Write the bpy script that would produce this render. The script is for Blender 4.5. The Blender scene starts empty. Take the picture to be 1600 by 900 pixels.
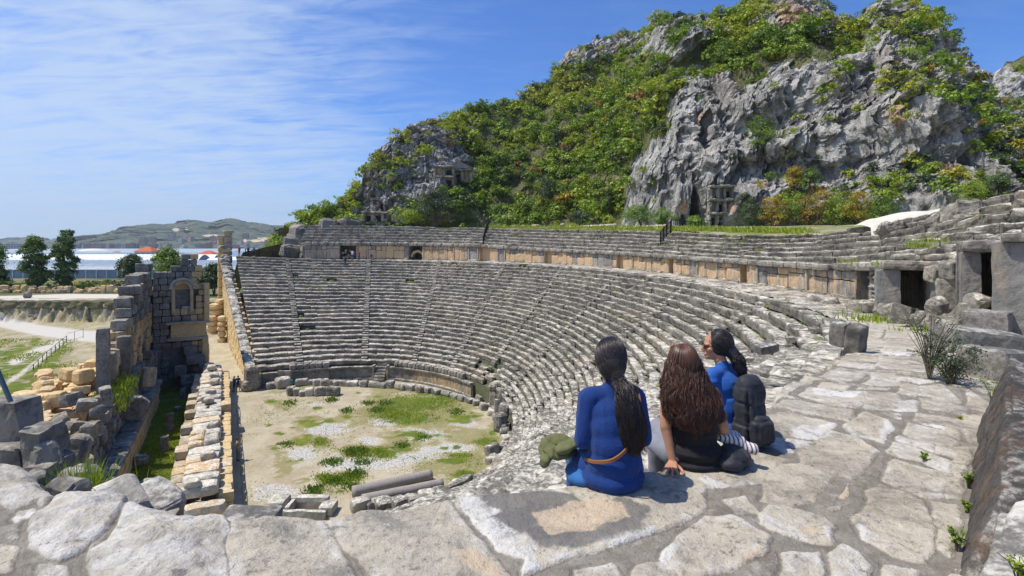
import bpy, math, random
import numpy as np
from mathutils import Vector, Matrix
random.seed(7)
rng = np.random.default_rng(7)
R = math.radians

# ------------------------------------------------------------------ camera, world, sun
CZ, HY, F = 16.0, 382.0, 800.0            # eye height over the orchestra floor, horizon row, focal length
scene = bpy.context.scene
cam_d = bpy.data.cameras.new("camera"); cam = bpy.data.objects.new("camera", cam_d)
scene.collection.objects.link(cam); scene.camera = cam
cam.location = (0, 0, CZ); cam.rotation_euler = (R(90), 0, 0)
cam_d.sensor_width = 36; cam_d.lens = 18.0
cam_d.shift_y = -(450 - HY) / 1600.0
cam_d.clip_start = 0.05; cam_d.clip_end = 9000

SUN_DIR = Vector((-1.0, -0.03, 0)).normalized() * math.cos(R(63)) + Vector((0, 0, math.sin(R(63))))
world = bpy.data.worlds.new("World"); scene.world = world; world.use_nodes = True
wn, wl = world.node_tree.nodes, world.node_tree.links
for n in list(wn): wn.remove(n)
wo = wn.new('ShaderNodeOutputWorld'); bg = wn.new('ShaderNodeBackground'); bg.inputs['Strength'].default_value = 0.115
sky = wn.new('ShaderNodeTexSky'); sky.sky_type = 'NISHITA'; sky.sun_disc = False
sky.sun_elevation = R(63); sky.sun_rotation = math.atan2(SUN_DIR.x, SUN_DIR.y)
sky.altitude = 0; sky.air_density = 1.0; sky.dust_density = 0.2; sky.ozone_density = 2.2
def wnode(t, **k):
    n = wn.new(t)
    for a, b in k.items(): setattr(n, a, b)
    return n
def wmath(op, a, b=None, clamp=False):
    n = wnode('ShaderNodeMath', operation=op); n.use_clamp = clamp
    for i, v in enumerate((a, b)):
        if v is None: continue
        if isinstance(v, (int, float)): n.inputs[i].default_value = v
        else: wl.new(v, n.inputs[i])
    return n.outputs[0]
tc = wnode('ShaderNodeTexCoord'); sp = wnode('ShaderNodeSeparateXYZ'); wl.new(tc.outputs['Generated'], sp.inputs[0])
zc = wmath('MAXIMUM', sp.outputs['Z'], 0.0)
zi = wmath('DIVIDE', 1.0, wmath('ADD', zc, 0.16))
pl = wnode('ShaderNodeCombineXYZ'); wl.new(wmath('MULTIPLY', sp.outputs['X'], zi), pl.inputs[0]); wl.new(wmath('MULTIPLY', sp.outputs['Y'], zi), pl.inputs[1])
def wnoise(scale, det, rough, rot, stretch, dist=0.0, loc=(0, 0, 0)):
    m = wnode('ShaderNodeMapping'); m.inputs['Rotation'].default_value = (0, 0, R(rot)); m.inputs['Scale'].default_value = stretch; m.inputs['Location'].default_value = loc
    wl.new(pl.outputs[0], m.inputs[0])
    n = wnode('ShaderNodeTexNoise'); n.inputs['Scale'].default_value = scale; n.inputs['Detail'].default_value = det
    n.inputs['Roughness'].default_value = rough; n.inputs['Distortion'].default_value = dist
    wl.new(m.outputs[0], n.inputs['Vector']); return n.outputs[0]
def wramp(src, lo, hi):
    m = wnode('ShaderNodeMapRange', interpolation_type='SMOOTHSTEP'); m.inputs['From Min'].default_value = lo; m.inputs['From Max'].default_value = hi
    wl.new(src, m.inputs['Value']); return m.outputs[0]
streak = wnoise(1.9, 7, .60, 62, (1.0, 2.2, 1), .5)
ripple = wnoise(6.0, 5, .62, -20, (.55, 1.9, 1), .7)
mass = wnoise(.42, 3, .5, 0, (1, 1, 1), .2, (3.1, 1.7, 0))
west = wramp(sp.outputs['X'], 0.10, -0.55)
c1 = wmath('ADD', wmath('MULTIPLY', streak, .40), wmath('MULTIPLY', ripple, .62))
c2 = wmath('ADD', c1, wmath('MULTIPLY', mass, .40))
c3 = wmath('ADD', c2, wmath('MULTIPLY', west, .26))
cl = wmath('MULTIPLY', wramp(c3, .62, 1.04), wmath('ADD', wmath('MULTIPLY', west, .64), .14), True)
mixc = wnode('ShaderNodeMix', data_type='RGBA'); wl.new(cl, mixc.inputs['Factor'])
tint = wnode('ShaderNodeMix', data_type='RGBA', blend_type='MULTIPLY'); tint.inputs['Factor'].default_value = 1
wl.new(sky.outputs[0], tint.inputs['A']); tint.inputs['B'].default_value = (.44, .80, 1.36, 1)
wl.new(tint.outputs['Result'], mixc.inputs['A']); mixc.inputs['B'].default_value = (5.0, 6.1, 7.6, 1)
wl.new(mixc.outputs['Result'], bg.inputs[0]); wl.new(bg.outputs[0], wo.inputs[0])

sun_d = bpy.data.lights.new("sun", 'SUN'); sun = bpy.data.objects.new("sun", sun_d); scene.collection.objects.link(sun)
sun_d.energy = 4.7; sun_d.angle = R(.55); sun_d.color = (1, .935, .83)
sun.rotation_euler = SUN_DIR.to_track_quat('Z', 'Y').to_euler(); sun.location = (-30, 0, 60)
vs = scene.view_settings; vs.view_transform = 'Standard'; vs.look = 'None'; vs.gamma = 1; vs.exposure = 0.1; vs.use_curve_mapping = False
scene.cycles.max_bounces = 5; scene.cycles.diffuse_bounces = 3; scene.cycles.use_denoising = True
scene.cycles.transparent_max_bounces = 6

# ------------------------------------------------------------------ reconstruction helpers
def PZ(px, py, z):                         # world point of a photo pixel on the level z
    d = F * (CZ - z) / (py - HY); return np.array(((px - 800) / F * d, d, z))
def PD(px, py, d):                         # world point of a photo pixel at the depth d
    return np.array(((px - 800) / F * d, d, CZ - (py - HY) / F * d))

# ------------------------------------------------------------------ noise
def _h(ix, iy, iz, seed):
    h = (ix.astype(np.uint32) * np.uint32(374761393) + iy.astype(np.uint32) * np.uint32(668265263)
         + iz.astype(np.uint32) * np.uint32(2147483647 - 57) + np.uint32(seed * 974711 & 0xffffffff))
    h = (h ^ (h >> np.uint32(13))) * np.uint32(1274126177)
    h = h ^ (h >> np.uint32(16)); h = h * np.uint32(2246822519); h = h ^ (h >> np.uint32(15))
    return h.astype(np.float64) / 4294967295.0
def vnoise(p, seed=0):
    with np.errstate(over='ignore'):
        f = np.floor(p); t = p - f; i = f.astype(np.int64); t = t * t * t * (t * (t * 6 - 15) + 10)
        r = 0
        for dx in (0, 1):
            wx = t[:, 0] if dx else 1 - t[:, 0]
            for dy in (0, 1):
                wy = t[:, 1] if dy else 1 - t[:, 1]
                for dz in (0, 1):
                    wz = t[:, 2] if dz else 1 - t[:, 2]
                    r = r + wx * wy * wz * _h(i[:, 0] + dx, i[:, 1] + dy, i[:, 2] + dz, seed)
    return r * 2 - 1
def fbm(p, o=4, seed=0, g=.5):
    r = 0; a = 1; n = 0
    for k in range(o):
        r = r + a * vnoise(p * (2.03 ** k) + 17.3 * k, seed + k); n += a; a *= g
    return r / n
def ridged(p, o=4, seed=0, g=.5):
    r = 0; a = 1; n = 0
    for k in range(o):
        r = r + a * (1 - 2 * np.abs(vnoise(p * (2.03 ** k) + 11.1 * k, seed + k))); n += a; a *= g
    return r / n
def sstep(a, b, x):
    t = np.clip((x - a) / (b - a), 0, 1); return t * t * (3 - 2 * t)

# ------------------------------------------------------------------ mesh helpers
def tagp(o, label=None, cat=None, group=None, kind=None):
    if label: o['label'] = label
    if cat: o['category'] = cat
    if group: o['group'] = group
    if kind: o['kind'] = kind
    return o
def link(o, parent=None):
    scene.collection.objects.link(o)
    if parent is not None: o.parent = parent
    return o
def empty(name, loc=(0, 0, 0), rz=0):
    o = bpy.data.objects.new(name, None); o.location = tuple(loc); o.rotation_euler = (0, 0, rz); o.empty_display_size = .2
    return link(o)
def mesh_np(name, V, Fq, mat, parent=None, smooth=False, attrs=None, mats=None, midx=None):
    """V: (n,3); Fq: (m,4) or (m,3) array, or list of arrays of both kinds; attrs: {name: per-vertex values}"""
    Fl = Fq if isinstance(Fq, list) else [Fq]
    Fl = [np.asarray(f, dtype=np.int32) for f in Fl if len(f)]
    me = bpy.data.meshes.new(name)
    V = np.asarray(V, dtype=np.float32)
    if parent is not None and any(abs(c) > 1e-9 for c in parent.location) and not parent.get('_local'):
        V = V - np.array(parent.location, dtype=np.float32)     # keep world coordinates under a parent that is only moved
    me.vertices.add(len(V)); me.vertices.foreach_set('co', V.ravel())
    li = np.concatenate([f.ravel() for f in Fl]); sizes = np.concatenate([np.full(len(f), f.shape[1], dtype=np.int32) for f in Fl])
    st = np.concatenate(([0], np.cumsum(sizes)[:-1])).astype(np.int32)
    me.loops.add(len(li)); me.loops.foreach_set('vertex_index', li)
    me.polygons.add(len(sizes)); me.polygons.foreach_set('loop_start', st)
    me.polygons.foreach_set('use_smooth', np.full(len(sizes), smooth))
    for k, a in (attrs or {}).items():
        a = np.asarray(a, dtype=np.float32)
        at = me.attributes.new(k, 'FLOAT', 'POINT'); at.data.foreach_set('value', a)
    for m in (mats or [mat]): me.materials.append(m)
    if midx is not None: me.polygons.foreach_set('material_index', np.asarray(midx, dtype=np.int32))
    me.update(calc_edges=True); me.validate()
    return link(bpy.data.objects.new(name, me), parent)

class Acc:
    """collects meshes (with a per-piece random value and warmth) and links them as ONE mesh object"""
    def __init__(s): s.v = []; s.q = []; s.t = []; s.n = 0; s.r = []; s.w = []
    def add(s, V, Q=None, T=None, rnd=None, warm=0.0):
        V = np.asarray(V, float)
        if Q is not None and len(Q): s.q.append(np.asarray(Q) + s.n)
        if T is not None and len(T): s.t.append(np.asarray(T) + s.n)
        s.v.append(V); s.n += len(V)
        s.r.append(np.full(len(V), random.random() if rnd is None else rnd)); s.w.append(np.broadcast_to(np.asarray(warm, float), (len(V),)))
    def build(s, name, mat, parent=None, smooth=False, extra=None):
        fl = []
        if s.q: fl.append(np.concatenate(s.q))
        if s.t: fl.append(np.concatenate(s.t))
        a = {'rnd': np.concatenate(s.r), 'warm': np.concatenate(s.w)}
        if extra: a.update(extra)
        return mesh_np(name, np.concatenate(s.v), fl, mat, parent, smooth, a)

# unit rough box, cached by subdivision: verts on the cube [-.5,.5]^3
_bc = {}
def cube_grid(nx, ny, nz):
    k = (nx, ny, nz)
    if k in _bc: return _bc[k]
    idx = {}; V = []; Q = []
    def vid(i, j, l):
        if (i, j, l) not in idx: idx[(i, j, l)] = len(V); V.append((i / nx - .5, j / ny - .5, l / nz - .5))
        return idx[(i, j, l)]
    for i in range(nx):
        for j in range(ny):
            Q.append([vid(i, j, 0), vid(i, j + 1, 0), vid(i + 1, j + 1, 0), vid(i + 1, j, 0)])
            Q.append([vid(i, j, nz), vid(i + 1, j, nz), vid(i + 1, j + 1, nz), vid(i, j + 1, nz)])
    for i in range(nx):
        for l in range(nz):
            Q.append([vid(i, 0, l), vid(i + 1, 0, l), vid(i + 1, 0, l + 1), vid(i, 0, l + 1)])
            Q.append([vid(i, ny, l), vid(i, ny, l + 1), vid(i + 1, ny, l + 1), vid(i + 1, ny, l)])
    for j in range(ny):
        for l in range(nz):
            Q.append([vid(0, j, l), vid(0, j, l + 1), vid(0, j + 1, l + 1), vid(0, j + 1, l)])
            Q.append([vid(nx, j, l), vid(nx, j + 1, l), vid(nx, j + 1, l + 1), vid(nx, j, l + 1)])
    _bc[k] = (np.array(V), np.array(Q)); return _bc[k]
def rough_box(sx, sy, sz, seg=3, amp=.03, rnd_=.12, seed=0, cut=0.0, freq=1.6, mode=None):
    """a hewn block: base at z=0, centred in x and y; edges worn, faces uneven, a corner or two broken off"""
    n = lambda s: int(max(2, min(seg * 3, round(seg * s / max(.25, (sx + sy + sz) / 3)))))
    V, Q = cube_grid(n(sx), n(sy), n(sz)); V = V.copy()
    U = V * 2
    m = np.sort(np.abs(U), axis=1)
    # rounding towards edges
    e = np.clip(m[:, 1] - .6, 0, 1) / .4; c = np.clip(m[:, 0] - .6, 0, 1) / .4
    S = np.array((sx, sy, sz)); r = rnd_ * min(sx, sy, sz)
    P = V * S
    P -= np.sign(V) * (np.abs(U) > .99) * (r * .5 * e ** 2 + r * .4 * c ** 2)[:, None]
    off = np.array((seed * 3.17 % 91, seed * 7.31 % 83, seed * 1.77 % 71))
    d = np.stack([fbm(P * freq + off + 31 * k, 3, seed % 97 + k) for k in range(3)], 1)
    d2 = np.stack([vnoise(P * freq * 5 + off + 13 * k, seed % 89 + 7 + k) for k in range(3)], 1)
    P += d * amp * 1.6 + d2 * amp * .45
    if cut > 0:
        for _ in range(random.choice((1, 2, 2, 3))):
            nrm = np.array([random.choice((-1, 1)) * random.uniform(.3, 1) for _ in range(3)]); nrm[2] = abs(nrm[2]) * random.choice((1, 1, -1)); nrm /= np.linalg.norm(nrm)
            h = (np.abs(nrm) * S / 2).sum() * random.uniform(1 - cut, 1 - cut * .3)
            dd = P @ nrm - h; P -= np.outer(np.clip(dd, 0, None), nrm) * .95
    P[:, 2] += sz / 2
    return P, Q
def rot(V, rz=0, rx=0, ry=0):
    M = np.array(Matrix.Rotation(rz, 3, 'Z') @ Matrix.Rotation(ry, 3, 'Y') @ Matrix.Rotation(rx, 3, 'X')); return V @ M.T

def tube(pts, rad, n=8, cap=True):
    """tapered tube along pts, radii rad"""
    pts = np.asarray(pts, float); k = len(pts); rad = np.broadcast_to(np.asarray(rad, float), (k,))
    T = np.gradient(pts, axis=0); T /= np.linalg.norm(T, axis=1)[:, None] + 1e-9
    a = np.array((0, 0, 1.)) if abs(T[0, 2]) < .9 else np.array((1., 0, 0))
    V = []; u = np.cross(T[0], a); u /= np.linalg.norm(u)
    ang = np.arange(n) / n * 2 * math.pi
    for i in range(k):
        u = u - T[i] * (u @ T[i]); u /= np.linalg.norm(u) + 1e-9; w = np.cross(T[i], u)
        V.append(pts[i] + rad[i] * (np.cos(ang)[:, None] * u + np.sin(ang)[:, None] * w))
    V = np.concatenate(V); Q = []
    for i in range(k - 1):
        for j in range(n):
            a_ = i * n + j; b_ = i * n + (j + 1) % n; Q.append([a_, b_, b_ + n, a_ + n])
    T3 = []
    if cap:
        V = np.concatenate([V, pts[:1], pts[-1:]]); c0 = k * n; c1 = c0 + 1
        for j in range(n):
            T3.append([c0, (j + 1) % n, j]); T3.append([c1, (k - 1) * n + j, (k - 1) * n + (j + 1) % n])
    return V, np.array(Q), np.array(T3)
def catmull(P, n):
    P = np.asarray(P, float); k = len(P); P2 = np.concatenate([[2 * P[0] - P[1]], P, [2 * P[-1] - P[-2]]])
    u = np.linspace(0, k - 1, n); i = np.clip(u.astype(int), 0, k - 2); t = (u - i)[:, None]
    a, b, c, d = P2[i], P2[i + 1], P2[i + 2], P2[i + 3]
    return .5 * (2 * b + (c - a) * t + (2 * a - 5 * b + 4 * c - d) * t ** 2 + (3 * b - a - 3 * c + d) * t ** 3)

# ------------------------------------------------------------------ materials
class NT:
    def __init__(s, name):
        s.m = bpy.data.materials.new(name); s.m.use_nodes = True; s.t = s.m.node_tree; s.n = s.t.nodes; s.l = s.t.links
        s.b = s.n['Principled BSDF']; s.b.inputs['Specular IOR Level'].default_value = .25
        s.pos = s.n.new('ShaderNodeNewGeometry').outputs['Position']
    def node(s, t, **k):
        n = s.n.new(t)
        for a, b in k.items(): setattr(n, a, b)
        return n
    def put(s, sock, v):
        if v is None: return
        if hasattr(v, 'links') or hasattr(v, 'is_linked'): s.l.new(v, sock)
        else: sock.default_value = v
    def noise(s, scale, det=4, rough=.55, dist=0., stretch=None, vec=None, col=False):
        n = s.node('ShaderNodeTexNoise'); n.inputs['Scale'].default_value = scale; n.inputs['Detail'].default_value = det
        n.inputs['Roughness'].default_value = rough; n.inputs['Distortion'].default_value = dist
        v = vec or s.pos
        if stretch:
            m = s.node('ShaderNodeMapping'); m.inputs['Scale'].default_value = stretch; s.l.new(v, m.inputs[0]); v = m.outputs[0]
        s.l.new(v, n.inputs['Vector']); return n.outputs['Color' if col else 'Fac']
    def vor(s, scale, feat='F1', stretch=None, out='Distance', rand=1., vec=None):
        n = s.node('ShaderNodeTexVoronoi', feature=feat); n.inputs['Scale'].default_value = scale; n.inputs['Randomness'].default_value = rand
        v = vec or s.pos
        if stretch:
            m = s.node('ShaderNodeMapping'); m.inputs['Scale'].default_value = stretch; s.l.new(v, m.inputs[0]); v = m.outputs[0]
        s.l.new(v, n.inputs['Vector']); return n.outputs[out]
    def attr(s, name): n = s.node('ShaderNodeAttribute'); n.attribute_name = name; return n.outputs['Fac']
    def ramp(s, f, lo, hi, a=0., b=1.):
        n = s.node('ShaderNodeMapRange', interpolation_type='SMOOTHSTEP')
        s.put(n.inputs['Value'], f); s.put(n.inputs['From Min'], lo); s.put(n.inputs['From Max'], hi); s.put(n.inputs['To Min'], a); s.put(n.inputs['To Max'], b); return n.outputs[0]
    def math(s, op, a, b=None, clamp=False):
        n = s.node('ShaderNodeMath', operation=op); n.use_clamp = clamp; s.put(n.inputs[0], a); s.put(n.inputs[1], b); return n.outputs[0]
    def mix(s, f, a, b, mode='MIX'):
        n = s.node('ShaderNodeMix', data_type='RGBA', blend_type=mode); s.put(n.inputs['Factor'], f)
        for k, v in (('A', a), ('B', b)):
            sk = [i for i in n.inputs if i.name == k and i.type == 'RGBA'][0]
            s.put(sk, v if hasattr(v, 'is_linked') else (*v, 1) if len(v) == 3 else v)
        return [o for o in n.outputs if o.type == 'RGBA'][0]
    def up(s):                                # how much the surface faces up
        g = s.node('ShaderNodeNewGeometry'); x = s.node('ShaderNodeSeparateXYZ'); s.l.new(g.outputs['Normal'], x.inputs[0]); return x.outputs['Z']
    def bump(s, h, strength=.5, dist=.02, prev=None):
        n = s.node('ShaderNodeBump'); n.inputs['Strength'].default_value = strength; n.inputs['Distance'].default_value = dist
        s.l.new(h, n.inputs['Height'])
        if prev is not None: s.l.new(prev, n.inputs['Normal'])
        return n.outputs[0]
    def done(s, col, rough=.9, normal=None):
        s.put(s.b.inputs['Base Color'], col if hasattr(col, 'is_linked') else (*col, 1)); s.put(s.b.inputs['Roughness'], rough)
        if normal is not None: s.l.new(normal, s.b.inputs['Normal'])
        return s.m

def limestone(name, base=(.33, .31, .28), dark=(.12, .12, .12), white=(.58, .56, .52), warm=(.52, .33, .14), sc=1.0,
              dk=.5, wt=.62, bumpd=.03, wstr=1.0, tops=.30):
    """weathered limestone: grey lichen crust, pale worn patches, tops painted brighter, ochre where the 'warm' attribute says the face is fresh"""
    s = NT(name)
    r = s.attr('rnd'); w = s.attr('warm')
    n1 = s.noise(1.1 * sc, 6, .62, .3); n2 = s.noise(5.5 * sc, 6, .7, .2); n3 = s.noise(23 * sc, 4, .7)
    c = s.mix(s.ramp(r, 0, 1, 0, 1.), tuple(x * 1.12 for x in base), tuple(x * .58 for x in base))
    c = s.mix(s.ramp(n1, .40, .66, 0, .55), c, tuple(x * 1.25 for x in base))
    n0 = s.noise(.16 * sc, 4, .6, .6); c = s.mix(s.ramp(n0, .40, .62, 0, .75), c, tuple(x * .72 for x in base)); c = s.mix(s.ramp(n0, .44, .34, 0, .5), c, (base[0] * 1.3, base[1] * 1.22, base[2] * 1.08))
    # dark lichen
    dmask = s.ramp(s.math('ADD', s.math('MULTIPLY', n2, .6), s.math('MULTIPLY', n1, .4)), dk, dk - .14, 0, .75)
    c = s.mix(dmask, c, dark)
    # ochre, streaked downwards
    st = s.noise(2.2 * sc, 5, .6, .4, (1, 1, .22))
    wm = s.math('MULTIPLY', s.ramp(s.math('ADD', st, s.math('MULTIPLY', w, .5)), .62, .86), s.math('MINIMUM', s.math('MULTIPLY', w, 1.6 * wstr), 1.0), True)
    wc = s.mix(s.ramp(n2, .35, .65), warm, tuple(x * f for x, f in zip(warm, (1.15, 1.35, 1.7))))
    c = s.mix(wm, c, wc)
    # pale worn patches; tops paled further, painting treads brighter than shaded risers
    u = s.ramp(s.up(), .3, .95)
    wmask = s.ramp(s.math('ADD', s.math('ADD', s.math('MULTIPLY', n2, .55), s.math('MULTIPLY', n1, .45)), s.math('MULTIPLY', u, .10 * tops / .3)), wt - .04, wt + .10, 0, .85)
    c = s.mix(wmask, c, white)
    sp_ = s.ramp(n3, .60, .72, 0, .35); c = s.mix(sp_, c, tuple(x * .55 for x in base))
    h = s.math('ADD', s.math('MULTIPLY', n2, 1.0), s.math('MULTIPLY', n3, .35))
    return s.done(c, .92, s.bump(h, .75, bumpd))
# ------------------------------------------------------------------ masks traced over the photo, carried onto the real surfaces
def in_poly(px, py, poly):
    poly = np.asarray(poly, float); ins = np.zeros(len(px), bool); j = len(poly) - 1
    for i in range(len(poly)):
        xi, yi = poly[i]; xj, yj = poly[j]
        c = ((yi > py) != (yj > py)) & (px < (xj - xi) * (py - yi) / (yj - yi + 1e-12) + xi); ins ^= c; j = i
    return ins
def d_line(px, py, line):
    line = np.asarray(line, float); d = np.full(len(px), 1e9)
    for (x0, y0), (x1, y1) in zip(line[:-1], line[1:]):
        vx, vy = x1 - x0, y1 - y0; t = np.clip(((px - x0) * vx + (py - y0) * vy) / (vx * vx + vy * vy + 1e-9), 0, 1)
        d = np.minimum(d, np.hypot(px - x0 - t * vx, py - y0 - t * vy))
    return d
def s_poly(px, py, poly, soft):            # 1 inside, fading over `soft` outside
    poly = list(poly); d = d_line(px, py, poly + [poly[0]]); i = in_poly(px, py, poly)
    return np.where(i, 1.0, np.clip(1 - d / soft, 0, 1))
def proj(P): return 800 + F * P[:, 0] / P[:, 1], HY + F * (CZ - P[:, 2]) / P[:, 1]
W0 = lambda pts, z=0.: [tuple(PZ(x, y, z)[:2]) for x, y in pts]

# stage frame: s runs along the stage front away from us, t to the left of it
S0 = np.array((-17.2, 30.6)); SA = np.array((-.488, .873)); SN = np.array((-.873, -.488)); SRZ = math.atan2(SA[1], SA[0])
def ST(s, t, z=0.): q = S0 + SA * s + SN * t; return np.array((q[0], q[1], z))

# ------------------------------------------------------------------ ground of the orchestra, stage and fields
def build_ground():
    xs = np.arange(-150, 24, .34); ys = np.arange(22, 112, .34)
    X, Y = np.meshgrid(xs, ys); nx, ny = len(xs), len(ys)
    P = np.stack([X.ravel(), Y.ravel(), np.zeros(X.size)], 1)
    s = (P[:, :2] - S0) @ SA; t = (P[:, :2] - S0) @ SN
    n1 = fbm(P * .35, 4, 3); n2 = fbm(P * 1.3, 4, 5); n3 = fbm(P * .12, 3, 9)
    P[:, 2] = n2 * .05 + n1 * .06
    behind = sstep(11, 18, t) * (1 - sstep(60, 80, P[:, 1]))
    P[:, 2] += behind * (1.2 + n1 * .5) * (1 - sstep(50, 62, s))
    # the orchestra and court stay level
    rise = sstep(104.5, 107, P[:, 1] + n2 * 1.2); P[:, 2] += rise * 4.25
    rise2 = sstep(72, 96, P[:, 1]) * sstep(-58, -50, P[:, 0]); P[:, 2] += rise2 * 3.2 * (1 - rise)
    orch = np.hypot(P[:, 0] + 18, P[:, 1] - 46)
    green = np.zeros(len(P)); pale = np.zeros(len(P)); path = np.zeros(len(P)); dry = np.zeros(len(P))
    px, py = proj(P)
    inorch = (t < .2) & (orch < 24)
    # orchestra patches, each (px, py, rx, ry, strength) of the photo taken to the floor
    def blob(cx, cy, rx, ry): return np.clip(1.35 - np.hypot((px - cx) / rx, (py - cy) / ry), 0, 1)
    gsum = np.zeros(len(P)); wsum = np.zeros(len(P))
    for cx, cy, rx, ry in ((655, 632, 75, 22), (700, 618, 50, 12), (610, 645, 40, 14), (640, 655, 60, 12), (720, 655, 30, 9), (560, 705, 26, 10), (600, 708, 30, 12),
                           (630, 700, 18, 9), (727, 742, 24, 9), (527, 750, 30, 10), (487, 776, 12, 6), (505, 745, 12, 6), (552, 745, 20, 9), (720, 712, 24, 6),
                           (680, 695, 12, 4), (760, 690, 26, 10), (700, 720, 40, 5), (480, 660, 25, 12), (470, 690, 20, 8), (740, 760, 20, 6), (650, 680, 60, 8), (500, 690, 16, 10)) + tuple((a_, b_, r_, r_ * .4) for a_, b_, r_ in zip(np.random.default_rng(6).uniform(400, 780, 70), np.random.default_rng(7).uniform(612, 785, 70), np.random.default_rng(8).uniform(4, 13, 70))):
        gsum = np.maximum(gsum, blob(cx, cy, rx, ry))
    for cx, cy, rx, ry in ((510, 670, 40, 13), (575, 690, 20, 9), (660, 680, 46, 11), (600, 660, 30, 7), (470, 710, 30, 12), (560, 725, 90, 14), (700, 700, 50, 10), (430, 770, 45, 14), (640, 715, 60, 10), (495, 632, 14, 3), (725, 660, 24, 9)):
        wsum = np.maximum(wsum, blob(cx, cy, rx, ry))
    green = np.where(inorch, sstep(.25, .95, gsum * .8 + n2 * .5 + .05), green)
    dry = np.where(inorch, sstep(.25, .6, gsum * .5 + .34 + n1 * .5 + sstep(440, 380, px) * -.3), dry)
    pale = np.where(inorch, sstep(.05, 1.1, wsum + n2 * .5), pale)
    # court between the stage walls: lush
    court = (t > 2) & (t < 6.2) & (s < 34)
    green = np.where(court, np.clip(.9 + n2 * .6, 0, 1), green)
    # the path of beaten earth beside the stage wall
    pth = (t > -3.2) & (t <= .4); green = np.where(pth, green * .2, green); dry = np.where(pth, dry * .3, dry)
    # fields on the left: grass with gravel tracks
    fld = (t > 12) | (s > 60)
    g1 = s_poly(px, py, [(-60, 560), (20, 545), (55, 540), (60, 530), (30, 548), (105, 535), (90, 560), (60, 610), (20, 640), (-80, 640)], 12)
    green = np.where(fld, sstep(.35, .75, g1 * .75 + n2 * .7), green); dry = np.where(fld, np.clip(.45 + n1 * .6, 0, 1), dry)
    trk = np.clip(1.5 - d_line(px, py, [(-120, 488), (0, 502), (60, 516), (130, 525), (200, 528)]) / 9, 0, 1)
    trk = np.maximum(trk, np.clip(1.4 - d_line(px, py, [(90, 540), (50, 572), (5, 603), (-40, 640)]) / 5, 0, 1) * .7)
    trk = np.maximum(trk, np.clip(1.3 - d_line(px, py, [(110, 528), (60, 548), (20, 566)]) / 9, 0, 1) * .8)
    path = np.where(fld, trk, path); green *= 1 - path
    j, i = np.mgrid[0:ny - 1, 0:nx - 1]; a = (j * nx + i).ravel(); Q = np.stack([a, a + 1, a + nx + 1, a + nx], 1)
    s_ = NT('ground_soil')
    n1_ = s_.noise(.5, 5, .6); n2_ = s_.noise(2.2, 6, .75); n3_ = s_.noise(6.5, 5, .8); n4_ = s_.noise(1.1, 6, .72, .3)
    g, p_, d_, t_ = s_.attr('green'), s_.attr('pale'), s_.attr('dry'), s_.attr('track')
    c = s_.mix(s_.ramp(n1_, .35, .65), (.36, .30, .20), (.44, .39, .28)); c = s_.mix(s_.ramp(n3_, .52, .72, 0, .5), c, (.62, .58, .48)); c = s_.mix(s_.ramp(n3_, .45, .3, 0, .5), c, (.17, .14, .09))
    dm = s_.ramp(s_.math('ADD', s_.math('MULTIPLY', d_, .45), s_.math('ADD', s_.math('MULTIPLY', n4_, 1.0), s_.math('MULTIPLY', n2_, 1.0))), 1.10, 1.36); c = s_.mix(s_.math('MULTIPLY', dm, .75), c, (.21, .19, .06))
    gv = s_.ramp(n3_, .4, .62); pm = s_.ramp(s_.math('ADD', s_.math('MULTIPLY', p_, .50), s_.math('ADD', s_.math('MULTIPLY', n2_, 1.3), s_.math('MULTIPLY', n3_, 1.2))), 1.42, 1.62)
    c = s_.mix(pm, c, s_.mix(gv, (.27, .26, .235), (.62, .60, .56)))
    c = s_.mix(s_.ramp(t_, .3, .8), c, (.52, .49, .44))
    gm = s_.ramp(s_.math('ADD', s_.math('MULTIPLY', g, .6), s_.math('ADD', s_.math('MULTIPLY', n4_, .9), s_.math('MULTIPLY', n3_, 1.1))), 1.20, 1.42)
    gc = s_.mix(s_.ramp(n1_, .35, .7), (.075, .12, .014), (.16, .19, .02))
    gc = s_.mix(s_.ramp(n3_, .45, .75, 0, .6), gc, (.22, .23, .05)); c = s_.mix(gm, c, gc)
    c = s_.mix(s_.ramp(n2_, .60, .75, 0, .35), c, (.15, .13, .09))
    m = s_.done(c, .95, s_.bump(n3_, .7, .04))
    o = mesh_np('ground', P, Q, m, None, True, {'green': green, 'pale': pale, 'dry': dry, 'track': path}); tagp(o, 'gravelly orchestra floor and rough grass around the stage ruins', 'ground', kind='structure')
    # far plain
    def ax(lo, hi, k, n): u = np.linspace(-1, 1, n); return lo + (np.sinh(k * (u + 1) / 2 * 1.0) / np.sinh(k)) * (hi - lo)
    ys = ax(106, 7000, 4.5, 160); u = np.linspace(-1, 1, 200); xs = np.sinh(4 * u) / np.sinh(4) * 6000
    X, Y = np.meshgrid(xs, ys); P = np.stack([X.ravel(), Y.ravel(), np.zeros(X.size)], 1)
    P[:, 2] = 4.1 + fbm(P * .02, 3, 4) * .25 - 1.0 * sstep(135, 200, P[:, 1])
    nx, ny = len(xs), len(ys); j, i = np.mgrid[0:ny - 1, 0:nx - 1]; a = (j * nx + i).ravel(); Q = np.stack([a, a + 1, a + nx + 1, a + nx], 1)
    px, py = proj(P); trk = np.clip(1.6 - d_line(px, py, [(-200, 472), (0, 468), (120, 464), (260, 466)]) / 4.5, 0, 1) * (P[:, 1] < 140)
    s_ = NT('plain_soil'); n1_ = s_.noise(.09, 5, .6); n2_ = s_.noise(.9, 5, .7)
    c = s_.mix(s_.ramp(n1_, .4, .6), (.10, .12, .035), (.24, .20, .12)); c = s_.mix(s_.ramp(n2_, .4, .7, 0, .7), c, (.07, .10, .02))
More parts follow.
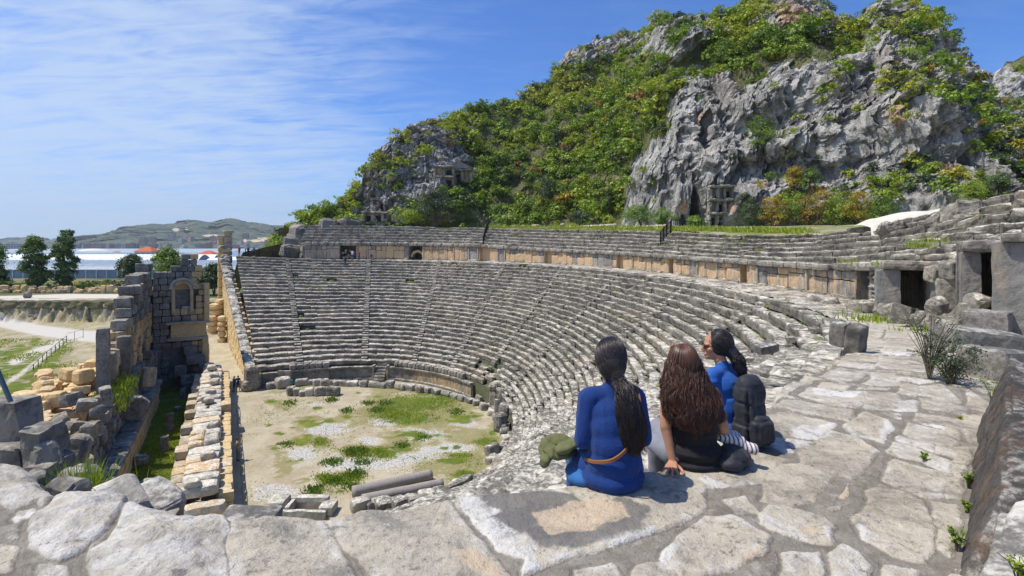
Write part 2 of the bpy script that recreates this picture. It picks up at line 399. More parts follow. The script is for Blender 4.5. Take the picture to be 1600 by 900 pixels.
    c = s_.mix(s_.ramp(s_.math('ADD', s_.attr('track'), s_.math('MULTIPLY', n2_, .3)), .45, .7), c, (.55, .51, .44))
    o = mesh_np('plain', P, Q, s_.done(c, .95, s_.bump(n2_, .5, .1)), None, True, {'track': trk}); tagp(o, 'flat plain stretching to the far hills', 'plain', kind='structure')
    # the skirt that closes the ground below and behind the camera
    a = Acc(); V = np.array(((-6000, -400, -.4), (6000, -400, -.4), (6000, 108, -.4), (-6000, 108, -.4)), float); a.add(V, [[0, 1, 2, 3]])
    tagp(a.build('lower_ground', m), 'earth lying round the foot of the theatre', 'ground', kind='structure')
build_ground()

# ------------------------------------------------------------------ earth bank on the left
def build_bank():
    n, m = 520, 60; P = []
    for i in range(n):
        px = -500 + 780 * i / (n - 1); X = (px - 800) / F * 106
        for j in range(m):
            v = j / (m - 1); P.append((X, 105.4 + 1.6 * v ** 1.2 - .5 * v * (v < .97), -.1 + 4.55 * v))
    P = np.array(P); q = P * np.array((.35, .35, .12)); rill = ridged(np.stack([P[:, 0] * .55, P[:, 2] * .10, P[:, 1] * 0], 1), 4, 21)
    d = rill * .22 + fbm(P * .9, 4, 22) * .5 + sstep(2.6, 2.9, P[:, 2]) * -.5
    P[:, 1] += d * np.clip(P[:, 2] / .6, 0, 1) * np.clip((4.45 - P[:, 2]) / .4, .1, 1); P[:, 2] += fbm(P * .4, 3, 25) * .22 * sstep(3.5, 4.4, P[:, 2])
    j, i = np.mgrid[0:m - 1, 0:n - 1]; a = (i * m + j).ravel(); Q = np.stack([a, a + m, a + m + 1, a + 1], 1)
    s = NT('bank_earth'); n1 = s.noise(.6, 5, .6, .3, (1, 1, .25)); n2 = s.noise(3, 5, .7)
    x = s.node('ShaderNodeSeparateXYZ'); s.l.new(s.pos, x.inputs[0]); hz = s.math('ADD', x.outputs['Z'], s.math('MULTIPLY', n1, 1.6))
    c = s.mix(s.ramp(n1, .4, .6), (.21, .18, .14), (.33, .30, .25)); c = s.mix(s.ramp(hz, 3.1, 3.6), c, (.13, .12, .07)); c = s.mix(s.ramp(hz, 1.7, 1.2), c, (.24, .16, .10))
    c = s.mix(s.ramp(n2, .55, .7, 0, .6), c, (.11, .10, .05))
    o = mesh_np('earth_bank', P, Q, s.done(c, .95, s.bump(n2, .6, .12)), None, True); tagp(o, 'tall rutted earth bank closing the field below the upper path', 'bank', kind='structure')
build_bank()

# ------------------------------------------------------------------ the mountain
RIDGE = [(430, 396, 135), (455, 374, 135), (478, 352, 136), (500, 338, 136), (520, 325, 138), (545, 308, 139), (568, 293, 140), (575, 270, 141), (590, 244, 142), (612, 222, 143), (628, 206, 145), (640, 198, 148), (665, 186, 152), (700, 176, 160),
         (735, 163, 172), (790, 148, 184), (820, 136, 190), (850, 118, 192), (870, 98, 190), (874, 76, 190), (890, 62, 190), (920, 46, 188), (960, 42, 186), (1000, 36, 184), (1030, 20, 180),
         (1060, 14, 176), (1100, 18, 172), (1160, 8, 164), (1170, -6, 162), (1210, -13, 160), (1240, -6, 157), (1270, 5, 154), (1300, 32, 150), (1328, 39, 148), (1345, 12, 146), (1362, -4, 145), (1385, 2, 144), (1400, 4, 143),
         (1440, 30, 142), (1465, 62, 142), (1490, 92, 142), (1512, 128, 143), (1530, 150, 144), (1560, 165, 146), (1600, 175, 148), (1760, 190, 150), (1900, 200, 150)]
BASE = [(430, 112), (480, 122), (640, 124), (800, 122), (900, 112), (1000, 96), (1050, 88), (1150, 82), (1300, 74), (1450, 64), (1700, 54), (1900, 50)]
ROCK = [[(985, 380), (985, 290), (1010, 240), (1045, 200), (1052, 160), (1085, 112), (1120, 118), (1150, 150), (1200, 132), (1210, 104), (1300, 112), (1340, 96), (1345, 70), (1420, 78), (1450, 60), (1470, 60), (1520, 130), (1600, 200), (1900, 230), (1900, 400), (985, 400)],
        [(868, 104), (872, 72), (900, 55), (960, 50), (1040, 46), (1090, 66), (1080, 90), (1040, 98), (990, 90), (930, 96)],
        [(1165, 0), (1230, -20), (1290, 30), (1290, 60), (1210, 56), (1160, 34)], [(1320, 50), (1340, -20), (1385, -20), (1405, 50), (1370, 60)],
        [(560, 345), (566, 280), (590, 240), (640, 196), (700, 205), (722, 250), (740, 290), (690, 296), (652, 318), (640, 345)],
        [(1060, 14), (1110, 30), (1120, 60), (1090, 80), (1050, 40)]]
def ip(tab, x, k=1): a = np.array(tab, float); return np.interp(x, a[:, 0], a[:, k])
CAVE = [(1086, 328, 13, 30, 7), (1096, 222, 9, 24, 4), (1098, 196, 7, 12, 3), (1350, 175, 7, 20, 3), (604, 325, 12, 7, 3), (724, 262, 14, 6, 3), (592, 318, 6, 6, 3), (1215, 215, 5, 12, 2), (1062, 345, 5, 10, 2)]
def build_mountain():
    ns, nv = 1000, 330
    pxs = np.linspace(430, 1830, ns); vs_ = np.concatenate([np.linspace(0, 1, nv - 14), 1 + np.linspace(.08, 1, 14)])
    Db, Dr, Pr = ip(BASE, pxs), ip(RIDGE, pxs, 2), ip(RIDGE, pxs, 1) + np.interp(pxs, [560, 640, 740, 870, 1200, 1440, 1530, 1900], [0, 4, 12, 22, 22, 26, 40, 40])
    Zr = CZ + (HY - Pr) / F * Dr; Zb = np.interp(pxs, [430, 480, 640, 1000, 1900], [10, 18, 19, 18, 17.5])
    PX, VV = np.meshgrid(pxs, vs_, indexing='ij'); V1 = np.clip(VV, 0, 1)
    cliff = np.interp(PX, [430, 560, 575, 700, 760, 960, 1020, 1900], [.1, .3, .9, .7, .1, .1, .9, .95])
    ncl = vnoise(np.stack([PX.ravel() * .012, V1.ravel() * 2.2, 0 * PX.ravel()], 1), 41).reshape(PX.shape)
    steps = V1 + .07 * np.sin(2 * math.pi * (V1 * 4.2 + ncl * .8)) * (1 - V1) * 1.2
    gl = .86 * V1 + .14 * steps; gc = np.clip(.30 * steps + .70 * np.clip((V1 - .15) / .85, 0, 1) ** 2.6, 0, 1)
    G = gl * (1 - cliff) + gc * cliff
    D = Db[:, None] + (Dr - Db)[:, None] * G; Z = Zb[:, None] + (Zr - Zb)[:, None] * V1
    over = np.clip(VV - 1, 0, 1); D = D + over * 60; Z = Z - over * 55
    X = (PX - 800) / F * np.where(over > 0, Dr[:, None] + over * 40, D)
    P = np.stack([X.ravel(), D.ravel(), Z.ravel()], 1)
    px, py = PX.ravel(), HY + F * (CZ - P[:, 2]) / P[:, 1]
    rock = np.zeros(len(P))
    wob = fbm(P * .08, 3, 55); wx, wy = px + wob * 26, py + fbm(P * .09, 3, 57) * 22
    for poly in ROCK: rock = np.maximum(rock, s_poly(wx, wy, poly, 10))
    # rock relief: vertical fissures, bulges, broken ledges
    q = P * np.array((1, 1, .42)); fis = ridged(q * .085, 5, 61, .55); bul = fbm(P * .05, 3, 62); det = fbm(P * .42, 4, 63, .6); fine = ridged(P * np.array((.62, .62, .26)), 4, 65, .62)
    lv = np.abs(vnoise(np.stack([P[:, 0] * .05, P[:, 1] * .05, P[:, 2] * .33], 1), 66))
    edge = np.clip(V1.ravel() * 8, 0, 1)
    fade = 1 - .65 * sstep(.93, 1, V1.ravel())
    a = (.25 + .75 * rock)
    off = (bul * 5 + a * (-(fis ** 1) * 3.6 + det * 1.7 - fine * 2.1 - lv * 2.2)) * edge
    P[:, 1] += off * fade; P[:, 0] += fbm(P * .2, 3, 67) * 1.6 * rock * fade; P[:, 2] += (det * 1.1 + fbm(P * .1, 3, 68) * 1.5 + fine * .5) * edge * (1 - .5 * sstep(.93, 1, V1.ravel()))
    # jagged crest on the peaks
    crest = sstep(.9, 1, V1.ravel()) * (rock > .3); P[:, 2] += crest * (vnoise(P * .5, 71) * 1.6 + vnoise(P * 1.2, 72) * .8)
    for cx, cy, rx, ry, dp in CAVE:
        k = np.clip(1.25 - np.hypot((px - cx) / rx, (py - cy) / ry), 0, 1); P[:, 1] += sstep(0, .3, k) * dp
    orange = np.zeros(len(P))
    for cx, cy, rx, ry in ((1128, 320, 16, 22), (1135, 290, 10, 8), (1060, 325, 8, 16), (1090, 190, 8, 16), (1118, 118, 6, 16), (882, 84, 12, 14), (1230, 40, 40, 16), (1353, 195, 8, 14), (1082, 66, 14, 12), (1210, 30, 30, 16), (700, 225, 6, 10), (688, 250, 6, 8), (592, 318, 6, 8), (585, 342, 14, 6), (1178, 290, 6, 10), (1390, 190, 14, 40), (1320, 90, 10, 20)):
        orange = np.maximum(orange, np.clip(1.3 - np.hypot((px - cx) / rx, (py - cy) / ry), 0, 1))
    j, i = np.mgrid[0:nv - 1, 0:ns - 1]; a_ = (i * nv + j).ravel(); Q = np.stack([a_, a_ + nv, a_ + nv + 1, a_ + 1], 1)
    cav = np.clip(fis * .5 + fine * .5, -1, 1)
    s = NT('mountain_rock'); n1 = s.noise(.12, 5, .6, .2, (1, 1, .5)); n2 = s.noise(.7, 6, .72, .2, (1, 1, .45)); n3 = s.noise(3.2, 4, .75); n4 = s.noise(.35, 4, .6, .5, (1.2, 1.2, .18))
    c = s.mix(s.ramp(n2, .38, .58), (.19, .185, .18), (.52, .50, .47)); c = s.mix(s.ramp(n4, .50, .62, 0, .6), c, (.11, .11, .115))
    c = s.mix(s.ramp(n3, .60, .74, 0, .6), c, (.62, .60, .57)); c = s.mix(s.ramp(n3, .46, .34, 0, .55), c, (.08, .08, .08))
    c = s.mix(s.ramp(n1, .56, .66, 0, .35), c, (.40, .35, .27))
    om = s.ramp(s.math('ADD', s.math('MULTIPLY', s.attr('orange'), .55), s.math('MULTIPLY', n2, 1.1)), .86, 1.1, 0, .8); c = s.mix(om, c, s.mix(s.ramp(n3, .4, .6), (.50, .24, .11), (.62, .44, .30)))
    soil = s.mix(s.ramp(n2, .4, .6), (.10, .11, .04), (.22, .19, .11)); soil = s.mix(s.ramp(n3, .45, .6, 0, .7), soil, (.08, .11, .025))
    rm = s.ramp(s.math('ADD', s.attr('rock'), s.math('MULTIPLY', s.math('SUBTRACT', n2, .5), 1.2)), .35, .6)
    c = s.mix(rm, soil, c)
    m = s.done(c, .95, s.bump(s.math('ADD', s.math('MULTIPLY', n2, 1.), s.math('MULTIPLY', n3, .5)), .8, .9))
    o = mesh_np('mountain', P, Q, m, None, False, {'rock': rock, 'orange': orange}); tagp(o, 'steep grey limestone mountain rising behind the theatre', 'mountain', kind='structure')
    return P.reshape(ns, nv, 3), rock.reshape(ns, nv), px.reshape(ns, nv), py.reshape(ns, nv)
MP, MR, MPX, MPY = build_mountain()

def build_far_ridge():
    tab = [(1470, 130), (1500, 128), (1522, 122), (1532, 112), (1536, 106), (1541, 112), (1548, 118), (1553, 112), (1566, 106), (1580, 96), (1600, 86), (1640, 60), (1700, 35), (1800, 10), (1950, -20)]
    ns, nv = 300, 90; pxs = np.linspace(1470, 1950, ns); D0, D1 = 165., 215.
    P = []
    for x in pxs:
        zr = CZ + (HY - np.interp(x, *np.array(tab, float).T)) / F * D1
        for j in range(nv):
            v = j / (nv - 10); w = min(v, 1); d = D0 + (D1 - D0) * w + max(0, v - 1) * 200; P.append(((x - 800) / F * (d if v <= 1 else D1), d, 18 + (zr - 18) * w - max(0, v - 1) * 300))
    P = np.array(P); fis = ridged(P * np.array((.07, .07, .03)), 5, 81); P[:, 1] += -fis * 4 + fbm(P * .3, 3, 82) * 2; P[:, 2] += fbm(P * .3, 3, 83) * 1.6
    j, i = np.mgrid[0:nv - 1, 0:ns - 1]; a_ = (i * nv + j).ravel(); Q = np.stack([a_, a_ + nv, a_ + nv + 1, a_ + 1], 1)
    rock = sstep(-.1, .3, fbm(P * .06, 3, 84) + .1)
    o = mesh_np('rear_ridge', P, Q, bpy.data.materials['mountain_rock'], None, False, {'rock': rock, 'orange': np.zeros(len(P))}); tagp(o, 'second rocky ridge climbing away behind the mountain on the right', 'ridge', kind='structure')
    return P.reshape(ns, nv, 3)[:, :nv - 12], rock.reshape(ns, nv)[:, :nv - 12]
RP, RR = build_far_ridge()

def build_far_hills():
    hm = NT('far_hill'); n1 = hm.noise(.012, 5, .65); n2 = hm.noise(.05, 5, .75)
    c = hm.mix(hm.ramp(n1, .4, .6), (.045, .075, .050), (.085, .105, .065)); c = hm.mix(hm.ramp(n2, .50, .66, 0, .8), c, (.20, .19, .16)); c = hm.mix(hm.ramp(n2, .42, .30, 0, .6), c, (.025, .045, .030))
    c = hm.mix(hm.ramp(hm.attr('quarry'), .35, .6), c, (.55, .42, .32)); hm.done(c, 1.)
    def hill(name, label, tab, D, Db, seed, quarry=()):
        a = np.array(tab, float); ns, nv = 320, 60; pxs = np.linspace(a[0, 0], a[-1, 0], ns); P = []
        for x in pxs:
            zr = CZ + (HY - np.interp(x, a[:, 0], a[:, 1])) / F * D
            for j in range(nv):
                v = j / (nv - 8); w = min(v, 1); d = Db + (D - Db) * w ** .9 + max(0, v - 1) * D * .4
                P.append(((x - 800) / F * d, d, 1 + (zr - 1) * w ** 1.15 - max(0, v - 1) * zr * 2))
        P = np.array(P); k = D / 3000.; inn = np.clip((P[:, 2] - 2) / 40, 0, 1); P[:, 1] += ridged(P * .004 / k, 5, seed) * 160 * k * inn; P[:, 2] += fbm(P * .02 / k, 4, seed + 3) * 9 * k * inn
        px, py = proj(P); qa = np.zeros(len(P))
        for cx, cy, rx, ry in quarry: qa = np.maximum(qa, np.clip(1.3 - np.hypot((px - cx) / rx, (py - cy) / ry), 0, 1))
        qa = np.clip(qa + vnoise(P * .05, 5) * .3 * (qa > 0), 0, 1)
        j, i = np.mgrid[0:nv - 1, 0:ns - 1]; a_ = (i * nv + j).ravel(); Q = np.stack([a_, a_ + nv, a_ + nv + 1, a_ + 1], 1)
        tagp(mesh_np(name, P, Q, hm.m, None, False, {'quarry': qa}), label, 'hill', kind='structure')
    hill('far_hill', 'long wooded hill beyond the greenhouses', [(60, 384), (110, 374), (150, 366), (180, 354), (195, 350), (225, 349), (250, 350), (290, 342), (315, 346), (350, 339), (375, 345), (410, 350), (440, 352), (480, 357), (560, 365)], 2600, 1500, 91,
         ((420, 374, 20, 5), (330, 368, 16, 3), (345, 372, 20, 2), (275, 359, 6, 3), (292, 357, 2, 4), (400, 376, 9, 3), (455, 371, 9, 3), (383, 378, 3, 8)))
    hill('distant_hill', 'small blue hill at the far edge of the plain', [(-80, 378), (0, 374), (18, 371), (40, 368), (55, 376), (66, 372), (82, 380), (100, 384)], 4200, 3600, 95)
    # green shoulder of the mountain behind the left crag
    hill('side_hill', 'scrubby green shoulder on the far side of the crag', [(400, 396), (440, 380), (475, 358), (500, 340), (530, 320), (560, 300), (620, 290)], 330, 230, 97)
build_far_hills()
# ------------------------------------------------------------------ the paved platform the visitors sit on
LS = limestone('limestone', (.315, .288, .243), (.07, .068, .062), (.72, .68, .59), dk=.54, wt=.61)
LS_NEAR = limestone('limestone_near', (.30, .28, .245), (.09, .088, .083), (.62, .59, .53), sc=2.4, bumpd=.022, wt=.61, dk=.55)
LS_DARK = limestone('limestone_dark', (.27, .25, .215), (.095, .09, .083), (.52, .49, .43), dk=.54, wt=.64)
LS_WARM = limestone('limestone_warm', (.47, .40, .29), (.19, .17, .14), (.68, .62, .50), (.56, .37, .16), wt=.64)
def zpave(x, y):
    return 14.5 - 1.15 * sstep(4.5, 19, np.asarray(y, float)) - .25 * sstep(3.9, 1.6, x) * sstep(4.5, 8, y)
def PG(px, py):                             # photo pixel to the paved surface
    z = 14.5
    for _ in range(12): q = PZ(px, py, z); z = float(zpave(q[0], q[1]))
    return q
STONES = [  # outline in the photo, paleness, height
 ([(1187,802),(1207,789),(1239,793),(1285,807),(1304,819),(1299,851),(1270,848),(1227,836),(1198,822)], .75, 1.2),
 ([(1247,706),(1302,672),(1340,683),(1377,706),(1354,727),(1334,747),(1308,741),(1250,724)], .35, 1),
 ([(1198,755),(1224,727),(1250,726),(1302,743),(1273,764),(1262,784),(1239,791),(1195,784)], .28, .8),
 ([(1380,750),(1397,719),(1487,744),(1481,776),(1447,779),(1406,761)], .55, 1),
 ([(1389,705),(1403,693),(1447,708),(1442,722),(1403,715)], .95, 1.2), ([(1453,710),(1490,725),(1486,740),(1448,725)], .9, 1.2),
 ([(1412,681),(1460,698),(1458,707),(1409,691)], .9, 1.1), ([(1465,700),(1496,709),(1491,717),(1463,709)], .9, 1.1),
 ([(1426,662),(1473,674),(1496,691),(1490,697),(1458,695),(1415,677)], .8, 1.3), ([(1435,647),(1500,667),(1500,687),(1473,671),(1434,658)], .6, 1.1),
 ([(1319,666),(1351,644),(1389,657),(1396,669),(1380,693),(1340,681)], .4, 1),
 ([(1354,766),(1377,760),(1406,766),(1447,784),(1461,813),(1458,857),(1444,880),(1395,868),(1348,839),(1331,810),(1348,796)], .5, 1.5),
 ([(1198,649),(1239,645),(1305,662),(1273,685),(1236,682),(1198,675)], .55, 1), ([(1198,683),(1216,685),(1236,704),(1221,706),(1198,692)], .95, .9), ([(1221,685),(1263,689),(1262,695),(1239,698)], .95, .9),
 ([(1040,742),(1100,728),(1158,698),(1227,717),(1195,753),(1158,758),(1100,762),(1060,752)], .45, 1), ([(1135,782),(1166,776),(1184,799),(1152,803)], .4, .9),
 ([(1058,838),(1100,806),(1143,806),(1184,826),(1207,839),(1195,862),(1158,885),(1100,905),(1062,900),(1035,870)], .42, 1.4),
 ([(1299,868),(1314,851),(1340,865),(1357,888),(1335,925),(1300,925)], .85, 1),
 ([(1250,619),(1268,606),(1348,614),(1350,628),(1335,639),(1300,634)], .75, 1.2), ([(1210,636),(1225,625),(1300,636),(1333,643),(1323,658),(1280,649)], .7, 1.1),
 ([(1352,614),(1400,616),(1410,625),(1398,641),(1350,638),(1355,628)], .55, 1), ([(1407,628),(1433,628),(1428,643),(1400,642)], .9, 1), ([(1410,600),(1433,603),(1433,621),(1405,615)], .7, 1),
 ([(1439,603),(1472,601),(1500,628),(1498,630),(1439,619)], .7, 1), ([(1444,625),(1485,629),(1512,638),(1510,649),(1475,643),(1445,637)], .7, 1), ([(1435,647),(1510,657),(1515,676),(1448,664),(1433,657)], .6, 1),
 ([(1285,588),(1310,576),(1360,581),(1337,594),(1315,598)], .75, 1.2), ([(1280,604),(1285,597),(1332,601),(1320,610)], .5, 1), ([(1350,600),(1368,591),(1403,596),(1400,601),(1360,603)], .85, 1),
 ([(1362,582),(1398,584),(1398,592),(1364,590)], .3, 1), ([(1400,588),(1467,595),(1435,599),(1402,594)], .8, 1), ([(1370,572),(1380,565),(1460,575),(1460,583),(1385,577)], .5, 1), ([(1375,558),(1415,560),(1435,567),(1380,567)], .5, 1),
 ([(1380,548),(1425,551),(1420,556),(1380,553)], .9, 1.1), ([(1333,548),(1345,528),(1375,530),(1380,540),(1365,543)], .7, 1.3), ([(1335,545),(1372,549),(1376,556),(1330,552)], .6, 1), ([(1322,556),(1368,558),(1370,566),(1318,563)], .35, 1.1), ([(1310,568),(1365,570),(1360,576),(1312,573)], .8, 1),
 ([(1382,532),(1425,534),(1428,546),(1384,545)], .6, 1), ([(1430,534),(1462,537),(1468,560),(1432,552)], .5, 1), ([(1388,516),(1420,517),(1424,531),(1386,529)], .5, 1), ([(1425,517),(1455,519),(1460,534),(1428,531)], .6, 1), ([(1360,503),(1400,503),(1404,514),(1362,513)], .6, 1), ([(1405,504),(1440,506),(1446,516),(1410,515)], .55, 1),
 ([(1465,700),(1515,700),(1512,735),(1500,760),(1490,722),(1497,708)], .5, .8), ([(1465,785),(1500,790),(1495,840),(1480,870),(1466,860)], .5, .8), ([(1480,745),(1508,742),(1505,780),(1486,778)], .55, .8), ([(1505,652),(1545,648),(1535,690),(1518,692)], .55, .8), ([(1515,610),(1560,640),(1545,646),(1515,636)], .5, .8),
 ([(710,789),(725,777),(782,766),(840,760),(900,745),(1010,735),(1045,745),(1098,765),(1098,793),(1058,818),(975,848),(850,884),(812,900),(817,872),(775,860),(745,822),(737,807)], .5, 1.6),
 ([(512,806),(560,789),(620,792),(680,784),(708,790),(728,815),(745,845),(765,868),(800,905),(800,930),(600,930),(565,872),(535,850)], .30, 1.6),
 ([(372,804),(430,804),(505,808),(520,835),(542,870),(570,930),(372,930),(352,870),(357,830)], .18, 1.8),
 ([(200,782),(240,792),(350,803),(362,830),(348,850),(357,890),(355,930),(135,930),(138,855),(165,848),(180,825)], .86, 3.2),
 ([(48,848),(55,812),(92,782),(110,773),(195,775),(187,800),(160,828),(135,848),(118,867),(90,878),(65,862)], .90, 3.2),
 ([(-60,735),(0,726),(30,727),(60,745),(88,776),(68,790),(55,784),(22,793),(0,785),(-40,780)], .84, 3.4), ([(10,820),(35,815),(30,838),(8,835)], .4, 1), ([(-20,842),(25,850),(15,895),(-30,900)], .25, 1), ([(25,800),(50,795),(55,806),(30,812)], .8, .8), ([(58,885),(100,890),(105,925),(50,925)], .5, .8),
 ([(1000,880),(1050,875),(1060,925),(985,925)], .3, .8), ([(900,895),(960,880),(990,925),(900,930)], .4, .8), ([(1225,870),(1280,865),(1290,925),(1215,925)], .25, .8), ([(-200,760),(-70,745),(-60,800),(-40,850),(-200,850)], .6, 1.5),
 ([(1380,885),(1440,895),(1430,930),(1375,925)], .7, .9)]
CREAM = [[(1267,776),(1285,761),(1314,753),(1343,767),(1325,781),(1285,792)], [(830,805),(890,787),(925,782),(965,792),(977,812),(925,827),(855,835)], [(1165,872),(1185,866),(1196,876),(1188,888),(1166,889)], [(1345,697),(1360,693),(1364,702),(1350,706)], [(1252,828),(1275,822),(1285,832),(1260,840)], [(712,868),(735,863),(770,885),(782,905),(745,900),(728,888)]]
WHITE = [[(720,785),(732,777),(780,798),(762,808),(800,838),(835,850),(830,872),(842,890),(812,897),(817,872),(775,860),(745,825)], [(987,845),(1020,827),(1017,845),(1012,862),(1000,867)], [(850,760),(882,775),(858,768)], [(950,855),(975,850),(965,858)], [(1235,673),(1250,665),(1304,662),(1280,684),(1262,690),(1240,682)], [(1385,655),(1415,655),(1400,690),(1382,688)], [(1030,872),(1045,852),(1050,868),(1040,876)],
         [(1334,832),(1345,823),(1352,843),(1340,842)], [(1270,607),(1345,614),(1338,624),(1275,618)], [(1400,640),(1430,640),(1420,650),(1398,648)], [(1440,663),(1475,668),(1470,675),(1430,668)], [(1173,754),(1182,757),(1178,761)], [(40,800),(58,795),(60,806),(45,810)], [(25,806),(32,805),(30,812)], [(1100,745),(1140,760),(1130,765),(1098,752)], [(1400,590),(1465,596),(1440,600)], [(1380,550),(1420,552),(1410,556),(1382,554)]]
GREY = [[(765,785),(800,770),(880,780),(900,790),(830,805),(800,840),(780,830),(770,800)], [(965,790),(1000,800),(985,815),(975,812)], [(830,835),(925,828),(980,813),(990,830),(920,845),(840,850)]]
EDGE_PX = [(-900, 700), (-500, 715), (-200, 738), (-60, 735), (0, 727), (32, 729), (60, 745), (88, 774), (100, 776), (112, 773), (198, 775), (206, 784), (240, 794), (350, 803), (372, 803), (430, 805), (510, 808), (560, 790), (620, 793), (680, 785), (722, 777), (790, 768), (870, 760), (960, 742), (1010, 735), (1060, 722), (1120, 700), (1175, 672), (1200, 640), (1240, 604), (1290, 573), (1318, 552), (1335, 528), (1342, 505)]
EDGE = np.array([PG(x, y)[:2] for x, y in EDGE_PX])
def build_pavement():
    pxs = np.concatenate([np.arange(-900, -40, 14), np.arange(-40, 1640, 1.45), np.arange(1640, 2600, 14)]); ys = [0.35]
    while ys[-1] < 20.5: ys.append(ys[-1] + (.03 if ys[-1] < 2 else max(.0034 * ys[-1], .0012 * ys[-1] ** 2)))
    ys = np.array(ys); PX, YY = np.meshgrid(pxs, ys); X = (PX - 800) / F * YY
    X = X.ravel(); Y = YY.ravel(); Z = zpave(X, Y); px = 800 + F * X / Y; py = HY + F * (CZ - Z) / Y
    P0_ = np.stack([X, Y, 0 * X], 1); N = len(X)
    jx = vnoise(P0_ * 9, 101) * .012 + vnoise(P0_ * 3, 102) * .016 + vnoise(P0_ * 28, 104) * .005; jy = vnoise(P0_ * 9, 105) * .012 + vnoise(P0_ * 3, 106) * .016 + vnoise(P0_ * 28, 107) * .005
    wx, wy = X + jx, Y + jy
    dist = np.full(N, -9.); sid = np.zeros(N); hgt = np.zeros(N); pale = np.zeros(N)
    for k, (poly, pl_, hh) in enumerate(STONES):
        w = np.array([PG(a, b)[:2] for a, b in poly]); lo, hi = w.min(0) - .12, w.max(0) + .12
        m = np.where((wx > lo[0]) & (wx < hi[0]) & (wy > lo[1]) & (wy < hi[1]))[0]
        if not len(m): continue
        d = d_line(wx[m], wy[m], list(map(tuple, w)) + [tuple(w[0])]); d = np.where(in_poly(wx[m], wy[m], w), d, -d)
        b = d > dist[m]; mm = m[b]; dist[mm] = d[b]; sid[mm] = k + 1; hgt[mm] = hh; pale[mm] = pl_
    # elsewhere: irregular slabs
    far = dist < -.1
    g = np.random.default_rng(3); gx = np.arange(-8, 24, .95); gy = np.arange(-.5, 23, .8); seeds = np.array([(a + g.uniform(-.3, .3) + (i % 2) * .45, b + g.uniform(-.24, .24)) for i, b in enumerate(gy) for a in gx])
    m = np.where(far)[0]; f1 = np.full(len(m), 1e9); f2 = np.full(len(m), 1e9); fi = np.zeros(len(m), int)
    for k in range(len(seeds)):
        near = (np.abs(wx[m] - seeds[k, 0]) < 1.7) & (np.abs(wy[m] - seeds[k, 1]) < 1.7); q = np.where(near)[0]
        if not len(q): continue
        d = np.hypot(wx[m[q]] - seeds[k, 0], (wy[m[q]] - seeds[k, 1]) * 1.1)
        a = d < f1[q]; f2[q] = np.where(a, f1[q], np.minimum(f2[q], d)); f1[q] = np.where(a, d, f1[q]); fi[q[a]] = k
    dv = (f2 - f1) * .5 - .03; rr = np.random.default_rng(5).random(len(seeds)); dist[m] = np.minimum(dv, -dist[m] - .08); sid[m] = 200 + fi; hgt[m] = .8; pale[m] = rr[fi] * .6 + .15
    dist = dist + .012 + .006 * np.clip(Y - 3, 0, 6); up = sstep(-.010 - .002 * Y, .016 + .003 * Y, dist)
    rn = np.random.default_rng(9).random(2000)[sid.astype(int)]
    micro = fbm(P0_ * 3.2, 4, 110) * .022 + fbm(P0_ * 14, 4, 111, .6) * .007 + ridged(P0_ * 7, 3, 112) * .005
    tilt = (X * (rn - .5) + Y * ((rn * 7.3) % 1 - .5)) * 0.0
    Z = Z + up * (.003 + .006 * hgt) + micro * (.5 + up * (.25 + hgt * .18)) - .007 * sstep(.010 + .004 * Y, .0, np.abs(dist + .004)) 
    # rounded shoulders on the big pale boulders at the edge
    big = (hgt > 3); Z = np.where(big, Z + .05 * sstep(0, .28, dist) + fbm(P0_ * 5, 4, 115) * .02 * up, Z)
    crack = ridged(P0_ * 1.4, 3, 121); Z -= .02 * sstep(.955, .99, crack) * up
    white = np.zeros(N); cream = np.zeros(N); grey = np.zeros(N)
    for arr, polys, sft in ((white, WHITE, .09), (cream, CREAM, .06), (grey, GREY, .12)):
        for poly in polys:
            w = np.array([PG(a, b)[:2] for a, b in poly]); lo, hi = w.min(0) - .1, w.max(0) + .1
            m = np.where((wx > lo[0]) & (wx < hi[0]) & (wy > lo[1]) & (wy < hi[1]))[0]
            if len(m): arr[m] = np.maximum(arr[m], s_poly(wx[m], wy[m], list(map(tuple, w)), sft))
    # cut along the platform's edge
    E = EDGE; k = 60; outer = list(map(tuple, E)) + [(60, 40), (60, -10), (-60, -10)]
    amp_ = 1 + 4 * sstep(4, 7, Y); ex, ey = X + jx * amp_ + vnoise(P0_ * 1.1, 131) * .10 * sstep(3.8, 6, Y), Y + jy * amp_; ins = in_poly(ex, ey, outer); de = d_line(ex, ey, list(map(tuple, E)))
    Z = np.where(ins, Z - .045 * np.clip(1 - de / .07, 0, 1) ** 2, Z - .05 - np.clip(de, 0, .3) * 5)
    P = np.stack([X, Y, Z], 1)
    drop = (~ins) & (de > .34)
    nx, ny = len(pxs), len(ys); j, i = np.mgrid[0:ny - 1, 0:nx - 1]; a = (j * nx + i).ravel(); Q = np.stack([a, a + 1, a + nx + 1, a + nx], 1)
    Q = Q[~drop[Q].any(1)]
    # nothing under the wall on the right
    used = np.zeros(N, bool); used[Q.ravel()] = True; new = np.cumsum(used) - 1; Q = new[Q]; f = used
    s = NT('paving_stone')
    n0 = s.noise(1.3, 5, .6); n1 = s.noise(6, 6, .7, .2); n2 = s.noise(26, 5, .75); n3 = s.noise(90, 3, .8); n4 = s.vor(38, 'F1')
    up_, pa, wh, cr, gr, rd = (s.attr(k_) for k_ in ('up', 'pale', 'white', 'cream', 'grey', 'rnd'))
    mort = s.mix(s.ramp(n1, .35, .65), (.21, .185, .15), (.31, .28, .235)); mort = s.mix(s.ramp(n2, .58, .72, 0, .6), mort, (.40, .38, .35)); mort = s.mix(s.ramp(n2, .42, .3, 0, .6), mort, (.11, .10, .09))
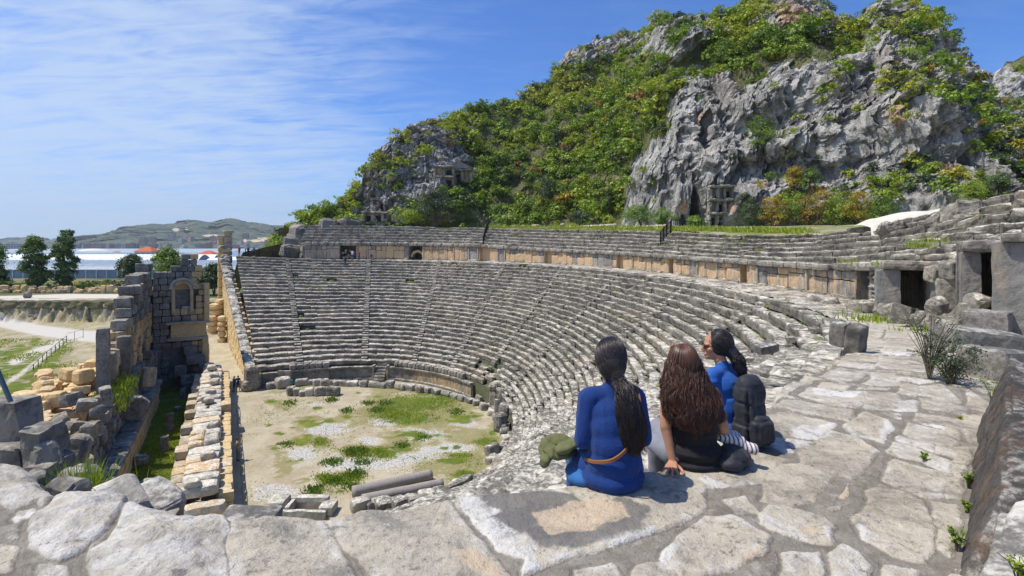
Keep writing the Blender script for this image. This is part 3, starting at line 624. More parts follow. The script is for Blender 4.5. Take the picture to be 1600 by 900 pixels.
    st = s.mix(s.ramp(n0, .36, .64), (.41, .355, .275), (.57, .505, .40)); st = s.mix(s.ramp(rd, 0, 1, 0, .5), st, (.34, .315, .265))
    st = s.mix(s.ramp(n1, .60, .72, 0, .55), st, (.22, .20, .17)); st = s.mix(s.ramp(n2, .53, .66, 0, .75), st, (.16, .145, .12)); st = s.mix(s.ramp(n2, .46, .34, 0, .6), st, (.62, .57, .48)); st = s.mix(s.ramp(n3, .55, .68, 0, .5), st, (.20, .18, .15))
    n5 = s.noise(3.1, 6, .68, .4); st = s.mix(s.ramp(n5, .50, .62, 0, .7), st, (.58, .52, .41)); st = s.mix(s.ramp(n5, .48, .36, 0, .7), st, (.23, .215, .19)); n6 = s.noise(11, 5, .75, .3); st = s.mix(s.ramp(n6, .57, .66, 0, .6), st, (.60, .56, .48))
    pm = s.ramp(s.math('ADD', s.math('MULTIPLY', pa, .42), s.math('ADD', s.math('MULTIPLY', n1, .75), s.math('MULTIPLY', n2, .35))), .80, 1.02)
    st = s.mix(pm, st, s.mix(s.ramp(n2, .4, .6), (.70, .67, .62), (.50, .47, .42)))
    st = s.mix(s.ramp(s.math('ADD', s.math('MULTIPLY', gr, .6), s.math('MULTIPLY', n1, .5)), .50, .70, 0, .8), st, (.15, .145, .14))
    st = s.mix(s.ramp(s.math('ADD', s.math('MULTIPLY', wh, .45), s.math('ADD', s.math('MULTIPLY', n1, .55), s.math('MULTIPLY', n2, .3))), .74, .92, 0, .9), st, (.72, .70, .66))
    st = s.mix(s.ramp(s.math('ADD', s.math('MULTIPLY', cr, .5), s.math('ADD', s.math('MULTIPLY', n2, .4), s.math('MULTIPLY', n1, .25))), .68, .84, 0, .85), st, (.60, .47, .33))
    rimm = s.math('MULTIPLY', s.attr('rim'), s.ramp(s.math('ADD', s.math('MULTIPLY', n1, .6), s.math('MULTIPLY', n0, .4)), .50, .60), True); st = s.mix(s.math('MULTIPLY', rimm, .8), st, (.66, .63, .58))
    pit = s.ramp(n4, .0, .22, 1, 0); st = s.mix(s.math('MULTIPLY', pit, s.ramp(n1, .5, .62), True), st, (.10, .10, .095))
    st = s.mix(s.ramp(n6, .43, .33, 0, .75), st, (.15, .14, .125)); mort = s.mix(s.ramp(n6, .55, .68, 0, .6), mort, (.46, .43, .37))
    c = s.mix(s.ramp(s.math('ADD', up_, s.math('MULTIPLY', s.math('SUBTRACT', n2, .5), .9)), .25, .6), mort, st)
    fine = s.math('ADD', s.math('ADD', s.math('MULTIPLY', n2, 1.), s.math('MULTIPLY', n3, .35)), s.math('MULTIPLY', n1, .8))
    m = s.done(c, .93, s.bump(fine, 1., .022))
    o = mesh_np('paved_platform', P[f], Q, m, None, True, {'up': up[f], 'pale': pale[f], 'white': white[f], 'cream': cream[f], 'grey': grey[f], 'rnd': rn[f], 'rim': (np.exp(-((dist - .03) / .03) ** 2) * (dist > 0))[f]})
    tagp(o, 'worn stone paving of the walkway round the top of the lower seats', 'paving', kind='structure')
build_pavement()

# the mass of masonry that carries the platform
def build_substructure():
    a = Acc(); n = len(EDGE); rs = np.random.default_rng(12)
    E = catmull(EDGE, 220); inn = E - 0
    # courses of blocks below the edge, facing the orchestra
    d = np.gradient(E, axis=0); d /= np.linalg.norm(d, axis=1)[:, None]; nr = np.stack([-d[:, 1], d[:, 0]], 1)
    Wl = []; 
    for i, (e, q) in enumerate(zip(E, nr)):
        for (off, z) in ((-.5, -.25), (.10, -.30), (.16, -1.2), (.30, -2.6), (.9, -5), (1.5, -9), (2., -14.6)): 
            zz = zpave(e[0], e[1]) + z; Wl.append((*(e + q * off), max(zz, -.3)))
    m = 7; P = np.array(Wl); P[:, :2] += (vnoise(P * 1.3, 44) * .12)[:, None]; j, i = np.mgrid[0:m - 1, 0:len(E) - 1]; b = (i * m + j).ravel(); Q = np.stack([b, b + 1, b + m + 1, b + m], 1)
    o = mesh_np('platform_wall', P, Q, LS_DARK, None, False, {'rnd': np.full(len(P), .5), 'warm': np.full(len(P), .2)})
    tagp(o, 'rough masonry carrying the paved platform above the seats', 'wall', kind='structure')
build_substructure()
# ------------------------------------------------------------------ seating: section curves from the far end (0) round to the platform (12)
P0S = [(-28.6, 57.5), (-22, 60.3), (-15, 61), (-9, 58.5), (-4.5, 54.3), (-1.4, 48.8), (0, 43), (-.5, 37.6), (-2.4, 33.6), (-5, 31), (-8, 29.3), (-11, 28.2), (-14, 27.4)]
P1S = [(-47.4, 88), (-34, 90), (-20, 90), (-6, 80.5), (4, 69), (10, 56), (13.3, 41), (13.8, 28), (11.8, 18.5), (7.2, 10.8), (2.8, 5.2), (.5, 3.45), (-4, 2.8)]
WS = [(-48, 91.5), (-34.7, 93.5), (-19.5, 93.8), (-4.5, 84.5), (6.3, 72.3), (12.5, 58.3), (16, 42.5), (17.2, 29), (16.6, 20.5), (14.2, 14.8), (12.8, 10.5), (12.8, 7), (12.8, 3)]
ZP1 = [14.0, 13.4, 13.2, 13.2, 13.2, 13.2, 13.2, 13.2, 13.25, 13.6, 13.9, 13.2, 13.0]
NU = 1441; UU = np.linspace(0, 12, NU)
C0 = catmull(P0S, NU); C1 = catmull(P1S, NU); CW = catmull(WS, NU); Z1 = np.interp(UU, range(13), ZP1)
NROW = 28; ZPOD = np.interp(UU, [0, 5, 7, 8.2, 12], [1.8, 1.8, .6, .15, .1])
ROCKN = lambda P, f, s: fbm(np.asarray(P, float) * f, 3, s)
def row_curve(i): t = i / NROW; return C0 * (1 - t) + C1 * t, ZPOD + (Z1 - ZPOD) * t
def arc(C): s = np.concatenate(([0], np.cumsum(np.linalg.norm(np.diff(C, axis=0), axis=1)))); return s
def seat_block(acc, Cf, Cb, zf, zb, s, s0, s1, lip, warm=.0, wear=1., seed=0, gap=.015, res=.4):
    """one seat stone between two arc positions of the front curve Cf; Cb is the next row's front (same parameter)"""
    L = s1 - s0; k = int(max(2, min(9, round(L / res)))) + 1
    ss = np.linspace(s0 + gap, s1 - gap, k); u = np.interp(ss, s, np.arange(len(s)))
    g = lambda A: np.stack([np.interp(u, np.arange(len(A)), A[:, c]) for c in range(2)], 1)
    f, b = g(Cf), g(Cb); h0 = np.interp(u, np.arange(len(zf)), zf); h1 = np.interp(u, np.arange(len(zb)), zb)   # level under and level of the top
    d = b - f; D = np.linalg.norm(d, axis=1)[:, None]; d = d / D; H = h1 - h0
    dz = random.gauss(0, .022 * wear); tl = random.gauss(0, .02 * wear); fo = random.gauss(0, .035 * wear)
    prof = ((.10, -.10), (.07, .30), (.015, .62), (0, .90), (.05, 1.0), (.30, 1.0), (-2, .98), (-1, .86))
    rows = []
    for a_, z_ in prof:
        off = np.minimum(D[:, 0] - .10, D[:, 0] * .9) if a_ == -2 else (D[:, 0] + .03) if a_ == -1 else np.full(k, a_ * lip) 
        zz = h0 + H * z_ + (dz + tl * np.linspace(-1, 1, k)) * (z_ > .2)
        rows.append(np.concatenate([f + d * (off[:, None] + fo), zz[:, None]], 1))
    V = np.stack(rows, 1)                   # k x 7 x 3
    m = V.shape[1]; Vf = V.reshape(-1, 3)
    n = np.stack([vnoise(Vf * 2.7 + seed, 5), vnoise(Vf * 2.7 + seed, 6), vnoise(Vf * 2.7 + seed, 7)], 1); n2 = vnoise(Vf * 7 + seed, 8)
    Vf = Vf + n * .026 * wear; Vf[:, 2] += n2 * .012 * wear
    e = np.zeros(k); e[0] = e[-1] = 1       # worn ends
    Vf = Vf.reshape(k, m, 3); Vf[[0, -1], 3:6, 2] -= .03 * wear + .03 * random.random(); Vf[[0, -1], 2:4, :2] += (d[[0, -1]] * .035 * wear)[:, None, :]
    Vf = Vf.reshape(-1, 3)
    i, j = np.mgrid[0:k - 1, 0:m - 1]; a = (i * m + j).ravel(); Q = np.stack([a, a + m, a + m + 1, a + 1], 1)
    c = len(Vf); caps = []
    for base in (0, (k - 1) * m):
        for q in range(1, m - 1): caps.append([base, base + q, base + q + 1] if base == 0 else [base, base + q + 1, base + q])
    acc.add(Vf, Q, np.array(caps), random.random(), warm)

STAIR_U = [.62, 1.62, 2.55, 3.45, 4.35, 5.25, 6.2, 7.15, 8.1]
WEEDS = []                                  # spots in joints where plants grow: (x, y, z, size)
def build_lower_seats():
    root = empty('lower_seating', (C0[600][0], C0[600][1], 0)); tagp(root, 'great curved bank of weathered grey stone seat rows rising from the orchestra', 'seating')
    # bedding under the stones
    sub = np.arange(0, NU, 6); rows = []
    for i in range(NROW + 1):
        C, z = row_curve(i); C = C[sub]; z = z[sub]
        zlow = z - (Z1[sub] - ZPOD[sub]) / NROW
        rows.append(np.column_stack([C + (row_curve(min(i + .12, NROW))[0][sub] - C), (zlow - .10 if i else z * 0 - .2)])); rows.append(np.column_stack([C + (row_curve(min(i + .2, NROW + .2))[0][sub] - C), z - .12]))
    V = np.stack(rows, 1); k, m = V.shape[:2]; V = V.reshape(-1, 3); i, j = np.mgrid[0:k - 1, 0:m - 1]; a = (i * m + j).ravel(); Q = np.stack([a, a + m, a + m + 1, a + 1], 1)
    s = NT('joint_soil'); n = s.noise(2.2, 5, .65); c = s.mix(s.ramp(n, .42, .6), (.16, .145, .12), (.10, .12, .035)); bm = s.done(c, 1., s.bump(n, .5, .1))
    mesh_np('bedding', V, Q, bm, root, False)
    for i in range(NROW):
        Cf, zf = row_curve(i); Cb, zb = row_curve(i + 1); zlo, zhi = zf, zb
        acc = Acc(); s = arc(Cf); cuts = [0.0]; su = [np.interp(q, UU, s) for q in STAIR_U]
        marks = sorted([x - .42 for x in su] + [x + .42 for x in su] + [s[-1]])
        pos = 0.
        for mk in marks:
            while pos < mk - .35:
                L = random.uniform(.75, 2.1); L = L if pos + L < mk - .5 else mk - pos; cuts.append(pos + L); pos += L
            pos = mk
        cuts = sorted(set(round(c_, 3) for c_ in cuts if c_ <= s[-1]))
        for a0, a1 in zip(cuts[:-1], cuts[1:]):
            if a1 - a0 < .12: continue
            um = np.interp((a0 + a1) / 2, s, UU); near = sstep(6.2, 9.5, um)
            pt = Cf[int(um * 120)]
            # damage: the hole beside the podium, missing stones, tumbled stones
            if 4.0 < um < 4.9 and i < 4 and random.random() < .75: continue
            if random.random() < .004 + .012 * near: WEEDS.append((*pt, zf[int(um * 120)] + .05, .28)); continue
            wear = 1.0 + near * .5 + (.7 if random.random() < .14 else 0)
            warm = max(0, .08 + .26 * vnoise(np.array([[pt[0] * .12, pt[1] * .12, i * .3]]), 77)[0]) * (1 - .6 * near)
            seat_block(acc, Cf, Cb, zlo, zhi, s, a0, a1, 1.0, warm, wear, i * 13.7, .014 + .03 * near * random.random(), .42 if um < 7 else .26)
            if random.random() < .05 + .30 * near * (um < 10.2): 
                bt = Cb[int(um * 120)]; f_ = random.uniform(.75, .98); WEEDS.append((*(pt * (1 - f_) + bt * f_), zb[int(um * 120)] + .0, random.uniform(.08, .18)))
        acc.build('seat_row', LS, root, False)
    for q in STAIR_U:                       # flights of steps, one half step on every seat
        acc = Acc(); iu = int(q * 120)
        for i in range(NROW - 1):
            Cf, zf = row_curve(i + .52); Cb, _ = row_curve(i + 1.02); _, zt = row_curve(i + 1); s = arc(Cf); c = s[iu]
            lo = zt - .06; hi = zt + (Z1 - ZPOD) / NROW * .5
            seat_block(acc, Cf, Cb, lo, hi, s, c - .38, c + .38, .6, .1, .7, i * 3.1)
        acc.build('stair', LS, root, False)
build_lower_seats()

def build_podium():
    """the wall round the orchestra with its cornice, from the far end to where it breaks off"""
    root = empty('orchestra_podium', (C0[300][0], C0[300][1], 0)); tagp(root, 'low stained podium wall of upright slabs round the orchestra floor', 'wall')
    s = arc(C0); d = np.gradient(C0, axis=0); d /= np.linalg.norm(d, axis=1)[:, None]; nr = np.stack([d[:, 1], -d[:, 0]], 1)   # towards the orchestra
    cen = np.array((-18, 46.)); nr *= np.sign(((cen - C0) * nr).sum(1))[:, None]
    wall, cor, base, backs = Acc(), Acc(), Acc(), Acc()
    pos = .5; end = np.interp(4.15, UU, s); stair = np.interp(1.93, UU, s)
    def at(p): u = np.interp(p, s, np.arange(NU)); return np.array([np.interp(u, np.arange(NU), C0[:, c]) for c in (0, 1)]), np.array([np.interp(u, np.arange(NU), nr[:, c]) for c in (0, 1)])
    while pos < np.interp(9.3, UU, s):
        L = random.uniform(.9, 1.6); c = pos + L / 2; p, n = at(c); rz = math.atan2(n[1], n[0]) + math.pi / 2; um = np.interp(c, s, UU)
        if abs(c - stair) < .9: pos += L; continue
        ruined = um > 4.15
        if ruined and random.random() < .6: pos += L; continue
        h = 1.35 if not ruined else random.uniform(.35, .9)
        V, Q = rough_box(L - .015, .35, h, 3, .02, .05, int(c * 77)); V = rot(V, rz); V[:, :2] += p + n * .25; wall.add(V, Q, None, None, .5 if 2.6 < um < 4.2 else .2)
        if not ruined:
            V, Q = rough_box(L - .01, .55, .22, 2, .02, .1, int(c * 79)); V = rot(V, rz); V[:, :2] += p + n * .3; V[:, 2] += h; cor.add(V, Q, None, None, 0)
            V, Q = rough_box(L - .01, .6, .3, 2, .03, .1, int(c * 71)); V = rot(V, rz); V[:, :2] += p + n * .36; V[:, 2] -= .04; base.add(V, Q, None, None, .1)
            # seat with a back along the top
            if (um < 1.0 and um > .55) or (2.15 < um < 3.9):
                for k in (-.25, .25):
                    V, Q = rough_box(L * .46, .5, .62, 3, .02, .14, int(c * 31 + k * 9)); V = rot(V, rz + random.gauss(0, .04)); q, _ = at(c + k * L); V[:, :2] += q + n * .2; V[:, 2] += 1.56; backs.add(V, Q, None, None, 0)
        pos += L
    wall.build('slab', LS_DARK, root); cor.build('cornice', LS, root); base.build('footing', LS, root); backs.build('seat_back', LS, root)
    # the small stair
    st = Acc(); p, n = at(stair); rz = math.atan2(n[1], n[0]) + math.pi / 2
    for k in range(6):
        V, Q = rough_box(1.3, .3, .3 * (k + 1), 2, .015, .08, k); V = rot(V, rz); V[:, :2] += p + n * (1.3 - .28 * k); st.add(V, Q)
    for sd in (-1, 1):
        V, Q = rough_box(.3, .7, 1.75, 3, .02, .08, 9 + sd); V = rot(V, rz); V[:, :2] += p + n * .45 + np.array((-n[1], n[0])) * sd * .85; st.add(V, Q, None, None, .3)
    st.build('stair', LS, root)
build_podium()

# the broken masonry standing above the hole beside the podium
def build_broken_mass():
    a = Acc()
    for k, (px, py, D, w, h) in enumerate(((770, 590, 53, 1.6, 1.0), (785, 583, 53, 1.4, 1.1), (800, 576, 54, 1.5, 1.0), (815, 577, 54, 1.2, .9), (828, 583, 54, 1.2, .8), (775, 602, 50, 1.3, .9), (793, 600, 50, 1.2, 1.2), (782, 618, 48, .5, 1.7), (800, 612, 50, .6, 1.2), (815, 603, 50, 1.4, 1.0), (790, 640, 45.5, .9, 1.5), (782, 655, 44, .9, 1.3), (835, 600, 51, 1., .8), (812, 622, 47, 1.1, .8), (806, 640, 45, 1.2, .7), (845, 596, 51, 1., .7))):
        q = PD(px, py, D); V, Q = rough_box(w, random.uniform(.7, 1.2), h, 4, .06, .22, k * 17 + 3, .3); V = rot(V, random.uniform(0, 3), random.uniform(-.15, .15), random.uniform(-.15, .15)); V += q + np.array((0, 0, -h * .6)); a.add(V, Q, None, None, .1)
        V, Q = rough_box(w * 1.1, 1.2, max(.5, q[2] - .2), 3, .06, .15, k * 19 + 5); V = rot(V, random.uniform(0, 3)); V += np.array((q[0], q[1], -.1)); a.add(V, Q, None, None, .25)
    tagp(a.build('broken_vault', LS, None), 'collapsed lumpy masonry beside the gap in the podium', 'ruin')
build_broken_mass()
# ------------------------------------------------------------------ the wall behind the walkway and the upper seating
WT = [(480, 378), (640, 379), (740, 381), (850, 388), (1000, 395), (1100, 402), (1200, 408), (1300, 413), (1400, 408), (1500, 395), (1600, 385), (1900, 370)]
TT = [(480, 352), (640, 354), (740, 356), (850, 359), (1000, 361), (1100, 365), (1200, 368), (1300, 365), (1400, 349), (1500, 327), (1600, 302), (1900, 260)]
NPX = 800 + F * CW[:, 0] / CW[:, 1]
_d = np.gradient(CW, axis=0); _d /= np.linalg.norm(_d, axis=1)[:, None]; WN = np.stack([_d[:, 1], -_d[:, 0]], 1)      # inwards
WN *= np.sign(((np.array((-16., 42)) - CW) * WN).sum(1))[:, None]
ZWB = np.where(UU < 8, 13.2, np.interp(UU, [8, 9, 9.6], [13.25, 13.6, 13.7]))
ZWT = CZ - (ip(WT, NPX) - HY) / F * CW[:, 1]
OD = np.interp(UU, [0, 3, 6, 9, 12], [6.5, 6.2, 4.8, 4.4, 4.2])
CT = CW - WN * OD[:, None]
_px = 800 + F * CT[:, 0] / CT[:, 1]
ZT = CZ - (ip(TT, _px) - HY) / F * CT[:, 1]
SW = arc(CW)
def u_of_px(px, lo=0, hi=10.4):
    i0, i1 = int(lo * 120), int(hi * 120); return UU[i0:i1][np.argmin(np.abs(NPX[i0:i1] - px))]
def at_w(sv):
    u = np.interp(sv, SW, np.arange(NU)); g = lambda A: np.interp(u, np.arange(NU), A)
    return np.array((g(CW[:, 0]), g(CW[:, 1]))), np.array((g(WN[:, 0]), g(WN[:, 1]))), g(ZWB), g(ZWT), u / 120
OPEN = [(543, 2.9, 'rubble'), (649, 2.9, 'arch'), (757, 2.3, 'recess'), (856, 1.7, 'recess'), (968, 1.5, 'recess'), (1048, 1.0, 'recess'), (1160, 1.0, 'recess'), (1346, 1.0, 'door')]
LS_MIX = limestone('limestone_stained', (.31, .295, .27), (.11, .11, .11), (.52, .49, .43), (.52, .33, .17), wt=.64, wstr=1.0, sc=1.6, bumpd=.05)
def build_diazoma():
    root = empty('walkway_wall', (CW[700][0], CW[700][1], 13)); tagp(root, 'tall ochre and grey orthostat wall with dark doorways between the two seating banks', 'wall')
    u0 = .78; s0, s1 = np.interp(u0, UU, SW), np.interp(10.3, UU, SW)
    ops = [(np.interp(u_of_px(p), UU, SW), w, k) for p, w, k in OPEN]
    pan, cor, plint = Acc(), Acc(), Acc(); pos = s0
    def blk(acc, c, L, dep, z0, h, out, warm, seg=3, amp=.02, rn=.06, rzj=0., cut=0.):
        p, n, _, _, _ = at_w(c); rz = math.atan2(n[1], n[0]) + math.pi / 2
        V, Q = rough_box(L, dep, h, seg, amp, rn, int(c * 97 + z0 * 31) % 9973, cut); V = rot(V, rz + rzj); V[:, :2] += p + n * (out - dep / 2); V[:, 2] += z0; acc.add(V, Q, None, None, warm)
    stops = sorted([(c - w / 2, c + w / 2, k) for c, w, k in ops]) + [(s1, s1 + 1, 'end')]
    for a, b, k in stops:
        while pos < a - .05:
            rest = a - pos; L = random.uniform(1.1, 2.4); L = rest if rest < 2.7 else L
            c = pos + L / 2; p, n, zb, zt, um = at_w(c); H = zt - zb; ws = np.interp(um, [.78, 1.3, 2, 3, 5, 7.2, 7.8, 8.6, 9], [.35, .6, .8, .75, .65, .6, .4, .2, .15]) * random.choice((1.1, 1, 1, .8, .35))
            wild = um > 8.05
            if random.random() < .16 and um > 5.5:      # a rubble-filled bay
                for r_ in range(7):
                    for q in range(int(L / .35) + 1): blk(pan, pos + (q + .5) * L / (int(L / .35) + 1), L / (int(L / .35) + 1), .5, zb + r_ * H * .8 / 7, H * .8 / 7 * 1.05, random.uniform(-.06, .08), ws * .6, 2, .03, .3, random.uniform(-.15, .15))
            else:
                hh = H * (.72 if not wild else random.uniform(.6, .74)); fr_ = 1. if wild else random.choice((1., .70, .62, .76)); blk(pan, c, L - .02, .6, zb + H * .08, hh * fr_ - .01, random.uniform(-.04, .04) + (random.uniform(-.15, .2) if wild else 0), ws, 6 if um > 7.5 else 4, .025 + .03 * wild, .07 + .08 * wild, random.uniform(-.03, .03) * (1 + 3 * wild), .1 if wild else 0)
                if fr_ < 1: [blk(pan, pos + L * (q + .5) / 2, L / 2 - .02, .6, zb + H * .08 + hh * fr_, hh * (1 - fr_), random.uniform(-.04, .05), ws * random.choice((.3, .8, 1.1)), 4, .025, .1) for q in (0, 1)]
                # the projecting fascia of each pier
                if random.random() < .3: blk(pan, c - L * .35, .22, .2, zb + H * .1, H * .66, .12, ws * .7, 3)
            blk(plint, c, L, .75, zb - .35, H * .1 + .36, .12 + random.uniform(-.04, .12), .15, 3, .03, .14)
            pos += L
        if k == 'end': break
        # the opening: jambs, sides of the passage, ceiling and back
        c = (a + b) / 2; w = b - a; _, _, zb, zt, um = at_w(c); H = zt - zb; hh = H * (.80 if k != 'tall' else .93)
        dep = .55 if k == 'recess' else 3.2
        for e, sg in ((a, 1), (b, -1)):
            blk(pan, e - sg * .09, .20, dep, zb - .1, hh + .1, -.05, .9 if k == 'recess' else .35, 4)
        p, n, _, _, _ = at_w(c); rz = math.atan2(n[1], n[0]) + math.pi / 2
        V, Q = rough_box(w + .3, .25, hh + .6, 3, .02, .05, 77); V = rot(V, rz); V[:, :2] += p - n * (dep + .1); V[:, 2] += zb - .2; pan.add(V, Q, None, None, .95 if k == 'recess' else .1)
        V, Q = rough_box(w + .5, dep + .2, .35, 3, .02, .05, 78); V = rot(V, rz); V[:, :2] += p - n * (dep / 2 + .12); V[:, 2] += zb + hh; pan.add(V, Q, None, None, .1)
        if k == 'arch':                                # voussoir lip of the round vault inside
            for q in range(9):
                t = math.pi * (q + .5) / 9; V, Q = rough_box(.5, .7, .42, 2, .02, .08, q); V = V - np.array((0, 0, .21)); V = rot(V, 0, 0, -(t - math.pi / 2))
                V = V + np.array((math.cos(t) * 1.22, 0, math.sin(t) * 1.0)); V = rot(V, rz); V[:, :2] += p - n * 1.0; V[:, 2] += zb + .55; pan.add(V, Q, None, None, .9)
        if k == 'rubble':
            for q in range(16): V, Q = rough_box(.6, .5, .45, 2, .06, .3, q + 50); V = rot(V, random.uniform(0, 3), .3); V += np.array((*(p - n * random.uniform(.2, 1.2) + np.array((-n[1], n[0])) * random.uniform(-1.2, 1.0)), zb + random.uniform(0, 1.5) * (1 if q % 2 else .3))); pan.add(V, Q, None, None, .5)
        pos = b
    # cornice of long overhanging blocks
    pos = s0
    while pos < s1:
        L = random.uniform(1.1, 2.0); c = pos + L / 2; _, _, zb, zt, um = at_w(c); H = zt - zb; near = um > 7.4
        if near and random.random() < .14: pos += L; continue
        blk(cor, c, L - .03, 1.3, zb + H * .80, H * .21, .30 + random.uniform(-.05, .08) * (1 + near), 0., 6 if near else 4, .03 + .02 * near, .16, random.uniform(-.02, .02) * (1 + 2 * near)); pos += L
    pan.build('orthostat', LS_MIX, root); cor.build('cornice', LS, root); plint.build('footing', LS, root)
    # walkway floor
    a = Acc(); sub = np.arange(60, int(8.6 * 120), 5); V = []
    for i in sub:
        for f in (-.04, .5, 1.05): q = C1[i] * (1 - f) + CW[i] * f; V.append((q[0], q[1], Z1[i] * (1 - f) + ZWB[i] * f + .02 + random.gauss(0, .03)))
    V = np.array(V); k = len(sub); i, j = np.mgrid[0:k - 1, 0:2]; b = (i * 3 + j).ravel(); a.add(V, np.stack([b, b + 3, b + 4, b + 1], 1), None, .3, .3)
    o = a.build('walkway', LS, None); tagp(o, 'narrow ring walkway along the foot of the orthostat wall', 'walkway', kind='structure')
build_diazoma()

NUP = 6
def build_upper_seats():
    root = empty('upper_seating', (CT[700][0], CT[700][1], 16)); tagp(root, 'shorter upper bank of grey stone seat rows above the walkway wall', 'seating')
    lo = int(.72 * 120); hi = int(10.4 * 120)
    def curve(i): t = i / NUP; return (CW - WN * .35) * (1 - t) + CT * t, (ZWT - .03) * (1 - t) + ZT * t
    rows = []; sub = np.arange(lo, hi, 5)
    for i in range(NUP + 1):
        C, z = curve(i); rows += [np.column_stack([C[sub] - WN[sub] * .12, z[sub] - .5 * (i > 0)]), np.column_stack([C[sub] - WN[sub] * .2, z[sub] - .1 + (ZT - ZWT)[sub] / NUP * (i < NUP)])]
    rows.append(np.column_stack([CT[sub] - WN[sub] * 2.2, ZT[sub] - .25]))
    V = np.stack(rows, 1); k, m = V.shape[:2]; V = V.reshape(-1, 3); i, j = np.mgrid[0:k - 1, 0:m - 1]; a = (i * m + j).ravel()
    mesh_np('bedding', V, np.stack([a, a + m, a + m + 1, a + 1], 1), bpy.data.materials['joint_soil'], root)
    for i in range(NUP):
        Cf, zf = curve(i); Cb, zb = curve(i + 1); Cf, zf, Cb, zb = Cf[lo:hi], zf[lo:hi], Cb[lo:hi], zb[lo:hi]; s = arc(Cf); acc = Acc(); pos = 0.
        while pos < s[-1] - .5:
            L = random.uniform(.9, 2.2); um = UU[lo + int(np.interp(pos, s, np.arange(len(s))))]; near = sstep(6.8, 8.6, um)
            if random.random() > .02 + .05 * near:
                seat_block(acc, Cf, Cb, zf, zb, s, pos, min(pos + L, s[-1]), 1.0, .12, 1.1 + near * 1.6, i * 5.3 + 400, .02, .42 if um < 6.5 else .24)
            if random.random() < .05 and um < 8.8: q = Cf[int(np.interp(pos, s, np.arange(len(s))))]; WEEDS.append((q[0], q[1], zf[int(np.interp(pos, s, np.arange(len(s))))] + .3, random.uniform(.10, .22)))
            pos += L
        acc.build('seat_row', LS, root)
build_upper_seats()

# sloping earth between the top of the theatre and the mountain's foot
def build_terrace():
    ns = MP.shape[0]; V = []; n = 140
    lo, hi = int(.3 * 120), int(12 * 120); idx = np.linspace(lo, hi - 1, n).astype(int)
    inner = np.column_stack([CT[idx] - WN[idx] * 1.2, ZT[idx] - .45])
    mb = MP[:, 2]; tx = np.clip(800 + F * inner[:, 0] / np.maximum(inner[:, 1], 4), 452, 1820)
    out = np.array([MP[int(np.interp(t, MPX[:, 0], np.arange(ns))), 3] for t in np.maximum.accumulate(tx)])
    m = 26
    for a, b in zip(inner, out):
        for j in range(m): f = j / (m - 1); q = a * (1 - f) + b * f; q[2] += .6 * math.sin(f * math.pi) * (1 if a[1] < 80 else .2); V.append(q)
    V = np.array(V); V[:, 2] += fbm(V * .5, 3, 31) * .25 * (np.tile(np.arange(m), n) > 0); i, j = np.mgrid[0:n - 1, 0:m - 1]; a = (i * m + j).ravel()
    s = NT('terrace_soil'); n1 = s.noise(.5, 5, .65); c = s.mix(s.ramp(n1, .4, .6), (.14, .17, .03), (.30, .27, .18))
    tagp(mesh_np('terrace', V, np.stack([a, a + m, a + m + 1, a + 1], 1), s.done(c, 1., s.bump(n1, .5, .2)), None, True), 'grassy ground between the top of the theatre and the cliff', 'terrace', kind='structure')
    # left flank: slope that closes the far end of the theatre behind the outer wall
    A = np.array((CW[60][0], CW[60][1])); V = []
    P = [(-47.5, 88.5, 13.1), (-49.2, 92, 13.1), (-52, 99, 14.5), (-45, 108, 17), (-46, 116, 17.8), (-62, 122, 10), (-70, 128, 3.8), (-60, 104, 3.9), (-52.5, 92, 3.8), (-49, 87, 3.8)]
    a = Acc(); c = np.mean([P[1], P[2], P[3], P[5], P[7]], axis=0); c[2] = 10
    P = P + []; V = np.array(P + [tuple(c)]); k = len(P); a.add(V, None, [[k, i, (i + 1) % k] for i in range(k)])
    tagp(a.build('side_slope', bpy.data.materials['terrace_soil']), 'earth slope at the outer side of the far seats', 'slope', kind='structure')
build_terrace()
# ------------------------------------------------------------------ the two free standing portals at the right end of the walkway wall
def portal(px, base_y, D, ow, oh, jw, label, rz, dep=1.6, seed=1, lint=.34, z_extra=0., pile=0.):
    q = PD(px, base_y, D); root = empty('doorway', q, rz); root['_local'] = 1; tagp(root, label, 'doorway')
    def put(nm, x, y, z, sx, sy, sz, mat, warm, sd, seg=9, rn=.05, cut=.04):
        V, Q = rough_box(sx, sy, sz, seg, .025, rn, sd, cut); V += np.array((x, y, z)); a = Acc(); a.add(V, Q, None, None, warm); return a.build(nm, mat, root)
    for s, w in ((-1, jw[0]), (1, jw[1])): put('jamb', s * (ow / 2 + w / 2), 0, -.25, w, .55, oh + .25, LS_MIX, .22, seed + s); put('side_wall', s * (ow / 2 + .12), dep / 2 + .2, -.25, .24, dep, oh + .25, LS_DARK, .1, seed + 5 + s, 5)
    put('lintel', (jw[1] - jw[0]) / 2 * .5, -.06, oh, ow + (jw[0] + jw[1]) * .8, .8, lint, LS, 0, seed + 9, 9, .14, .1); put('back_wall', 0, dep + .4, -.25, ow + .6, .3, oh + .5, LS_DARK, 0, seed + 11, 4); put('ceiling', 0, dep / 2 + .3, oh + .02, ow + .5, dep, .25, LS_DARK, 0, seed + 12, 4)
    g = Acc(); 
    for k in range(int(ow / .11)): V, Q, T = tube([(-ow / 2 + .06 + k * .11, .42, 0), (-ow / 2 + .06 + k * .11, .42, oh)], .011, 5); g.add(V, Q, T)
    g.build('grille', bpy.data.materials.get('black_metal') or flat_mat('black_metal', (.02, .02, .022), .5), root)
    if pile:
        for k in range(3): put('broken_top', random.uniform(-.5, .6), .2, oh + lint - .05 + k * .02, random.uniform(.5, .9), .6, random.uniform(.2, pile), LS, 0, seed + 20 + k, 7, .2, .3)
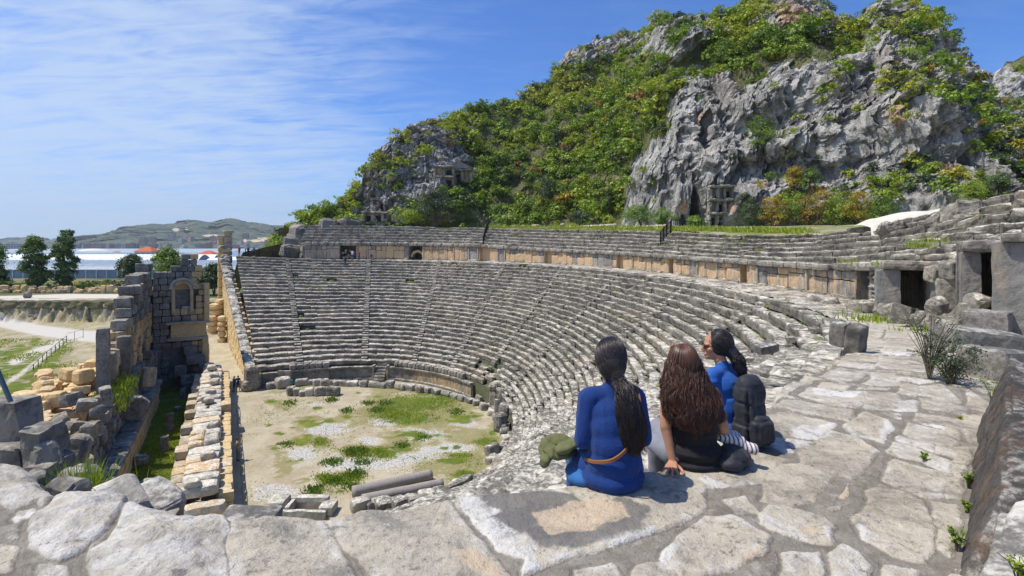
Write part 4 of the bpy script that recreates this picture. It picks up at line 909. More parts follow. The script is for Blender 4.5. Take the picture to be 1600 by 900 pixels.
def flat_mat(name, col, rough=.6, metal=0.):
    s = NT(name); n = s.noise(14, 3, .6); s.b.inputs['Metallic'].default_value = metal
    return s.done(s.mix(s.ramp(n, .3, .7, 0, .35), col, tuple(x * .7 for x in col)), rough, s.bump(n, .15, .01))
portal(1428, 480, 18.6, .82, 1.36, (.75, .55), 'square doorway with a dark barred opening and heavy lintel in the walkway wall', -.50, seed=11, pile=.4)
portal(1553, 503, 13.2, .52, 1.80, (.42, .95), 'tallest doorway at the right end of the walkway wall, dark and narrow', -.62, seed=31, lint=.30)
portal(1643, 545, 10.6, .3, 2.2, (.75, .8), 'great rough pier and gap at the right border beside the tallest doorway', -.75, seed=51, lint=.2)
for k, (px, py, D, s_, rz, lab) in enumerate(((1482, 490, 16.6, (.62, .3, 1.15), -.5, 'pale tilted slab leaning between the two doorways'), (1515, 492, 15.2, (.5, .3, 1.15), -.6, 'grey upright slab left of the tallest doorway'), (1490, 436, 16.6, (.75, .5, .6), .3, 'big knobbly block perched over the tilted slab between the doorways'), (1462, 440, 17.4, (.6, .5, .5), .1, 'squared block set beside the knobbly block on the wall top'))):
    q = PD(px, py, D); V, Q = rough_box(*s_, 9, .04, .12, 60 + k, .15); V = rot(V, rz, random.gauss(0, .06), random.gauss(0, .06)); a = Acc(); a.add(V, Q, None, None, .15); o = a.build('stone_block', LS if k != 1 else LS_MIX, None); o.location = tuple(q); tagp(o, lab, 'block')
# ------------------------------------------------------------------ walls of coursed blocks
def course_wall(acc, p0, p1, th, hfun, ch=.6, Lr=(.8, 1.5), warm=.3, z0=-.1, jit=.03, seg=2, rn=.08, skip=None, amp=.025, out=.0, zslope=None, seed=0, wfun=None, ragged=1):
    """a wall from p0 to p1 (xy); its face looks to the right of the direction of travel; hfun(f) is its height at the fraction f"""
    p0, p1 = np.array(p0[:2], float), np.array(p1[:2], float); d = p1 - p0; L = np.linalg.norm(d); d /= L; n = np.array((d[1], -d[0])); rz = math.atan2(d[1], d[0]); R_ = random.Random(seed + 5)
    zz = z0; k = 0
    while zz < 30:
        h = ch * R_.uniform(.9, 1.1); pos = -R_.uniform(0, Lr[0] * .7); any_ = False
        while pos < L:
            l = R_.uniform(*Lr); a, b = max(pos, 0), min(pos + l, L); pos += l
            if b - a < .2: continue
            c = (a + b) / 2; top = hfun(c / L)
            if zz + h * (.5 + ragged * R_.uniform(-.4, .3)) > top: continue
            any_ = True
            if skip and skip(c, zz + h / 2, b - a): continue
            V, Q = rough_box(b - a - .012, th * R_.uniform(.93, 1.03), h - .01, seg, amp, rn, R_.randrange(9999), .05 if R_.random() < .3 else 0); V = rot(V, rz + R_.gauss(0, jit * .5))
            V[:, :2] += p0 + d * c - n * (th / 2 - out - R_.gauss(0, jit)); V[:, 2] += zz + (zslope * c if zslope else 0)
            acc.add(V, Q, None, R_.random(), (wfun(c / L, zz) if wfun else warm) + R_.uniform(-.15, .15))
        zz += h; k += 1
        if not any_ and zz > z0 + ch * 1.5: break

def build_analemma():
    root = empty('side_wall', (-38, 72, 0)); tagp(root, 'tall honey coloured side wall closing the far end of the seats', 'wall')
    A, B = np.array((-28.9, 56.7)), np.array((-49.6, 87.6)); a = Acc()
    hf = lambda f: 1.7 + 12.2 * max(0, f) ** 1.0 if f < .96 else 15.2
    course_wall(a, B, A, 1.1, lambda f: hf(1 - f), .58, (.9, 1.7), .85, -.1, .015, 2, .05, seed=3, wfun=lambda f, z: .95 - .35 * (z > hf(1 - f) - 1.6), ragged=.3)
    a.build('masonry', LS_WARM, root)
    c = Acc(); d = (B - A); L = np.linalg.norm(d); d /= L; n = np.array((-d[1], d[0])); rz = math.atan2(d[1], d[0])
    sl = math.atan2(12.2, L); k = 0; pos = 0.
    while pos < L - .8:
        l = random.uniform(1.1, 1.9); V, Q = rough_box(l, 1.15, .5, 3, .04, .25, k * 7 + 1); V = rot(V, 0, 0, -sl); V = rot(V, rz); q = A + d * (pos + l / 2); V += np.array((q[0], q[1], hf((pos + l / 2) / L) - .05 + random.gauss(0, .05))); c.add(V, Q, None, None, 0); pos += l * .93; k += 1
    V, Q = rough_box(1.5, 1.4, 2.7, 4, .06, .2, 44); V = rot(V, rz); V[:, :2] += A - d * .3; c.add(V, Q, None, .1, .3)
    V, Q = rough_box(1.9, 1.9, 1.3, 4, .06, .2, 45); V = rot(V, rz + .1); V[:, :2] += A - d * .2 + n * .1; V[:, 2] -= .1; c.add(V, Q, None, .1, .3)
    c.build('coping', LS, root)
    # tall pilasters and worn wall ends at the outer corner
    p = Acc(); t2 = Acc()
    for off, w, h, z0 in ((.2, .9, 17.2, 0), (-.9, 1.3, 18.0, 0)):
        q = B + n * off * 1.0 + d * .3
        zz = z0
        while zz < h: hh = random.uniform(.8, 1.5); V, Q = rough_box(w * random.uniform(.92, 1.), w, min(hh, h - zz + .2) - .02, 3, .03, .1, int(zz * 99)); V = rot(V, rz); V[:, :2] += q; V[:, 2] += zz; p.add(V, Q, None, None, .8 if off > 0 else .25); zz += hh
        V, Q = rough_box(w * 1.35, w * 1.3, .4, 3, .03, .2, 5); V = rot(V, rz); V[:, :2] += q; V[:, 2] += h; p.add(V, Q, None, .2, 0)
    p.build('pilaster', LS_WARM, root)
    for i in range(26):
        f = random.uniform(.72, .97); q = A + d * L * f - n * random.uniform(-.2, .6); zt = hf(f); V, Q = rough_box(random.uniform(.8, 1.3), 1., random.uniform(.5, .8), 3, .06, .2, i * 3, .15); V = rot(V, rz + random.gauss(0, .1)); V += np.array((*q, zt - .1 + random.uniform(0, .9) * (f > .85))); t2.add(V, Q, None, None, 0)
    t2.build('loose_course', LS, root)
build_analemma()

def build_stage_front():
    root = empty('stage_front_wall', ST(15, 1.2)); tagp(root, 'long low wall of pale slabs edging the trodden path, warm blocks jutting from its side', 'wall')
    a = Acc(); course_wall(a, ST(31, .35), ST(-1.5, .35), .8, lambda f: 1.9, .62, (.9, 1.6), .6, -.1, .03, 3, .1, seed=21, wfun=lambda f, z: .7)
    course_wall(a, ST(-1.5, 2.1), ST(31, 2.1), .8, lambda f: 1.9, .62, (.9, 1.6), .4, -.1, .03, 3, .1, seed=22)
    a.build('masonry', LS_WARM, root)
    c = Acc(); pos = -1.7; k = 0
    while pos < 31:
        l = random.uniform(.8, 1.5); h = .42 + .3 * max(0, vnoise(np.array([[pos * .5, 0, 0]]), 4)[0])
        for (t, w) in (((1.2, 1.9),) if random.random() < .6 else ((.75, .95), (1.7, .95))):
            V, Q = rough_box(l - .03, w, h + random.uniform(-.05, .12), 5, .05, .16, k * 13 + 7, .12); V = rot(V, SRZ + random.gauss(0, .04)); V += ST(pos + l / 2, t + random.gauss(0, .05), 1.82); c.add(V, Q, None, None, .12 if random.random() < .7 else .6)
        if random.random() < .25: V, Q = rough_box(l * .8, .8, .45, 5, .05, .2, k * 17, .2); V = rot(V, SRZ + random.gauss(0, .2)); V += ST(pos + l / 2, random.uniform(.7, 1.6), 2.35); c.add(V, Q, None, None, .3)
        pos += l; k += 1
    V, Q = rough_box(1.0, 2.2, 1.7, 5, .07, .15, 99, .2); V = rot(V, SRZ); V += ST(-2.0, 1.0, 0); c.add(V, Q, None, .2, .5)
    c.build('slab', bpy.data.materials['limestone_pale'], root)
    for k, s_ in enumerate((1.6, 4.2, 7.2, 10.2, 13.4, 16.6)):
        b = Acc(); V, Q = rough_box(.75, .75, 1.5, 3, .04, .08, k + 60); V = rot(V, SRZ); V += ST(s_, -.1, 0); b.add(V, Q, None, None, .95); b.build('jutting_block', LS_WARM, root)
    # thin black rail standing along the trench
    r = Acc(); P = [ST(s_, -1.0, .55 + .04 * math.sin(s_)) for s_ in np.linspace(-1, 22, 24)]; V, Q, T = tube(P, .03, 6); r.add(V, Q, T)
    for s_ in range(-1, 23, 3): V, Q, T = tube([ST(s_, -1.0, 0), ST(s_, -1.0, .56)], .03, 6); r.add(V, Q, T)
    tagp(r.build('barrier_rail', bpy.data.materials['black_metal'], None), 'thin dark barrier rail running along the foot of the pale slab wall', 'rail')
LS_PALE = limestone('limestone_pale', (.50, .46, .38), (.20, .19, .17), (.74, .70, .62), (.56, .36, .16), wt=.60, sc=1.3)
def flat_mat(name, col, rough=.6, metal=0.):
    s = NT(name); n = s.noise(14, 3, .6); s.b.inputs['Metallic'].default_value = metal
    return s.done(s.mix(s.ramp(n, .3, .7, 0, .35), col, tuple(x * .7 for x in col)), rough, s.bump(n, .15, .01))
flat_mat('black_metal', (.02, .02, .022), .5)
build_stage_front()

def build_scaena():
    root = empty('scaena_ruin', ST(14, 8)); tagp(root, 'stepped ruin of the stage building, dark weathered blocks with plants on top', 'ruin')
    # lower ledge with an ochre face towards the court
    a = Acc(); course_wall(a, ST(-2, 5.7), ST(27, 5.7), 1.0, lambda f: 2.0, .66, (1.0, 1.9), .95, -.1, .02, 3, .06, seed=31, ragged=.2); a.build('ochre_face', LS_WARM, root)
    m = Acc(); pos = -2.
    while pos < 27:
        l = random.uniform(1.2, 2.2); V, Q = rough_box(l - .02, 1.25, .42, 4, .04, .28, int(pos * 9)); V = rot(V, SRZ + random.gauss(0, .015)); V += ST(pos + l / 2, 6.15, 1.95 + random.gauss(0, .03)); m.add(V, Q, None, None, 0); pos += l
    m.build('moulding', LS_DARK, root)
    # the tiers behind it, each a run of courses
    tab1 = [(-2, 2.6), (1, 3.0), (2, 4.0), (6, 4.3), (9.5, 5.0), (10, 3.6), (12, 4.6), (17, 4.2), (18, 5), (27, 4.4)]
    tab2 = [(-2, 3.2), (1, 3.4), (2, 4.7), (9, 5.2), (12, 5.4), (17, 6.8), (18.5, 9.2), (20.5, 10.4), (22.5, 12.1), (25, 12.3), (27, 13.0), (31, 13.6), (33, 14)]
    tab3 = [(-2, 3), (3, 4.2), (6, 5.2), (12, 5.7), (18, 5.4), (24, 5), (30, 3)]
    f = lambda tab, s0, s1: (lambda x: float(np.interp(s0 + (s1 - s0) * x, *np.array(tab, float).T)))
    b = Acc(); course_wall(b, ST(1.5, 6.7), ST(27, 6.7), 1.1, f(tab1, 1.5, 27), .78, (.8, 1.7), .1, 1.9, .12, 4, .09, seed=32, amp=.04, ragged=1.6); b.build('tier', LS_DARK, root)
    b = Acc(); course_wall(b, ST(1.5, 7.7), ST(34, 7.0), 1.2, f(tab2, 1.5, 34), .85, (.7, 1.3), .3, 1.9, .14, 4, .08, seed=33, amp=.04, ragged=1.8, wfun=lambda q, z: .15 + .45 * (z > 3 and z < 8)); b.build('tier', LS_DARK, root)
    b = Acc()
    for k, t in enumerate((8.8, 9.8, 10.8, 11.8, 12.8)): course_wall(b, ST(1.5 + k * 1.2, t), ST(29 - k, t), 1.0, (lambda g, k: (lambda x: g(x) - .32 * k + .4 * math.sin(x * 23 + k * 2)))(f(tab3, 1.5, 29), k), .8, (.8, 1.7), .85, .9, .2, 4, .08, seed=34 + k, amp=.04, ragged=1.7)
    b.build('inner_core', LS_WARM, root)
    # the outer back of the core
    b = Acc(); course_wall(b, ST(29, 13.6), ST(5, 13.6), .8, lambda x: 3.2 - 1.0 * x, .7, (.8, 1.6), .9, .5, .1, 3, .14, seed=41, ragged=1.6); b.build('inner_core', LS_WARM, root)
    b = Acc(); course_wall(b, ST(1.2, 13.4), ST(1.4, 6.6), .9, lambda x: 3.6 + .8 * math.sin(x * 7), .8, (.8, 1.5), .3, -.1, .1, 4, .14, seed=43, ragged=1.6); b.build('tier', LS_DARK, root)
build_scaena()
def loose(name, label, cat, q, size, rz=0., rx=0., ry=0., mat=None, warm=.1, seed=1, seg=5, amp=.04, rn=.12, cut=.1, group=None, rnd=None):
    V, Q = rough_box(*size, seg, amp, rn, seed, cut); V = rot(V, rz, rx, ry); a = Acc(); a.add(V, Q, None, rnd, warm)
    o = a.build(name, mat or LS, None); o.location = tuple(q); tagp(o, label, cat, group); return o
# single big stones set on the ruin
G_R = 'big blocks lying on the stage ruin'
loose('stone_pillar', 'tall dark upright stone pillar leaning slightly on top of the stage ruin', 'pillar', ST(11.2, 7.6, 5.0), (.85, .8, 5.0), SRZ, .0, .03, LS_DARK, .15, 401, 6, .03, .1, .05)
loose('stone_pillar', 'shorter upright slab standing behind the tall leaning pillar', 'pillar', ST(13.4, 7.6, 5.6), (.9, .9, 2.3), SRZ, 0, -.04, LS_DARK, .2, 403, 5, .04, .12)
loose('stone_block', 'big pale upright block with one dark side behind the tall pillar', 'block', ST(15.4, 8.0, 5.9), (1.3, 1.2, 1.9), SRZ + .3, .1, .1, LS_WARM, .5, 405, 5)
loose('stone_pillar', 'squared upright slab at the foot of the stepped stage wall', 'pillar', ST(17.2, 7.2, 5.6), (.9, 1.0, 2.9), SRZ, 0, 0, LS_DARK, .2, 407, 5)
def drum():
    a = Acc(); c = ST(13.6, 6.0, 3.4); P = [c + np.array((-.25, -.1, 0)), c + np.array((-.2, -.08, 0)), c + np.array((.2, .08, 0)), c + np.array((.25, .1, 0))]
    V, Q, T = tube([c + np.array((.30, -.5, -.02)) * q for q in (-.52, -.45, .45, .52)], [.8, .9, .9, .8], 22); V += (vnoise(V * 3, 9) * .06)[:, None]; a.add(V, Q, T, .4, .1)
    tagp(a.build('carved_disc', LS, None), 'round carved grey stone disc leaning against the ledge of the stage ruin', 'disc')
drum()
loose('stone_block', 'pale squared block tipped over in the dark hollow of the ruin', 'block', ST(19.3, 5.9, 3.6), (1.0, 1.1, 1.7), SRZ + .4, .15, .15, LS, .5, 411, 5)
loose('stone_block', 'warm upright slab at the near corner of the stage ruin', 'block', ST(1.6, 8.6, 2.3), (.9, .35, 3.2), SRZ + .3, .05, -.06, LS_WARM, .95, 413, 5)
loose('stone_block', 'big leaning slab propped on the near end of the ruin', 'block', ST(1.1, 7.3, 2.2), (1.2, .5, 2.4), SRZ + .5, .2, -.2, LS_WARM, .3, 415, 5)
k = 0
for (s_, t_, z_) in ((9, 9.6, 5.7), (11, 10.6, 5.5), (8, 10.8, 5.2), (6.5, 9.8, 5.0), (12.5, 11.8, 5.2), (10, 12.4, 4.7), (14.5, 10.2, 6.1), (15.5, 11.6, 5.3), (7, 12.3, 4.4), (17.5, 10.8, 5.6), (19.5, 9.6, 5.9), (21, 11.2, 4.8), (5, 11, 4.1), (13, 9, 6.2), (23, 9.5, 5.6)):
    k += 1; loose('stone_block', 'honey coloured hewn block lying on the sunlit top of the ruin', 'block', ST(s_, t_, z_ - .35), (random.uniform(.9, 1.5), random.uniform(.8, 1.2), random.uniform(.7, 1.2)), random.uniform(0, 3), random.gauss(0, .06), random.gauss(0, .06), LS_WARM, .85, 500 + k, 4, group='honey coloured blocks on top of the stage ruin')

k = 0
for s_, t_, z_, w_ in [(2.5 + 1.05 * i, 6.6 + (i * 37 % 11) * .22, 0, 0) for i in range(16)] + [(4 + 1.5 * i, 9.2 + (i * 53 % 13) * .34, 0, 0) for i in range(14)]:
    k += 1; zz = float(np.interp(s_, [1, 2, 9.5, 10, 17, 27], [3.0, 5.0, 5.9, 3.9, 4.5, 4.8])) if t_ < 8.8 else float(np.interp(s_, [3, 6, 12, 18, 24], [4.2, 5.2, 5.8, 5.5, 5])) - .1 * (t_ - 8.8)
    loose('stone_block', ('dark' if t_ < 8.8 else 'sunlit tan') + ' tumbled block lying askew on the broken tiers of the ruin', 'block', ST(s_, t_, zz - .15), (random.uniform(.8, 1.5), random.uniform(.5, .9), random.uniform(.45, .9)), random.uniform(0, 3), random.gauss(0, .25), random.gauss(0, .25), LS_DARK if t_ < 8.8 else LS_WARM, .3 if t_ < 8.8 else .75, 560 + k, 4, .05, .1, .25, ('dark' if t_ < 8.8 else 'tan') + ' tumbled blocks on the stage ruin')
def build_niche_wall():
    root = empty('niche_wall', ST(33.5, 4)); tagp(root, 'tall grey stage wall with an arched niche, ragged along its top', 'wall')
    a = Acc(); w = Acc(); R0, R1 = ST(33, 1.6), ST(33, 6.9)     # travelling so that the face looks towards us
    p0, p1 = ST(33, 6.9), ST(33, 1.6); L = 5.3
    cx, zb, zs, r = 2.75, 8.5, 11.0, .72                         # niche: centre along the wall, sill, springing, radius
    def sk(c, z, l):
        return (abs(c - cx) < r + l * .40 and zb < z < zs + r * .9) or (abs(c - 3.2) < 1.9 and 5.5 < z < 7.3) or (abs(c - 2.1) < .8 and 1.2 < z < 4.2)
    course_wall(a, p0, p1, 1.5, lambda f: float(np.interp(f, [0, .28, .3, .38, .42, .5, .74, .80, .84, 1], [12.9, 12.9, 13.3, 13.4, 14.2, 14.9, 14.9, 14.2, 11.6, 11.4])), .72, (.6, 1.0), .25, .8, .03, 3, .08, seed=51, skip=sk, wfun=lambda f, z: .15 + .6 * (f > .72) + .4 * (z > 7.4 and z < 12 and .33 < f < .8), ragged=.3)
    V, Q = rough_box(7.2, .8, 10.9, 3, .05, .03, 3); V = rot(V, math.atan2((p1 - p0)[1], (p1 - p0)[0])); q_ = (p0 + p1)[:2] / 2; V[:, :2] += q_ + SA * 1.1 + SN * 1.3; a.add(V, Q, None, .6, .1)
    a.build('masonry', LS_DARK, root)
    d = (p1 - p0)[:2] / L; n = np.array((d[1], -d[0])); n = n if n[1] < 0 else -n; rz = math.atan2(d[1], d[0])
    def put(acc, c, z, sx, sy, sz, out, warm, seed, roll=0., seg=3, rn=.06, rnd=None):
        V, Q = rough_box(sx, sy, sz, seg, .02, rn, seed); V = rot(V, 0, 0, roll); V = rot(V, rz); V[:, :2] += (p0[:2] + d * c) + n * (out - sy / 2); V[:, 2] += z; acc.add(V, Q, None, rnd, warm)
    nb = Acc()
    put(nb, cx, zb - .1, 2 * r + .5, .4, zs - zb + r + .4, -.75, .75, 1)                   # back of the niche
    for sg in (-1, 1): put(nb, cx + sg * (r + .15), zb - .1, .32, 1.0, zs - zb + .2, .04, .55, 3 + sg)
    for q in range(9):                                                                    # arch
        t = math.pi * (q + .5) / 9; V, Q = rough_box(.36, 1.05, .32, 2, .015, .06, q + 20); V = V - np.array((0, 0, .16)); V = rot(V, 0, 0, -(t - math.pi / 2)); V = V + np.array((math.cos(t) * (r + .1), 0, math.sin(t) * (r + .1)))
        V = rot(V, rz); V[:, :2] += p0[:2] + d * cx + n * (.08 - .5); V[:, 2] += zs; nb.add(V, Q, None, None, .35)
        V, Q = rough_box(.52, .3, .3, 2, .015, .15, q + 40); V = V - np.array((0, 0, .15)); V = rot(V, 0, 0, -(t - math.pi / 2)); V = V + np.array((math.cos(t) * (r + .42), 0, math.sin(t) * (r + .42)))
        V = rot(V, rz); V[:, :2] += p0[:2] + d * cx + n * .08; V[:, 2] += zs; nb.add(V, Q, None, .3, .1)
    put(nb, cx + .4, zb - .35, .9, .35, .9, -.2, .5, 9)
    nb.build('niche', LS_WARM, root)
    pn = Acc(); put(pn, 3.35, 5.55, 3.4, .5, 1.55, .12, .85, 11, seg=4); put(pn, 3.3, 7.08, 4.1, .9, .28, .40, .3, 12, seg=4); put(pn, 3.3, 5.25, 3.9, .8, .32, .30, .2, 13, seg=4); put(pn, 5.1, 7.3, .5, 1.2, 4.3, .30, .8, 14, seg=4); put(pn, 4.95, 2., .6, 1.3, 3.4, .35, .8, 15, seg=4)
    pn.build('panel', LS_WARM, root)
    st = Acc()
    for q in range(14): put(st, random.uniform(2.6, 5), [3.6, 2.6, 1.6, .6, 0][q % 5], random.uniform(.8, 1.3), 1.1, 1.05, .4 + .55 * (q % 5), .15, 60 + q, seg=3)
    st.build('fallen_course', LS_DARK, root)
    b = Acc(); course_wall(b, ST(27, 6.4), ST(33, 6.4), 1.0, lambda f: 5.0 - f * 1.0, .8, (.9, 1.4), .2, -.1, .05, 3, .12, seed=53); b.build('masonry', LS_DARK, root)
build_niche_wall()
# pieces beyond the niche wall
def build_pier():
    a = Acc(); c = PZ(335, 530, .4)
    for k, (px, py, h, w) in enumerate(((336, 531, 5.8, 1.9), (331, 533, 3.8, 1.5), (344, 530, 6.4, 1.3), (347, 540, 4.2, 1.2))):
        q = PZ(px, py, .2); z = 0.
        while z < h: hh = random.uniform(.7, 1.1); V, Q = rough_box(w * random.uniform(.85, 1.1), w * random.uniform(.8, 1.1), hh, 3, .06, .2, k * 9 + int(z * 7), .1); V = rot(V, random.uniform(-.3, .3)); V += np.array((q[0], q[1], z)); a.add(V, Q, None, None, .8); z += hh * .97
    V, Q = rough_box(3.4, 2.6, 1.2, 4, .1, .25, 71, .1); V += np.array((c[0], c[1], -.1)); a.add(V, Q, None, None, .5)
    tagp(a.build('ruined_pier', LS_PALE, None), 'lumpy honey coloured pier stump standing in the gap beside the tall side wall', 'ruin')
build_pier()

# dark masonry close by on the left, its shaded side towards us
def build_near_ruin():
    a = Acc()
    for k, (px0, px1, py, D, h, th) in enumerate(((-330, -90, 640, 9.6, 5, 1.2), (-95, 24, 628, 8.8, 2.4, .55), (24, 62, 672, 8.5, 2.6, .6), (-90, 30, 700, 8.5, 6, .8), (30, 68, 730, 8.3, 5, .7))):
        x0, x1 = (px0 - 800) / F * D, (px1 - 800) / F * D; z = CZ - (py - HY) / F * D
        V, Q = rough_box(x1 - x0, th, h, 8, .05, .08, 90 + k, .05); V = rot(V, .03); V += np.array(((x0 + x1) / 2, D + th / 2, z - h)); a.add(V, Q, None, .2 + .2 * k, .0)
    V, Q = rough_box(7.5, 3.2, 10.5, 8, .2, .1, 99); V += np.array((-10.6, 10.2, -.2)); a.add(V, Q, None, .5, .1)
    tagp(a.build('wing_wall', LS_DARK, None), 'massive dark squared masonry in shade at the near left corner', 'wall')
    k = 0
    for px, py, D, w, h in ((84, 700, 8.6, .45, .6), (98, 722, 8.2, .5, .8), (78, 742, 7.6, .5, .6), (108, 748, 7.8, .45, .6), (92, 772, 7.0, .6, .6), (128, 742, 9.0, .5, .55), (50, 752, 7.2, .6, .5), (118, 772, 7.5, .6, .5), (140, 775, 8.2, .6, .5), (66, 718, 8.6, .5, .6), (110, 700, 10.2, .6, .7)):
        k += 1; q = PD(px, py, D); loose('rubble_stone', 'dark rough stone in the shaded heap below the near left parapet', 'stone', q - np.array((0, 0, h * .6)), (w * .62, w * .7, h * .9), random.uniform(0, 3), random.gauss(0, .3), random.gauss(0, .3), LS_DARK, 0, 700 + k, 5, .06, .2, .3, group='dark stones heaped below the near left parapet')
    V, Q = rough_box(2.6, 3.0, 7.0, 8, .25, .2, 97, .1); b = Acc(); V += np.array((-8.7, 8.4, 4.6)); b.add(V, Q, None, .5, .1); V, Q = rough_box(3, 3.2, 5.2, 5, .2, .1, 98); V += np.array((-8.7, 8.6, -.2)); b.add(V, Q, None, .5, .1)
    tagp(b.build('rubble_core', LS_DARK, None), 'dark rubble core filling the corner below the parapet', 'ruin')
    p = Acc(); V, Q, T = tube([PD(-12, 560, 8.6), PD(17, 628, 8.6)], .035, 8); p.add(V, Q, T); V, Q, T = tube([PD(-12, 560, 8.6), PD(-12, 632, 8.6)], .03, 8); p.add(V, Q, T)
    tagp(p.build('metal_brace', flat_mat('grey_metal', (.16, .19, .22), .45, .6), None), 'grey metal bar slanting down onto the dark masonry on the left', 'bar')
    loose('stone_block', 'pale wedge of stone tipped up behind the white boulders', 'block', PD(182, 795, 3.55) - np.array((0, 0, .08)), (.30, .25, .27), -.5, .15, .5, LS_PALE, .05, 811, 14, .03, .12, .2)
    loose('stone_block', 'dark grey broken block beside the pale wedge at the platform edge', 'block', PD(236, 808, 3.75) - np.array((0, 0, .1)), (.38, .3, .34), -.4, .1, .25, LS_NEAR, 0, 813, 14, .03, .12, .25)
    loose('stone_block', 'flat dark slab lying just outside the platform edge', 'block', PD(385, 812, 3.6) - np.array((0, 0, .06)), (.38, .3, .10), .1, .0, .06, LS_NEAR, 0, 815, 12, .015, .15, .1)
    V, Q = rough_box(5.5, 1.2, 13.3, 6, .15, .1, 96); b = Acc(); V += np.array((-2.9, 4.15, -.2)); V[:, 2] = np.minimum(V[:, 2], 13.75); b.add(V, Q, None, .5, .1); tagp(b.build('end_wall', LS_DARK, None), 'rough end wall dropping away below the platform edge', 'wall')
build_near_ruin()
# ------------------------------------------------------------------ loose stones, columns, rails
def stone_on(px, py, size, rz, label, name='stone_block', cat='block', mat=None, warm=.1, seed=1, group=None, z=0., rx=0., ry=0., seg=5, rn=.12, cut=.1, amp=.03):
    q = PZ(px, py, z); q[2] = z - .06; return loose(name, label, cat, q, size, rz, rx, ry, mat, warm, seed, seg, amp, rn, cut, group)
GC = 'stumps standing in the grassy court'
for px, py, s_, lab, sd in ((266, 672, (.55, .55, 1.5), 'tall square stump in the middle of the grassy court', 1), (257, 704, (.6, .55, 1.2), 'square stump nearest to us in the grassy court', 2), (286, 624, (.55, .5, 1.25), 'square stump in the shade edge far along the court', 3), (293, 610, (.6, .5, 1.5), 'farthest upright stump in the grassy court', 4)):
    stone_on(px, py, s_, SRZ, lab, 'stone_stump', 'stump', LS, .15, 820 + sd, GC, rn=.06)
stone_on(278, 642, (.6, .6, .5), 1, 'low pale stone between the upright stumps of the court', 'stone_block', 'block', LS, .1, 831)
stone_on(219, 727, (1.0, .9, .8), .5, 'rounded grey boulder in the shaded side of the court', 'boulder', 'boulder', LS, 0, 832, rn=.4)
stone_on(230, 757, (.75, .6, .4), .2, 'small white squared block in the near grass of the court', 'stone_block', 'block', LS_PALE, .05, 833)
RING = [(205, 152, 1.6, 1.2, 1.2), (145, 158, 1.2, .8, .7), (248, 190, .8, .8, .9), (278, 192, .7, .7, .75), (312, 195, .8, .7, .6), (345, 192, .9, .8, .8), (400, 192, 1.1, .8, .9), (467, 190, 1.4, 1., .9), (305, 142, 1.4, .9, .8), (355, 138, .9, .7, .6), (387, 140, 1.0, .8, .7), (425, 140, 1., .8, .7), (460, 139, 1., .7, .6), (492, 140, 1., .7, .6), (527, 141, 1., .8, .6), (570, 143, 1.3, .8, .6), (632, 146, .9, .8, .7), (700, 151, 2.0, .8, .6), (765, 152, 1.1, .8, .8), (822, 160, 1.5, .9, .6), (872, 164, 1.1, .8, .7), (920, 173, 1.2, .8, .7), (965, 178, 1.0, .8, .6), (1005, 184, 1.2, .8, .5), (1060, 193, 1.5, .9, .45), (1100, 202, 1.1, .7, .4), (1138, 218, 1.1, .8, .5), (1177, 230, 1.1, .7, .5), (1212, 243, .9, .7, .5), (1247, 264, 1., .7, .6), (1288, 290, 1.1, .7, .5), (1312, 315, 1.0, .7, .5), (1336, 342, .9, .7, .4), (1352, 370, .9, .7, .5), (1362, 402, 1., .8, .6), (1368, 440, .9, .8, .6), (1362, 478, 1.1, .8, .6), (1300, 500, 1.1, .8, .8), (1300, 545, 1., .7, .6), (1390, 520, 1.3, .8, .7), (1345, 560, 1.5, .8, .8), (1265, 640, 1.7, 1.0, .6), (1160, 670, 1.1, .9, .7), (1105, 700, 1.3, .9, .7), (1022, 722, 1.0, .9, .6), (955, 745, 1.0, .9, .65), (880, 762, 1.1, .9, .6), (808, 775, 1.0, .9, .6), (728, 778, 1.0, .9, .6), (670, 778, .8, .8, .5), (610, 785, 1.2, .8, .7)]
for k, (x, y, a, b, c) in enumerate(RING):
    px, py = 380 + x / 3.333, 560 + y / 3.333; q = PZ(px, py, 0); rz = math.atan2(q[1] - 46, q[0] + 18) + math.pi / 2
    front = k in (2, 3, 4, 5, 6, 7)
    if k == 0: lab = 'large hollowed throne block at the far left of the orchestra ring'
    elif front: lab = 'squared pale block in the short front row across the orchestra'
    elif k >= 44: lab = 'flat topped grey block in the near side row beside the fallen columns'
    elif k >= 36: lab = 'squared grey block on the right hand rim of the orchestra'
    elif k >= 24: lab = 'small tipped pale stone on the curved right rim of the orchestra'
    else: lab = 'worn seat stone at the foot of the stained podium wall'
    grp = {0: None}.get(k, lab + 's')
    o = loose('seat_block' if k != 0 else 'stone_throne', lab, 'block' if k else 'throne', (q[0], q[1], -.08), (a, b, c + .08), rz + random.gauss(0, .12 if k < 24 else .25), random.gauss(0, .05 if k < 24 else .16), random.gauss(0, .04), LS if k % 5 else LS_PALE, .05, 900 + k, 5, .04, .14, .15, grp)
    if k == 0:                                  # the throne's hollow back
        V, Q = rough_box(1.5, .3, .7, 4, .03, .12, 3); a_ = Acc(); a_.add(V + np.array((0, .42, c)), Q, None, .5, 0); p = a_.build('backrest', LS); p.parent = o
